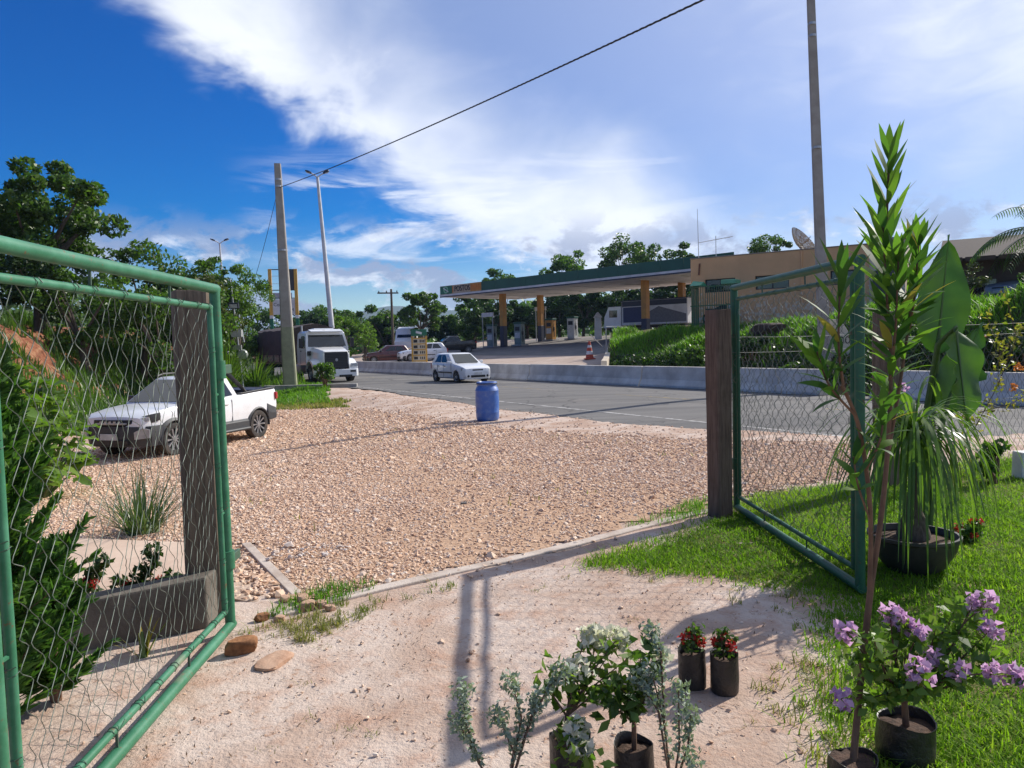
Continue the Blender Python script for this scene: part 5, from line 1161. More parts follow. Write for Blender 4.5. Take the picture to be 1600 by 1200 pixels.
def crown_pts(rng, center, rad, K, n, cr=.36, top=.25):
    """leaf centres in clumps spread through an ellipsoid"""
    d = unit(rng.normal(size=(K, 3))); d[:, 2] = d[:, 2]*.9+top*.4; cc = d*(rng.uniform(.25, 1.0, K)**.6)[:, None]*rad + center
    k = rng.integers(0, K, n); cs = rng.uniform(.6, 1.25, K)*cr
    q = unit(rng.normal(size=(n, 3)))*(rng.uniform(.25, 1, n)**.5)[:, None]; q[:, 2] *= .7
    return cc[k] + q*cs[k][:, None]*np.mean(rad), cc
def tree(label, loc, h, cr, mat, seed, n=2600, leaf=.34, K=16, base=.30, trunk=.14, cat='tree', group='trees along the skyline', name='tree', clump=.36, wide=1., cw=.5, fork=.32):
    rng = np.random.default_rng(seed); rd = random.Random(seed)
    g_ = thing(name, label, cat, loc, 0, group)
    cz = h*(1+base)/2; rad = np.array([cr*wide, cr, h*(1-base)/2*.92])
    P, cc = crown_pts(rng, np.array([0, 0, cz]), rad, int(K*1.9), int(n*1.25), clump*.80)
    V, F = leaf_quads(P, leaf*.85, leaf*.85*cw, rng)
    link('crown', npmesh('crown', V, F, rng.uniform(size=len(F))), mat, g_)
    mb = MB(); fk = Vector((rd.uniform(-.1, .1)*h*.3, rd.uniform(-.1, .1)*h*.3, h*fork))
    mb.tube([(0, 0, -.4), (fk.x*.4, fk.y*.3, fk.z*.5), fk], [trunk*1.25, trunk, trunk*.85], 8)
    for c in cc[:12]:
        c = Vector(c); mid = fk.lerp(c, .5)+Vector((rd.uniform(-.2, .2), rd.uniform(-.2, .2), rd.uniform(0, .3)))*h*.1
        mb.tube([fk+Vector((0, 0, -.1)), mid, c], [trunk*.55, trunk*.32, trunk*.10], 5)
    mb.build('trunk', M_bark, g_, smooth=50)
    return g_
def shrub(label, loc, h, cr, mat, seed, n=900, leaf=.18, K=9, cat='shrub', group=None, name='shrub', cw=.5):
    rng = np.random.default_rng(seed); g_ = thing(name, label, cat, loc, 0, group)
    P, cc = crown_pts(rng, np.array([0, 0, h*.52]), np.array([cr, cr, h*.46]), K, n, .42)
    V, F = leaf_quads(P, leaf, leaf*cw, rng); link('foliage', npmesh('foliage', V, F, rng.uniform(size=len(F))), mat, g_)
    mb = MB()
    for c in cc: mb.tube([(0, 0, -.1), (c[0]*.4, c[1]*.4, c[2]*.5), tuple(c)], [.03, .02, .008], 5)
    mb.build('stems', M_stem, g_); return g_
def ground_at(x, y):
    q, t = qt(x, y)
    if q > 20.8 and t < float(tmax(q)): return float(zbank(q, t))
    if 20.8 < q < 75 and 25.6 < t < 84: return float(zfc(q))
    return zv(x, y)
# --- left: big tree and slope trees
T = tree
def TT(label, x, y, top, cr, mat, seed, **k):
    z = ground_at(x, y); return T(label, (x, y, z-.1), top-z, cr, mat, seed, **k)
SL = 'trees on the left slope'
TT('large dark spreading tree above the slope at the top left', -18.6, 30, 9.7, 3.0, L_dark, 21, n=9000, leaf=.30, K=26, base=.30, trunk=.20, clump=.27, group=SL)
TT('dark tree at the left picture edge beside the largest one', -22.8, 31.5, 9.0, 2.8, L_dark, 22, n=5500, leaf=.30, K=20, base=.28, trunk=.18, clump=.30, group=SL)
TT('dense dark tree stepping down right of the largest slope tree', -16.0, 32.5, 6.9, 2.0, L_dark, 23, n=4200, leaf=.26, K=16, base=.15, group=SL)
TT('dark bushy tree halfway down the slope, left of the red sprig', -14.7, 34.5, 6.4, 1.9, L_deep, 24, n=3800, leaf=.26, K=15, base=.10, group=SL)
TT('olive tree with pale leaves lower on the slope', -13.6, 33, 5.5, 1.5, L_olive, 25, n=2600, leaf=.22, K=12, base=.12, group=SL)
TT('bright green feathery tree at the foot of the slope above the gate corner', -14.3, 36.5, 6.15, 2.0, L_light, 26, n=5200, leaf=.20, K=20, base=.40, trunk=.09, clump=.26, wide=1.25, group=SL, cw=.4)
TT('thin feathery tree reaching towards the left utility pole', -14.0, 38.5, 6.05, 1.5, L_mid, 27, n=2200, leaf=.18, K=14, base=.42, trunk=.07, clump=.30, wide=1.2, group=SL, cw=.35)
TT('broad dark tree filling the slope between the largest tree and the feathery one', -15.4, 36.5, 6.3, 2.2, L_dark, 134, n=4200, leaf=.26, K=16, base=.05, group=SL)
TT('mid green tree low on the slope, just left of the gate corner', -13.2, 31.0, 4.9, 1.5, L_mid, 135, n=3000, leaf=.22, K=13, base=.05, group=SL)
TT('dark tree crowded under the largest slope tree', -17.6, 28.0, 6.2, 1.9, L_deep, 136, n=3400, leaf=.24, K=14, base=.05, group=SL)
TT('small dark sprig of a tree standing above the slope canopy', -15.2, 38.5, 6.9, .75, L_dark, 28, n=700, leaf=.22, K=7, base=.62, trunk=.06, group=SL)
TT('low green tree behind the service pole, left of the lorry', -18.2, 50, 3.2, 2.0, L_mid, 29, n=3200, leaf=.26, K=14, base=.08, group=SL)
TT('dark tree behind the tall grass, far left of the lorry', -21.5, 52, 5.0, 2.4, L_dark, 30, n=2600, leaf=.30, K=14, base=.08, group=SL)
TT('shaded tree on top of the red bank', -21.0, 26.5, 6.0, 2.2, L_deep, 31, n=3000, leaf=.26, K=14, base=.05, group=SL)
TT('green bushy tree in front of the dark slope tree', -15.6, 27.5, 5.4, 1.7, L_mid, 32, n=3000, leaf=.22, K=13, base=.05, group=SL)
TT('low spreading tree on the slope crest, above the red earth', -13.3, 28.5, 4.6, 1.6, L_dark, 132, n=2800, leaf=.22, K=13, base=.02, group=SL)
TT('bushy tree on the bank crest at the left picture edge', -18.5, 23.5, 5.2, 1.8, L_mid, 133, n=2600, leaf=.24, K=13, base=.05, group=SL)
# --- middle distance treeline
ML = 'trees of the middle distance'
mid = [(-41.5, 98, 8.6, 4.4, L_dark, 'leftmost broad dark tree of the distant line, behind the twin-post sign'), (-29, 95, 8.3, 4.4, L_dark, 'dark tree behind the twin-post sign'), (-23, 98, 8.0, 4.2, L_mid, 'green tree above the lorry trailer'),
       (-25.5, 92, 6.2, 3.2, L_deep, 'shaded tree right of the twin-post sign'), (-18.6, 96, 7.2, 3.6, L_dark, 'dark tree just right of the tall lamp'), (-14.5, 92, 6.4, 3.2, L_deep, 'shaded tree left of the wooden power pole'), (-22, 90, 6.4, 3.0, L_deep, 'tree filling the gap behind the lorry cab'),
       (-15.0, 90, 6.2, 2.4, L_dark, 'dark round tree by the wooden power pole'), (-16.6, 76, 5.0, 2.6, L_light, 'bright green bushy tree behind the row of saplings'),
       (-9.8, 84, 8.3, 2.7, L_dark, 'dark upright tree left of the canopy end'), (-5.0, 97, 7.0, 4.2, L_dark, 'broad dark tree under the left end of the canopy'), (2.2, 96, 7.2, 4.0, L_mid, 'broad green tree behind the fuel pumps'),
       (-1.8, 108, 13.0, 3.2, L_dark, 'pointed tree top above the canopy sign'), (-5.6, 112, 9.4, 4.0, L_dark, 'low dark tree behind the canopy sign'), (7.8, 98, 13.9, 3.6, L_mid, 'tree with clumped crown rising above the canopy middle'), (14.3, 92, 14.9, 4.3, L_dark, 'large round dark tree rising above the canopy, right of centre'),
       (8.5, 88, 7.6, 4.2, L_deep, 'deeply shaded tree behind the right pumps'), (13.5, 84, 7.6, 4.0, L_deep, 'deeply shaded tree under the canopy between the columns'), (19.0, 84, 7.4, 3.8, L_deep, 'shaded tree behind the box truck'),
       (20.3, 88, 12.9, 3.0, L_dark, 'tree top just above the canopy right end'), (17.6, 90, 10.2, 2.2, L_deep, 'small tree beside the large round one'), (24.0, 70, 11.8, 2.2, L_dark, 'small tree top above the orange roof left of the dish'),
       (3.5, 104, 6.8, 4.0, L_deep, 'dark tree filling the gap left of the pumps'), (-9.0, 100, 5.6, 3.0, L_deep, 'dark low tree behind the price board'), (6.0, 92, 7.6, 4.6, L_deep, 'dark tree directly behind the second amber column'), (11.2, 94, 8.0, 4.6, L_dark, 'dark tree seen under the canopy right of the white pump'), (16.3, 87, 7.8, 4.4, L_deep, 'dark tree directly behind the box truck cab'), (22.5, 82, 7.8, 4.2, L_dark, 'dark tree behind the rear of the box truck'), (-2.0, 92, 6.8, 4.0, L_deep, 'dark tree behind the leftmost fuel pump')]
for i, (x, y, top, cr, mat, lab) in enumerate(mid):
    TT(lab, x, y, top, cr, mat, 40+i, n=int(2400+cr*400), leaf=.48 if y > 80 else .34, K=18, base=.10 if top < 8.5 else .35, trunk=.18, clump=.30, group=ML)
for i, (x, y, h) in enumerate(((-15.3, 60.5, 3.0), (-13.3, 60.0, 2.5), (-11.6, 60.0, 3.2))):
    TT(['small light green sapling, leftmost behind the barrier', 'small sapling between two others behind the barrier', 'light green sapling nearest the dark red car'][i], x, y, ground_at(x, y)+h, 1.0, L_light, 70+i, n=1100, leaf=.20, K=9, base=.35, trunk=.05, group='saplings behind the barrier')
# far-off wood closing the horizon
rgw = np.random.default_rng(90); n = 26000
xw = rgw.uniform(-260, 260, n); yw = 135+rgw.uniform(0, 45, n); hw = 5.0+2.2*np.sin(xw*.06)+1.6*np.sin(xw*.21+1)+1.0*np.sin(xw*.53); hw = np.clip(hw, 1.5, 9)*(1-.8*np.exp(-((xw+19.5)/4.5)**2))*(1-.7*np.exp(-((xw+58)/6)**2))
zw = zg(xw, yw) + hw*rgw.uniform(.05, 1, n)**.7
V, F = leaf_quads(np.stack([xw, yw, zw], 1), 1.5, 1.0, rgw); tag(link('distant_wood', npmesh('distant_wood', V, F, rgw.uniform(size=len(F))), L_dark), 'dark wood closing the horizon behind the filling station', 'woodland', kind='stuff')
# hills
M_hill = plain('wooded hill', (.045, .075, .035), .95, col2=(.07, .09, .05), vscale=.004, world=True)
hx = np.linspace(-2600, 2600, 180); hy = np.linspace(1500, 3600, 30); A, B = np.meshgrid(hx, hy)
ridge = 38+14*np.sin(A*.0042+2.2)+9*np.sin(A*.0101+.5)+5*np.sin(A*.031); ridge = ridge + 36*np.exp(-((A+310)/230)**2) + 40*np.exp(-((A+1050)/300)**2)
Z = ridge*np.sin(np.clip((B-1500)/2100, 0, 1)*math.pi)**.8*1.35 + 15
idx = np.arange(A.size).reshape(A.shape); F = np.stack([idx[:-1, :-1], idx[:-1, 1:], idx[1:, 1:], idx[1:, :-1]], -1).reshape(-1, 4)
struct(link('hills', npmesh('hills', np.stack([A, B, Z], -1), F), M_hill, smooth=True))
# wooden power pole in the distance
pp_ = thing('power_pole', 'distant dark wooden power pole with cross-arm among the trees', 'utility pole', (-12.4, 79, 1.0))
MB().tube([(0, 0, 0), (0, 0, 6.6)], [.16, .11], 8).build('shaft', M_bark, pp_); MB().box((-.35, 0, 6.2), (2.2, .14, .14), ry=.02).build('cross_arm', M_bark, pp_)
for x in (-1.3, -.5, .6): MB().lathe([(.05, 6.27), (.07, 6.36), (.04, 6.45)], (x, 0, 0), 8, cap=True).build('insulator', M_clad, pp_)

# --- grass on the bank and verges
rb2 = np.random.default_rng(33)
def bank_pts(n, q0, q1, t0, t1, seedf=lambda q, t: np.ones_like(q)):
    q = rb2.uniform(q0, q1, n); t = rb2.uniform(t0, t1, n); k = rb2.uniform(size=n) < seedf(q, t); q, t = q[k], t[k]
    return np.stack([q*NX+t*DX, q*NY+t*DY, zbank(q, t)-.02], 1)
P = bank_pts(90000, 21.2, 29, -16, 36, lambda q, t: np.where(t < tmax(q)-.2, np.clip(.22+.9*ss(q, 22.2, 23.8), 0, 1), 0)); V, F, r_ = blades(P, .22, .045, rb2, 1.0)
tag(link('bank_grass', npmesh('bank_grass', V, F, r_), L_grass), 'long bright grass covering the bank behind the barriers', 'grass', kind='stuff')
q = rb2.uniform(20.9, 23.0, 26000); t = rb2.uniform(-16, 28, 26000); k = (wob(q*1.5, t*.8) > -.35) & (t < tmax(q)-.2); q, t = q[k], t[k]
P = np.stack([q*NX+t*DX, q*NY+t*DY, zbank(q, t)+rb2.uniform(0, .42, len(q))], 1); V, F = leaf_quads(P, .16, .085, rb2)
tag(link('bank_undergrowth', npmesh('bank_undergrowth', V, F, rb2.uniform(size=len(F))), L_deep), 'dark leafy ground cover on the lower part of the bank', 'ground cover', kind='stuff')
def patch_grass(name, label, poly, dens, H, W, mat, lean=.7, seed=5, en=.25, zoff=0., gate_=None, tuft=0, soft=0.):
    rng = np.random.default_rng(seed); xs = [p[0] for p in poly]; ys = [p[1] for p in poly]
    n = int(dens*(max(xs)-min(xs)+.6)*(max(ys)-min(ys)+.6)); x = rng.uniform(min(xs)-.3, max(xs)+.3, n); y = rng.uniform(min(ys)-.3, max(ys)+.3, n)
    k = inpoly(x+en*wob(x*1.3, y*1.3)+rng.normal(0, 1, n)*soft, y+en*wob(y*1.4+3, x*1.2)+rng.normal(0, 1, n)*soft, poly)
    if gate_ is not None: k &= gate_(x, y, rng)
    x, y = x[k], y[k]
    if tuft: x = np.repeat(x[::tuft], tuft); y = np.repeat(y[::tuft], tuft); x = x+rng.normal(0, .022, len(x)); y = y+rng.normal(0, .022, len(y))
    V, F, r_ = blades(np.stack([x, y, zg(x, y)+zoff-.004], 1), H*(1+.35*wob(x*1.9, y*1.9)) if not tuft else H*rng.uniform(.5, 1.2, len(x)), W, rng, lean)
    r_ = np.clip(r_*.55+.45*(.5+.55*wob(np.repeat(x, 2)*1.4+5, np.repeat(y, 2)*1.4)), 0, 1)
    return tag(link(name, npmesh(name, V, F, r_), mat), label, 'grass', kind='stuff')
patch_grass('verge_grass', 'green grass verge at the foot of the left utility pole', [(-8.5, 27.5), (-6.6, 27.2), (-7.6, 31), (-9.2, 38), (-15, 46), (-17, 40), (-12.5, 33), (-11.5, 28)], 300, .13, .04, L_grass, seed=7)
patch_grass('tall_verge_grass', 'tall green grass beside the lorry trailer', [(-11.8, 36), (-10.6, 38.6), (-13.0, 44), (-18, 48), (-18, 42)], 140, .42, .05, L_light, seed=8)
patch_grass('dry_verge_grass', 'sparse yellowish grass at the edge of the gravel below the pole', [(-8.4, 25.2), (-5.6, 25.6), (-6.4, 29.4), (-8.6, 28.6)], 300, .10, .035, L_dry, seed=9)
patch_grass('bank_weeds', 'weeds and grass growing on the red earth bank', [(-10.5, 14), (-13.5, 13), (-24, 30), (-20, 44), (-14, 36), (-12, 26)], 110, .42, .05, L_mid, seed=10, gate_=lambda x, y, r: wob(x*.6, y*.6) > -.15)
# tall reed-like grass by the service pole
rr3 = np.random.default_rng(12)
def clump(label, loc, n, L, W, mat, spread=.35, up=.9, droop=.55, seed=1, name='grass_clump', cat='grass clump', group=None, base_r=.12, k=6):
    rng = np.random.default_rng(seed); g_ = thing(name, label, cat, loc, 0, group); a = rng.uniform(0, 6.283, n); rr_ = base_r*np.sqrt(rng.uniform(size=n))
    B = np.stack([rr_*np.cos(a), rr_*np.sin(a), np.zeros(n)], 1); a2 = a+rng.normal(0, .5, n); tl = rng.uniform(.05, 1, n)*spread
    D = np.stack([np.cos(a2)*tl, np.sin(a2)*tl, np.full(n, up)], 1)
    V, F, r_ = ribbons(B, D, L*rng.uniform(.6, 1.1, n), W, droop*rng.uniform(.5, 1.3, n), rng, k); link('leaves', npmesh('leaves', V, F, r_), mat, g_)
    mb = MB(); mb.lathe([(base_r*1.1, -.05), (base_r*.9, .06), (base_r*.3, .14)], (0, 0, 0), 10, cap=True); mb.build('crown_base', M_gstem, g_, smooth=50); return g_
for i, (x, y, s) in enumerate(((-13.2, 34.6, 2.6), (-13.9, 35.4, 2.9), (-12.6, 36.6, 2.2), (-14.4, 33.4, 2.4))):
    clump(['tall arching reed clump left of the service pole', 'tallest arching reed clump behind the gate corner', 'arching reed clump right of the service pole', 'leftmost tall reed clump behind the pickup'][i], (x, y, zv(x, y)), 150, s, .055, L_light, .55, .9, .75, 80+i, base_r=.35, group='reeds by the service pole')
shrub('small dark shrub on the verge in front of the lorry', (-8.75, 35.0, -.3), 1.5, .55, L_mid, 61, n=900, leaf=.17)
mb = MB(); mb.rings([[(x, y-.12, -.5), (x, y+.12, -.5), (x, y+.12, zt), (x, y-.12, zt)] for x, y, zt in ((-12.2, 36.2, -.12), (-10.5, 35.9, -.12), (-8.2, 35.5, -.1), (-7.3, 35.3, -.1))])
tag(mb.build('verge_kerb', M_conc, bevel=.02), 'short concrete kerb wall behind the small shrub by the lorry', 'kerb')
# ---------------------------------------------------------------- lawn
L_lawn = leafm('short lawn blade', [(.075, .16, .015), (.13, .24, .02), (.19, .31, .025), (.27, .32, .06)], .48, .6, .12)
LAWN = [(.45, 5.25), (1.0, 5.75), (1.75, 6.55), (2.5, 7.45), (4.0, 8.1), (6.5, 9.4), (10, 11.2), (12, 7), (8, 1.2), (1.35, 1.2), (1.05, 2.6), (1.32, 3.2), (1.55, 3.75), (1.95, 4.4), (1.55, 4.75), (1.15, 5.0)]
M_turf = plain('turf soil', (.075, .115, .022), .95, col2=(.15, .125, .05), vscale=7, cover=(.42, .62), bmp=.015, bscale=22, world=True, spec=.1)
xs = np.arange(-.3, 12, .035); ys = np.arange(1.0, 11.5, .035); A, B = np.meshgrid(xs, ys)
a, b = A[:-1, :-1]+.017, B[:-1, :-1]+.017; ins = inpoly(a+.12*wob(a*1.3, b*1.3), b+.12*wob(b*1.4+3, a*1.2), LAWN) & inpoly(a-.14+.12*wob(a*1.3, b*1.3), b-.06+.12*wob(b*1.4+3, a*1.2), LAWN) & inpoly(a-.1+.12*wob(a*1.3, b*1.3), b+.12+.12*wob(b*1.4+3, a*1.2), LAWN)
idx = np.arange(A.size).reshape(A.shape); F = np.stack([idx[:-1, :-1], idx[:-1, 1:], idx[1:, 1:], idx[1:, :-1]], -1)[ins]
struct(link('lawn', npmesh('lawn', np.stack([A, B, zg(A, B)+.006], -1), F), M_turf, smooth=True))
def thin(lo, hi, f): return lambda x, y, r: r.uniform(size=len(x)) < np.clip(lo+(hi-lo)*ss(wob(x*f, y*f)+r.normal(0, .25, len(x)), -.5, .4), 0, 1)
patch_grass('lawn_grass', 'bright green mown lawn around the right gate and potted plants', [p for p in LAWN if p[0] < 9] + [], 8200, .036, .0072, L_lawn, 1.7, 51, .12, 0., lambda x, y, r: (r.uniform(size=len(x)) < np.clip(1.15-.09*np.maximum(x-1.5, 0)-.06*np.maximum(y-4, 0), .25, 1)) & (r.uniform(size=len(x)) < .55+.45*ss(wob(x*1.1+2, y*1.1), -.7, .2)), soft=.09)
patch_grass('lawn_fringe', 'patchy yellowish grass fringing the lawn beside the sandy yard', [(.3, 5.15), (1.5, 6.3), (2.1, 5.2), (1.7, 4.2), (1.45, 3.3), (1.05, 2.5), (.85, 2.55), (1.15, 3.5), (1.3, 4.2), (1.0, 4.75)], 2600, .035, .0055, L_dry, 1.6, 52, .14, 0., thin(.0, .8, 2.3), 14)
patch_grass('kerb_grass', 'tufts of grass growing along the gateway kerb at the left', [(-1.62, 4.15), (-1.0, 4.62), (-.35, 5.0), (-.45, 4.78), (-.95, 4.28), (-1.12, 3.98), (-1.3, 4.1)], 6500, .040, .0055, L_dry, 1.5, 53, .06, 0., thin(.1, 1, 3.1), 14)
patch_grass('slab_grass', 'dark green grass patch beside the slab corner', [(-1.6, 4.3), (-1.42, 4.75), (-1.05, 5.0), (-.85, 4.85), (-1.1, 4.55)], 3000, .055, .007, L_grass, .9, 54, .05, .01, thin(.3, 1, 3))
patch_grass('post_grass', 'grass strip on the gravel side of the right gatepost', [(.9, 6.35), (1.7, 7.15), (2.2, 7.35), (1.85, 6.75), (1.3, 6.4)], 2600, .05, .007, L_grass, .9, 55, .08, .01, thin(.25, 1, 3))
patch_grass('yard_weeds', 'thin scattered grass wisps on the sandy yard', YD, 150, .020, .0035, L_dry, 2., 56, 0., 0., lambda x, y, r: wob(x*2.2, y*2.2+1) > .45, 12)
patch_grass('gravel_weeds', 'sparse weeds coming up through the gravel', GPOLY, 26, .06, .012, L_dry, 1.1, 57, 0., .01, lambda x, y, r: wob(x*1.3+4, y*1.3+1) > .80)
# litter of dry twigs and leaves in the yard
rgl = np.random.default_rng(60); n = 900; x = rgl.uniform(-1.7, 1.6, n); y = rgl.uniform(2.0, 6.4, n); k = (y < 5.35+.7*x) & (wob(x*1.8, y*1.8) > -.3); x, y = x[k], y[k]
V, F = leaf_quads(np.stack([x, y, zg(x, y)+.006], 1), .030, .007, rgl, up=6.); V[:, 2] = np.clip(V[:, 2], zg(V[:, 0], V[:, 1])+.003, None)
tag(link('leaf_litter', npmesh('leaf_litter', V, F, rgl.uniform(size=len(F))), leafm('dead leaf', [(.07, .04, .025), (.14, .085, .05), (.22, .15, .09)], .1)), 'dry twigs and leaf bits strewn on the sandy yard', 'litter', kind='stuff')
def rock(label, loc, d, mat, seed, flat=False):
    bm = bmesh.new(); bmesh.ops.create_icosphere(bm, subdivisions=3, radius=.5); rd = random.Random(seed); ph = [rd.uniform(0, 6) for _ in range(6)]
    for v in bm.verts:
        c = v.co; s_ = 1+.16*math.sin(c.x*6+ph[0])*math.cos(c.y*5+ph[1])+.12*math.sin(c.z*8+ph[2]+c.x*4)+rd.uniform(-.03, .03)
        v.co = Vector((max(-.42, min(.42, c.x*s_))*d[0], max(-.40, min(.43, c.y*s_))*d[1], max(-.36, min(.36, c.z*s_))*d[2]))
    me = bpy.data.meshes.new('rock'); bm.to_mesh(me); bm.free(); o = link('rock', me, mat, smooth=30); o.location = loc; o.rotation_euler = (0, 0, rd.uniform(0, 3)); return tag(o, label, 'rock')
M_rk = plain('rusty brown rock', (.33, .16, .075), .9, col2=(.17, .08, .04), vscale=9, bmp=.008, bscale=26, spec=.15); M_rk2 = plain('flat sandy rock', (.50, .33, .23), .95, col2=(.40, .24, .16), vscale=8, bmp=.006, bscale=30, spec=.1)
rock('rusty brown rock lying at the foot of the left gate', (-1.475, 3.90, .035), (.19, .12, .10), M_rk, 1); rock('flat sandy stone embedded in the yard near the left gate', (-1.26, 3.76, .004), (.27, .16, .045), M_rk2, 2)
for i, (x, y, s_) in enumerate(((-1.30, 4.52, .10), (-1.22, 4.56, .075), (-1.52, 4.36, .075), (-1.41, 4.34, .06), (-1.15, 4.50, .06), (-1.36, 4.66, .085), (-1.48, 4.68, .07))):
    rock(['pinkish stone at the left end of the gateway kerb', 'second stone beside the kerb end', 'brown stone in the grass by the left gate foot', 'pale stone in the grass by the left gate foot', 'small stone lying against the kerb', 'stone at the slab corner', 'stone between slab and grass'][i], (x, y, s_*.25), (s_*1.2, s_, s_*.75), M_rk2 if i not in (2,) else M_rk, 10+i)
rock('dark grey stone alone in the middle of the gravel lot', (-.52, 7.55, -.03), (.09, .08, .07), plain('dark stone', (.10, .09, .085), .9), 30)

# ---------------------------------------------------------------- potted plants
M_bag = plain('black plastic grow bag', (.016, .015, .015), .42, col2=(.04, .034, .03), vscale=7, bmp=.014, bscale=14, spec=.5); M_soil = plain('potting soil', (.10, .055, .035), .95, col2=(.05, .03, .02), vscale=22, bmp=.01, bscale=60)
def bag(parent, r, h, seed=0):
    rd = random.Random(seed); mb = MB(); rings = []; n = 22; ph = rd.uniform(0, 6)
    for s_, z in ((.90, 0), (1.0, h*.06), (1.02, h*.45), (.98, h*.85), (1.0, h), (.955, h*.985), (.93, h*.82)):
        rings.append([(r*s_*(1+.035*math.sin(3*a+ph+z*9)+.02*math.sin(7*a+z*30))*math.cos(a), r*s_*(1+.035*math.sin(3*a+ph+z*9)+.02*math.sin(5*a+z*22))*math.sin(a), z+(.012*math.sin(2*a+ph) if z >= h*.98 else 0)) for a in np.linspace(0, 2*math.pi, n+1)[:-1]])
    mb.rings(rings, cap=False); mb.add(rings[0], [tuple(range(n))]); mb.build('grow_bag', M_bag, parent, smooth=50)
    MB().rings([[(x, y, h*.80+.006*math.sin(9*x/r)) for x, y, z in rings[-1]], [(x*.5, y*.5, h*.84) for x, y, z in rings[-1]], [(x*.05, y*.05, h*.85) for x, y, z in rings[-1]]], cap=True).build('soil', M_soil, parent, smooth=60)
# tall oleander
L_ole = leafm('oleander leaf', [(.035, .085, .022), (.055, .125, .028), (.085, .17, .032), (.125, .215, .04), (.30, .22, .07)], .48, .5, .22)
O = Vector((1.20, 2.64, 0)); og = thing('oleander', 'tall oleander with upright pointed leaves in a black bag, front right', 'potted plant', tuple(O))
bag(og, .085, .06, 1)
def branch(pts, r0, r1, nm='stem'):
    k = len(pts); mb = MB(); P = [Vector(p)-O for p in pts]; Q = []
    for i in range(k-1):
        a0, a1, a2, a3 = P[max(i-1, 0)], P[i], P[i+1], P[min(i+2, k-1)]
        for u in (0, .25, .5, .75): Q.append(.5*((2*a1)+(-a0+a2)*u+(2*a0-5*a1+4*a2-a3)*u*u+(-a0+3*a1-3*a2+a3)*u**3))
    Q.append(P[-1]); mb.tube(Q, [r0+(r1-r0)*i/(len(Q)-1) for i in range(len(Q))], 9); mb.build(nm, M_stem, og, smooth=60); return Q
rgo = np.random.default_rng(14)
def whorls(Q, z_lo, step, L, W, spread=(.35, .95), n3=3):
    """whorls of three lance leaves up a shoot; the youngest stand nearly upright"""
    Bs, Ds, Ls, Dr, Sd = [], [], [], [], []
    acc = 0; tot = len(Q); lens = [0]
    for i in range(1, tot): lens.append(lens[-1]+(Q[i]-Q[i-1]).length)
    s_ = lens[-1]*z_lo; ph = rgo.uniform(0, 6)
    while s_ <= lens[-1]:
        i = max(1, next((j for j in range(tot) if lens[j] >= s_), tot-1)); u = (s_-lens[i-1])/max(lens[i]-lens[i-1], 1e-6); p = Q[i-1].lerp(Q[i], u); t_ = (Q[i]-Q[i-1]).normalized()
        fr = (s_-lens[-1]*z_lo)/max(lens[-1]*(1-z_lo), 1e-6); sp = spread[1]+(spread[0]-spread[1])*fr
        x_ = t_.orthogonal().normalized(); y_ = t_.cross(x_)
        for k in range(n3):
            a = ph+k*6.283/n3+rgo.normal(0, .2); o_ = x_*math.cos(a)+y_*math.sin(a); d = (t_*math.cos(sp)+o_*math.sin(sp)).normalized()
            Bs.append(p); Ds.append(d); Ls.append(L*(.75+.35*math.sin(fr*3.0))*rgo.uniform(.8, 1.15)); Dr.append(rgo.uniform(.02, .18)+.25*(1-fr)); Sd.append(t_.cross(o_))
        ph += .9; s_ += step
    return Bs, Ds, Ls, Dr, Sd
stems = []
stems.append((branch([(1.20, 2.64, .03), (1.265, 2.72, .30), (1.32, 2.75, .66)], .0135, .0115), None))
A_ = branch([(1.32, 2.75, .66), (1.37, 2.77, .93), (1.41, 2.80, 1.2), (1.425, 2.81, 1.5), (1.41, 2.82, 1.85), (1.425, 2.82, 2.27)], .011, .004)
A2 = branch([(1.405, 2.79, 1.16), (1.47, 2.84, 1.38), (1.53, 2.88, 1.64), (1.575, 2.90, 1.93)], .008, .004)
A3 = branch([(1.42, 2.81, 1.55), (1.385, 2.76, 1.72), (1.35, 2.72, 1.98)], .006, .003)
A4 = branch([(1.42, 2.81, 1.42), (1.40, 2.73, 1.60), (1.375, 2.66, 1.85)], .006, .003)
A5 = branch([(1.53, 2.88, 1.60), (1.51, 2.80, 1.75), (1.50, 2.76, 1.92)], .005, .003)
B_ = branch([(1.315, 2.75, .64), (1.31, 2.73, .86), (1.285, 2.70, 1.06), (1.235, 2.67, 1.28), (1.165, 2.64, 1.42)], .0095, .0065)
B2 = branch([(1.17, 2.64, 1.42), (1.145, 2.62, 1.58), (1.15, 2.61, 1.82)], .0055, .003)
B3 = branch([(1.22, 2.66, 1.31), (1.12, 2.64, 1.42), (1.07, 2.62, 1.54)], .005, .003)
B4 = branch([(1.27, 2.69, 1.10), (1.30, 2.64, 1.22), (1.305, 2.62, 1.36)], .005, .003)
B5 = branch([(1.30, 2.72, .92), (1.24, 2.68, 1.05), (1.215, 2.66, 1.16)], .004, .003)
arr = [[], [], [], [], []]
for Q, lo, st_, L, W in ((A_, .38, .054, .19, .034), (A2, .38, .048, .18, .032), (A3, .25, .050, .175, .032), (A4, .2, .052, .17, .032), (A5, .25, .05, .15, .03), (B2, .12, .052, .18, .034), (B3, .30, .042, .15, .034), (B4, .35, .045, .13, .03), (B5, .5, .05, .11, .03)):
    r_ = whorls(Q, lo, st_, L, W)
    for i in range(5): arr[i] += r_[i]
V, F, r_ = ribbons(np.array([tuple(b) for b in arr[0]]), np.array([tuple(d) for d in arr[1]]), np.array(arr[2]), .031, np.array(arr[3]), rgo, 5, [.25, .75, 1., .92, .55, .03], side=np.array([tuple(s_) for s_ in arr[4]]))
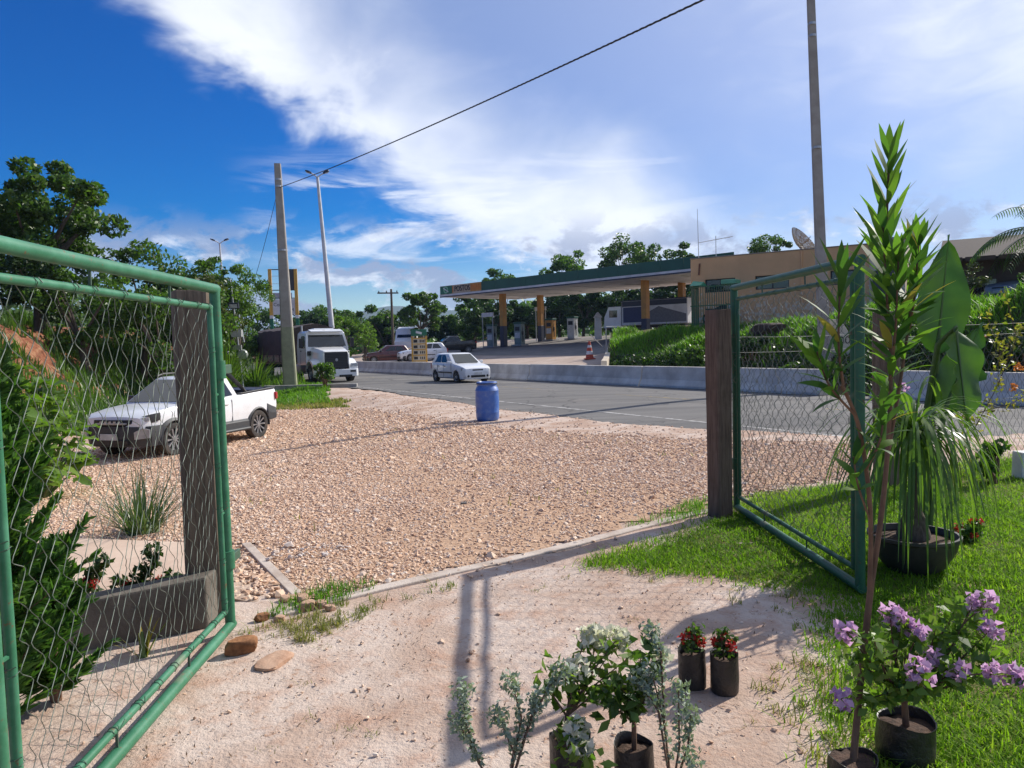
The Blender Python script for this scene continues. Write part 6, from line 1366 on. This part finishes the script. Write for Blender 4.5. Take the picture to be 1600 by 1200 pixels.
old = np.repeat(rgo.uniform(size=len(r_)//5) < .05, 5); link('leaves', npmesh('leaves', V, F, np.where(old, .97, r_*.72)), L_ole, og)
# ponytail palm in a wide black bowl
pg = thing('ponytail_palm', 'ponytail palm with drooping strap leaves in a round black bowl on the lawn', 'potted plant', (2.66, 4.95, 0))
MB().lathe([(.02, .0), (.15, .0), (.20, .06), (.255, .16), (.27, .225), (.285, .235), (.285, .255), (.265, .255), (.25, .22)], (0, 0, 0), 36).build('bowl', plain('dark pot', (.03, .027, .025), .5, col2=(.06, .05, .045), vscale=6), pg, smooth=40)
MB().lathe([(.252, .21), (.1, .225), (.01, .23)], (0, 0, 0), 24).build('soil', M_soil, pg, smooth=True)
MB().lathe([(.10, .20), (.105, .25), (.085, .32), (.05, .42), (.034, .55), (.028, .75), (.024, .92)], (0, 0, 0), 16).build('trunk', M_bark, pg, smooth=True)
rgp = np.random.default_rng(18); n = 210; a = rgp.uniform(0, 6.283, n); elv = rgp.uniform(.05, 1.3, n)
D = np.stack([np.cos(a)*np.cos(elv), np.sin(a)*np.cos(elv), np.sin(elv)], 1); Bp = np.stack([.02*np.cos(a), .02*np.sin(a), .86+rgp.uniform(0, .10, n)], 1)
V, F, r_ = ribbons(Bp, D, rgp.uniform(.55, 1.15, n), .017, rgp.uniform(1.5, 3.2, n), rgp, 11, [.8, 1, 1, .9, .7, .1]); V[:, 2] = np.maximum(V[:, 2], .02); link('leaves', npmesh('leaves', V, F, r_), leafm('palm strap leaf', [(.06, .12, .02), (.095, .17, .03), (.14, .22, .05)], .4, .35, .5), pg)
# big-leaved plant behind it
def big_leaf(mb, base, d, nrm, L, W, droop=.5, tear=None, k=18, m_=6, seed=0):
    rd = random.Random(seed); d = Vector(d).normalized(); nrm = Vector(nrm); s_ = d.cross(nrm).normalized(); P = Vector(base); V = []; F = []
    for i in range(k+1):
        u = i/k; w_ = W/2*(math.sin(min(1, u*1.06)**.75*math.pi)**.72 if 0 < u < 1 else .02)
        for j in range(-m_, m_+1):
            e = j/m_; n_ = s_.cross(d); tr = 1.
            if tear and j*tear > 0 and (i % 3 == 1): tr = .62
            V.append(P + s_*e*w_*tr + n_*(abs(e)**1.3*w_*.28 + .030*math.sin(u*13+e*2)*abs(e)**1.5))
        P = P + d*(L/k); d = (d+Vector((0, 0, -1))*droop/k).normalized()
    q = 2*m_+1
    for i in range(k):
        for j in range(2*m_): F.append((i*q+j, i*q+j+1, (i+1)*q+j+1, (i+1)*q+j))
    mb.add(V, F)
def leaf_blade_mat(name, c1, c2, tr=.42):
    mt, nt, nd, lk, bs = new_mat(name); v = objc(nd); f = noise(nd, lk, v, 6, 4, .5); c = mixc(nd, lk, mapr(nd, lk, f, .35, .65), c1, c2)
    lk.new(c, bs.inputs['Base Color']); bs.inputs['Roughness'].default_value = .4; tb = nd.new('ShaderNodeBsdfTranslucent'); lk.new(mixc(nd, lk, 1., c, (1.7, 1.9, .7), 'MULTIPLY'), tb.inputs[0])
    mx = nd.new('ShaderNodeMixShader'); mx.inputs[0].default_value = tr; lk.new(bs.outputs[0], mx.inputs[1]); lk.new(tb.outputs[0], mx.inputs[2]); lk.new(mx.outputs[0], nd['Material Output'].inputs[0]); return mt
M_bleaf = leaf_blade_mat('broad plant leaf', (.045, .11, .018), (.07, .15, .025)); M_bleaf2 = leaf_blade_mat('dark broad leaf', (.020, .055, .016), (.034, .082, .02), .34)
bgp = thing('broad_leaf_plant', 'plant with three huge paddle leaves on long stalks behind the ponytail palm', 'plant', (3.22, 5.85, 0))
for i, (b, d, nr, L, W, dr, tear, pet, mt_) in enumerate((((.05, -.1, 1.42), (.10, .02, 1), (-.35, -1, 0), .92, .36, .15, None, [(.0, 0, 0), (.03, -.04, .7), (.05, -.1, 1.42)], M_bleaf2),
        ((.10, -.1, .95), (.38, .05, 1), (-.2, -1, 0), .78, .34, .35, 1, [(.05, 0, 0), (.07, -.03, .5), (.10, -.1, .95)], M_bleaf2),
        ((.06, -.32, 1.62), (-.03, -.25, -1), (.4, -1, .2), .74, .34, -.05, 1, [(-.04, 0, 0), (-.02, -.05, .9), (.0, -.2, 1.5), (.06, -.32, 1.62)], M_bleaf),
        ((-.1, .05, .8), (-.35, .1, 1), (.3, -1, 0), .55, .26, .6, None, [(-.05, 0, 0), (-.1, .05, .8)], M_bleaf))):
    mb = MB(); big_leaf(mb, b, d, nr, L, W, dr, tear, seed=i); lo = mb.build('leaf', mt_, bgp, smooth=True); q_ = 13; MB().tube([Vector(mb.V[r_*q_+6])+Vector((0, -.004, 0)) for r_ in range(19)], [.012*(1-r_/20) for r_ in range(19)], 6).build('midrib', M_gstem, lo, smooth=50)
    MB().tube(pet+[tuple(Vector(b)+Vector(d).normalized()*.2)], [.022]*len(pet)+[.008], 8).build('leaf_stalk', M_gstem, bgp, smooth=50)
# bougainvilleas
M_brp = leafm('lilac bract', [(.62, .36, .58), (.72, .46, .66), (.78, .55, .72), (.66, .38, .62)], .45, .6, .2, .0); M_brw = leafm('cream bract', [(.62, .64, .46), (.72, .72, .60), (.78, .76, .66)], .4, .6, .2, .0); M_brr = leafm('red petal', [(.48, .035, .03), (.60, .06, .04), (.40, .02, .03)], .3, .5, .3, .0)
for mt_, tint in ((M_brp, (.95, .9, 1.)), (M_brw, (1, 1, .85)), (M_brr, (1, .8, .7))):
    for n_ in mt_.node_tree.nodes:
        if n_.type == 'MIX': n_.inputs[7].default_value = (*tint, 1)
def cluster(c, r, n, L, rng): q = unit(rng.normal(size=(n, 3)))*(rng.uniform(.2, 1, n)**.5)[:, None]*r; return np.array(c)+q
def flowering(label, loc, bag_r, bag_h, flowers, greens, mat_f, mat_l, seed, stem0=.004, leafL=.05, name='bougainvillea', leafn=60, petal=.032, fn=46, fr=.045, gr=.075, lcw=.5):
    rng = np.random.default_rng(seed); rd = random.Random(seed); g_ = thing(name, label, 'potted plant', loc); O_ = np.array(loc); bag(g_, bag_r, bag_h, seed)
    fk = Vector((rd.uniform(-.01, .01), rd.uniform(-.01, .01), bag_h+.07)); mb = MB(); mb.tube([(0, 0, bag_h*.8), fk*.95, fk], [stem0*2.2, stem0*2, stem0*1.6], 8)
    LP = []; FP = []
    for c, isf in [(np.array(c)-O_, 1) for c in flowers]+[(np.array(c)-O_, 0) for c in greens]:
        cv = Vector(c); m1 = fk.lerp(cv, .45)+Vector((rd.uniform(-.03, .03), rd.uniform(-.03, .03), rd.uniform(-.01, .05))); mb.tube([fk, m1, cv], [stem0, stem0*.7, stem0*.35], 6)
        if isf: FP.append(cluster(c, fr, fn, 0, rng)); LP.append(cluster(c-np.array([0, 0, .035]), gr*.8, leafn//3, 0, rng))
        else: LP.append(cluster(c, gr, leafn, 0, rng))
        for u in np.linspace(.35, .95, 5): p = fk.lerp(m1, u*2) if u < .5 else m1.lerp(cv, u*2-1); LP.append(cluster(tuple(p), .03, 3, 0, rng))
    tag(mb.build('branches', M_stem, g_, smooth=50), kind='stuff'); LP = np.concatenate(LP)
    V, F = leaf_quads(LP, leafL, leafL*lcw, rng, up=.5); link('leaves', npmesh('leaves', V, F, rng.uniform(size=len(F))), mat_l, g_)
    for fp_ in FP: V, F = leaf_quads(fp_, petal, petal*.85, rng, up=.2, fold=.3); link('flower_cluster', npmesh('flower_cluster', V, F, rng.uniform(size=len(F))), mat_f, g_)
    return g_
L_bou = leafm('bougainvillea leaf', [(.07, .13, .025), (.10, .18, .03), (.15, .24, .04), (.20, .28, .06)], .42)
L_sil = leafm('silvery leaf', [(.20, .25, .19), (.28, .34, .27), (.38, .44, .36)], .25, .7, .2, 1.1)
flowering('lilac-flowered bougainvillea in a black bag at the lower right', (1.43, 2.71, 0), .10, .165, [(1.17, 2.62, .54), (1.39, 2.75, .55), (1.43, 2.74, .52), (1.48, 2.72, .49), (1.38, 2.55, .43), (1.41, 2.56, .40), (1.50, 2.68, .41), (1.74, 2.8, .57), (1.80, 2.82, .56), (1.75, 2.72, .49), (1.56, 2.6, .39), (1.62, 2.5, .43), (1.70, 2.47, .43), (1.15, 2.6, .30)],
          [(1.27, 2.62, .50), (1.3, 2.75, .42), (1.45, 2.8, .46), (1.58, 2.78, .48), (1.66, 2.8, .52), (1.62, 2.72, .44), (1.5, 2.62, .36), (1.34, 2.6, .33), (1.22, 2.66, .40), (1.26, 2.7, .24), (1.70, 2.66, .40)], M_brp, L_bou, 31, .006, .055, leafn=22, fn=36, fr=.042)
flowering('cream-flowered bougainvillea in the front black bag at the bottom centre', (.17, 2.60, 0), .075, .20, [(.26, 2.75, .50), (.30, 2.78, .47), (.38, 2.8, .47), (.19, 2.50, .27), (.20, 2.46, .23), (.21, 2.66, .41)],
          [(.15, 2.66, .42), (.27, 2.72, .43), (.33, 2.74, .42), (.43, 2.76, .42), (.10, 2.66, .36), (.36, 2.68, .34), (.22, 2.45, .17), (.16, 2.44, .19)], M_brw, L_bou, 32, .0045, .055, leafn=9, fn=60, fr=.048)
flowering('dark-leaved bougainvillea in the second black bag, bottom centre', (.40, 2.60, 0), .07, .165, [(.52, 2.7, .44)], [(.33, 2.6, .40), (.45, 2.72, .43), (.38, 2.58, .33), (.30, 2.62, .30), (.28, 2.58, .38), (.46, 2.66, .36)], M_brw, L_dark, 33, .0045, .06, leafn=10, fn=30, fr=.040)
def silver(label, loc, stems_, seed):
    rng = np.random.default_rng(seed); g_ = thing('silver_shrub', label, 'potted plant', loc); O_ = Vector(loc); bag(g_, .07, .10, seed); mb = MB(); LP = []
    for pts in stems_:
        P = [Vector(p)-O_ for p in pts]; mb.tube([(0, 0, .07)]+P, [.004]*(len(P))+[.0018], 6); full = [Vector((0, 0, .07))]+P
        for i in range(1, len(full)):
            for u in np.linspace(.2, 1, 7): LP.append(cluster(tuple(full[i-1].lerp(full[i], u)), .022, 4 if i == 1 else 10, 0, rng))
        LP.append(cluster(tuple(P[-1]), .045, 65, 0, rng))
    mb.build('branches', M_stem, g_, smooth=50); LP = np.concatenate(LP); LP = LP[LP[:, 2] > .16]
    V, F = leaf_quads(LP, .024, .012, rng, up=.6); link('leaves', npmesh('leaves', V, F, rng.uniform(size=len(F))), L_sil, g_); return g_
silver('silvery small-leaved shrub with thin bare stems at the bottom, left of the grow bags', (-.06, 2.42, 0), [[(-.14, 2.5, .14), (-.19, 2.5, .30), (-.20, 2.5, .42)], [(-.15, 2.5, .16), (-.215, 2.5, .31)], [(-.03, 2.53, .15), (.0, 2.54, .30), (-.03, 2.55, .42)], [(.02, 2.54, .26), (.06, 2.55, .36)], [(.03, 2.54, .28), (.10, 2.55, .40), (.15, 2.55, .45)], [(-.03, 2.5, .2), (-.08, 2.5, .33)]], 41)
silver('silvery shrub with lilac specks standing right of the second grow bag', (.50, 2.44, 0), [[(.54, 2.5, .2), (.54, 2.5, .40)], [(.57, 2.5, .2), (.58, 2.5, .31)], [(.50, 2.55, .25), (.47, 2.62, .42)], [(.50, 2.55, .25), (.51, 2.64, .47), (.49, 2.72, .52)], [(.56, 2.46, .1), (.57, 2.44, .19)], [(.48, 2.55, .3), (.42, 2.6, .40)]], 42)
for i, (x, y) in enumerate(((.79, 3.36), (.92, 3.30))):
    flowering(['small red-flowered plant in the left of two black bags', 'small red-flowered plant in the right of two black bags'][i], (x, y, 0), .062, .175, [(x-.03, y, .225), (x+.03, y-.02, .22), (x, y+.02, .24)], [(x-.02, y-.03, .205), (x+.02, y+.02, .21)], M_brr, L_dark, 35+i, .002, .032, name='red_flowering_plant', leafn=18, petal=.022, fn=30, fr=.028, gr=.035)
flowering('red-flowered ground plant on the lawn right of the black bowl', (3.42, 5.60, -.12), .07, .12, [(3.36, 5.6, .12), (3.47, 5.62, .14), (3.50, 5.6, .15), (3.42, 5.52, .06), (3.3, 5.55, .10)], [(3.42, 5.6, .07), (3.5, 5.62, .08), (3.36, 5.58, .05)], M_brr, L_mid, 38, .002, .05, name='red_flowering_plant', leafn=40, petal=.022, fn=26, fr=.035, gr=.06)
# climbing plant on the right fence
def vine(label, loc, pts, mat, seed, fl=None, leafL=.055, per=26, rad=.06):
    rng = np.random.default_rng(seed); g_ = thing('climbing_plant', label, 'climbing plant', loc); O_ = Vector(loc); mb = MB(); LP = []
    for path in pts:
        P = [Vector(p)-O_ for p in path]; mb.tube(P, [.006]+[.003]*(len(P)-1), 6)
        for i in range(1, len(P)):
            for u in np.linspace(.1, 1, 5): LP.append(cluster(tuple(P[i-1].lerp(P[i], u)), rad, per//5+2, 0, rng))
    mb.build('branches', M_stem, g_); LP = np.concatenate(LP); V, F = leaf_quads(LP, leafL, leafL*.6, rng, up=.5); link('leaves', npmesh('leaves', V, F, rng.uniform(size=len(F))), mat, g_)
    for c, m_ in (fl or ()): V, F = leaf_quads(cluster(Vector(c)-O_, .045, 22, 0, rng), .04, .03, rng); link('flower_cluster', npmesh('flower_cluster', V, F, rng.uniform(size=len(F))), m_, g_)
    return g_
L_yel = leafm('yellowing leaf', [(.12, .16, .03), (.22, .22, .04), (.30, .24, .05), (.10, .15, .03)], .42); M_org = leafm('orange bract', [(.55, .20, .05), (.62, .28, .08)], .4, .5, .2, 0.)
for n_ in M_org.node_tree.nodes:
    if n_.type == 'MIX': n_.inputs[7].default_value = (1, .9, .7, 1)
vine('yellow-green leafy climber with orange bracts on the right-hand fence', (5.05, 8.2, 0), [[(5.05, 8.2, 0), (4.95, 8.1, .6), (4.75, 7.9, .95), (4.55, 7.8, 1.05)], [(5.0, 8.1, .5), (5.2, 8.0, 1.0), (5.15, 7.9, 1.4), (4.95, 7.8, 1.75)], [(5.2, 8.0, 1.0), (5.4, 8.0, 1.5), (5.2, 7.9, 2.0)], [(4.95, 8.1, .6), (4.7, 7.8, .72), (4.45, 7.7, .85)], [(5.05, 8.1, .7), (5.35, 8.0, .8), (5.6, 8.1, .9)], [(5.2, 8, 1.3), (5.5, 8.1, 1.6), (5.8, 8.2, 1.7)]], L_yel, 45, [((4.95, 7.9, 1.52), M_org), ((5.3, 7.9, .98), M_org), ((5.35, 7.9, 1.2), M_org)], per=20, rad=.075)
vine('thin rose bush with pink blooms behind the broad-leaved plant', (4.15, 7.5, 0), [[(4.15, 7.5, 0), (4.1, 7.5, .5), (4.0, 7.4, .95)], [(4.12, 7.5, .4), (4.3, 7.5, .75), (4.35, 7.5, .85)], [(4.1, 7.5, .3), (3.95, 7.5, .7), (3.85, 7.4, 1.05)]], L_mid, 46, [((4.33, 7.45, .84), M_brp), ((4.25, 7.45, .87), M_brp), ((3.88, 7.4, 1.05), M_brp)], per=12, rad=.06)
shrub('low dark leafy plant at the edge of the lawn by the white post', (5.0, 7.7, 0), .42, .22, L_mid, 47, n=300, leaf=.09)
# left: clipped conifer right behind the gate
def conifer(label, loc, h, r, seed, n=150):
    rng = np.random.default_rng(seed); g_ = thing('conifer', label, 'conifer', loc); Bs, Ds, Ls, Ws = [], [], [], []; mb = MB(); mb.tube([(0, 0, -.1), (0, 0, h*.85)], [.03, .008], 7)
    for i in range(n):
        u = rng.uniform(.02, .92); a = rng.uniform(0, 6.283); ln = r*(1.25-.85*u)*rng.uniform(.6, 1.1); el_ = rng.uniform(.45, 1.15)+u*.25
        d = np.array([math.cos(a)*math.cos(el_), math.sin(a)*math.cos(el_), math.sin(el_)]); p0 = np.array([0, 0, u*h*.86]); L_ = ln/max(math.cos(el_), .38); L_ = min(L_, .62)
        mb.tube([tuple(p0), tuple(p0+d*L_*.9)], [.005, .002], 4); sd = np.cross(d, rng.normal(size=3)); sd /= np.linalg.norm(sd); m = int(18+L_*80)
        for w_ in np.linspace(.12, 1, m):
            for s_ in (-1, 1):
                Bs.append(p0+d*L_*w_); dd = d*1.0+sd*s_*rng.uniform(.35, .9)+rng.normal(0, .22, 3); Ds.append(dd); Ls.append((.095 if w_ < .8 else .07)*(1.15-w_*.55)*rng.uniform(.7, 1.2))
    mb.build('branches', M_stem, g_); Ds = np.array(Ds); V, F, r_ = ribbons(np.array(Bs), Ds, np.array(Ls), .017, .0, rng, 2, [.6, 1, .15], side=np.cross(Ds, rng.normal(size=Ds.shape)))
    link('foliage', npmesh('foliage', V, F, r_), L_con, g_); return g_
L_con = leafm('conifer spray', [(.028, .075, .018), (.045, .115, .025), (.07, .155, .034), (.105, .195, .042)], .34, .6, .2)
conifer('dense green conifer directly behind the near end of the left gate', (-2.22, 2.98, 0), 1.78, .42, 3, 230)
conifer('low spreading conifer spray behind the middle of the left gate', (-2.16, 3.40, 0), .72, .17, 5, 60)
conifer('tall conifer at the left picture edge behind the first one', (-2.9, 3.6, 0), 1.95, .40, 7, 130)
conifer('slim conifer rising in front of the broad-leaved bush', (-2.85, 4.05, 0), 1.28, .22, 9, 80)
# ixora with red flower heads on the slab side
flowering('red-flowered ixora behind the low footing wall', (-2.33, 4.62, -.08), .10, .10, [(-2.43, 4.6, .15), (-2.25, 4.62, .17), (-2.22, 4.58, .14)], [(-2.36, 4.62, .22), (-2.27, 4.62, .36), (-2.30, 4.64, .28), (-2.15, 4.6, .20), (-2.5, 4.62, .16), (-2.4, 4.62, .12), (-2.27, 4.6, .13), (-2.18, 4.6, .12)], M_brr, L_deep, 48, .006, .055, name='ixora', leafn=46, petal=.022, fn=40, fr=.045, gr=.06)
flowering('small red-flowered ixora at the edge of the conifer', (-2.72, 4.75, -.06), .10, .08, [(-2.75, 4.7, .16), (-2.70, 4.7, .14)], [(-2.72, 4.75, .2), (-2.65, 4.72, .28), (-2.78, 4.75, .12)], M_brr, L_deep, 49, .005, .055, name='ixora', leafn=40, petal=.022, fn=26, fr=.035, gr=.06)
clump('spiky grass-leaved clump on the gravel behind the slab', (-3.42, 6.78, zv(-3.42, 6.78)), 170, .66, .013, leafm('dark strap leaf', [(.045, .085, .03), (.075, .12, .045), (.12, .16, .07)], .3), 1.1, .75, .35, 91, name='strap_leaf_clump', cat='plant', base_r=.14)
clump('small yellow-green sprout at the foot of the footing wall', (-1.98, 3.86, 0), 12, .22, .022, L_yel, .7, .8, .4, 92, name='sprout', cat='plant', base_r=.02)
# big-leaved bush left of the pickup
def leafy_bush(label, loc, h, r, seed, n, L, mats):
    rng = np.random.default_rng(seed); rd = random.Random(seed); g_ = thing('broad_leaf_bush', label, 'shrub', loc); mb = MB(); parts = []
    for i in range(n):
        a = rng.uniform(0, 6.283); u = rng.uniform(.15, 1); rr_ = r*math.sqrt(rng.uniform(.05, 1))*(1-.45*u*u); p = Vector((rr_*math.cos(a), rr_*math.sin(a), u*h))
        d = Vector((math.cos(a)*.9, math.sin(a)*.9, rng.uniform(-.2, .7))); s_ = L*rng.uniform(.6, 1.25); lm = MB(); big_leaf(lm, p, d, (rng.uniform(-.3, .3), rng.uniform(-.3, .3), 1), s_, s_*.62, .8, None, 5, 1, i); parts.append((np.array([tuple(v) for v in lm.V]), np.array(lm.F), rng.uniform()))
        if i % 3 == 0: mb.tube([(p.x*.1, p.y*.1, 0), (p.x*.6, p.y*.6, p.z*.6), tuple(p)], [.018, .012, .006], 5)
    V, F, r_ = joinv(parts); rr2 = np.concatenate([np.full(len(p[1]), p[2]) for p in parts]); link('leaves', npmesh('leaves', V, F, rr2), mats, g_, smooth=True); mb.build('stems', M_gstem, g_); return g_
for i, (x, y, h, r, n, L) in enumerate(((-6.55, 9.0, 2.0, .75, 280, .33), (-6.65, 10.4, 1.7, .55, 150, .30), (-7.8, 9.6, 2.2, .9, 170, .36), (-6.4, 7.9, .9, .40, 70, .26), (-8.6, 12.9, 1.4, .5, 60, .32))):
    leafy_bush(['large-leaved green bush left of the pickup, seen through the gate mesh', 'bright large-leaved bush touching the pickup bonnet', 'tall large-leaved bush at the left picture edge', 'low large-leaved plant below the big bush', 'pale large-leaved plant beside the pickup nose'][i], (x, y, zv(x, y)-.05), h, r, 100+i, n, L, [L_light, L_light, L_mid, L_mid, L_light][i])
# coconut palm at the far right
pm_ = thing('palm_tree', 'coconut palm with drooping fronds at the right picture edge', 'palm tree', (21.6, 30.0, 2.8)); rgm = np.random.default_rng(77)
MB().tube([(0, 0, -.3), (.1, 0, 1.2), (.05, 0, 2.6)], [.22, .17, .15], 10).build('trunk', M_bark, pm_, smooth=50)
for k in range(15):
    a = k*6.283/15+rgm.uniform(-.2, .2); elv = rgm.uniform(.15, 1.1); d = np.array([math.cos(a)*math.cos(elv), math.sin(a)*math.cos(elv), math.sin(elv)]); p = np.array([.05, 0, 2.6]); pts = [p.copy()]
    for i in range(14): p = p+d*.24; d = d+np.array([0, 0, -.13]); d = d/np.linalg.norm(d); pts.append(p.copy())
    fr_ = MB().tube(pts, [.03-.0018*i for i in range(15)], 5).build('frond', M_gstem, pm_); Bq, Dq, Lq = [], [], []
    for i in range(2, 15):
        t_ = pts[i]-pts[i-1]; t_ /= np.linalg.norm(t_); sd = np.cross(t_, [0, 0, 1.]); sd /= max(np.linalg.norm(sd), 1e-6)
        for s_ in (-1, 1):
            for e in (0, .5): Bq.append(pts[i-1]*(1-e)+pts[i]*e); Dq.append(sd*s_+t_*.55+np.array([0, 0, -.1])); Lq.append(.75*math.sin(.35+2.5*i/15))
    V, F, r_ = ribbons(np.array(Bq), np.array(Dq), np.array(Lq), .045, .9, rgm, 4, [.7, 1, .8, .1]); link('leaflets', npmesh('leaflets', V, F, r_), L_dark, fr_)
shrub('shrub with pale seed heads by the dark house', (18.6, 30.5, 2.9), 1.3, .8, L_olive, 62, n=700, leaf=.13)
shrub('dark shrub on the bank top between the buildings', (20.0, 28.6, 2.9), .9, .8, L_dark, 63, n=700, leaf=.14)
for i, (q_, t_) in enumerate(((22.3, 22.2), (22.5, 19.5), (21.9, 16.6), (22.2, 10.0), (22.0, 6.0))):
    x, y, _ = P_qt(q_, t_); shrub(['dark shrub on the bank near the forecourt wall', 'low dark shrub in the middle of the left bank', 'dark shrub on the bank left of the right pole', 'dark shrub on the bank right of the roadside sign', 'dark shrub on the bank behind the big leaves'][i], (x, y, float(zbank(q_, t_))-.1), 1.0+.2*(i % 2), .95, L_deep if i % 2 else L_dark, 110+i, n=1300, leaf=.17)
rock('mound of dark earth and dry roots on top of the bank', (*P_qt(24.2, 20.2)[:2], float(zbank(24.2, 20.2))+.1), (1.7, 1.0, .75), plain('dark earth mound', (.075, .048, .034), .95, col2=(.04, .028, .02), vscale=4, bmp=.05, bscale=5), 77)

# ---------------------------------------------------------------- air
bx = MB().box((0, 2250, 66), (6400, 5000, 140)).build('haze', None)
hm, hnt, hnd, hlk, hbs = new_mat('thin haze'); hnd.remove(hbs)
pv = hnd.new('ShaderNodeVolumePrincipled'); pv.inputs['Color'].default_value = (.42, .62, 1, 1); pv.inputs['Density'].default_value = .00016; pv.inputs['Anisotropy'].default_value = .2
hlk.new(pv.outputs[0], hnd['Material Output'].inputs['Volume']); bx.data.materials.append(hm); tag(bx, 'thin bluish haze over the whole place', 'haze', kind='stuff')
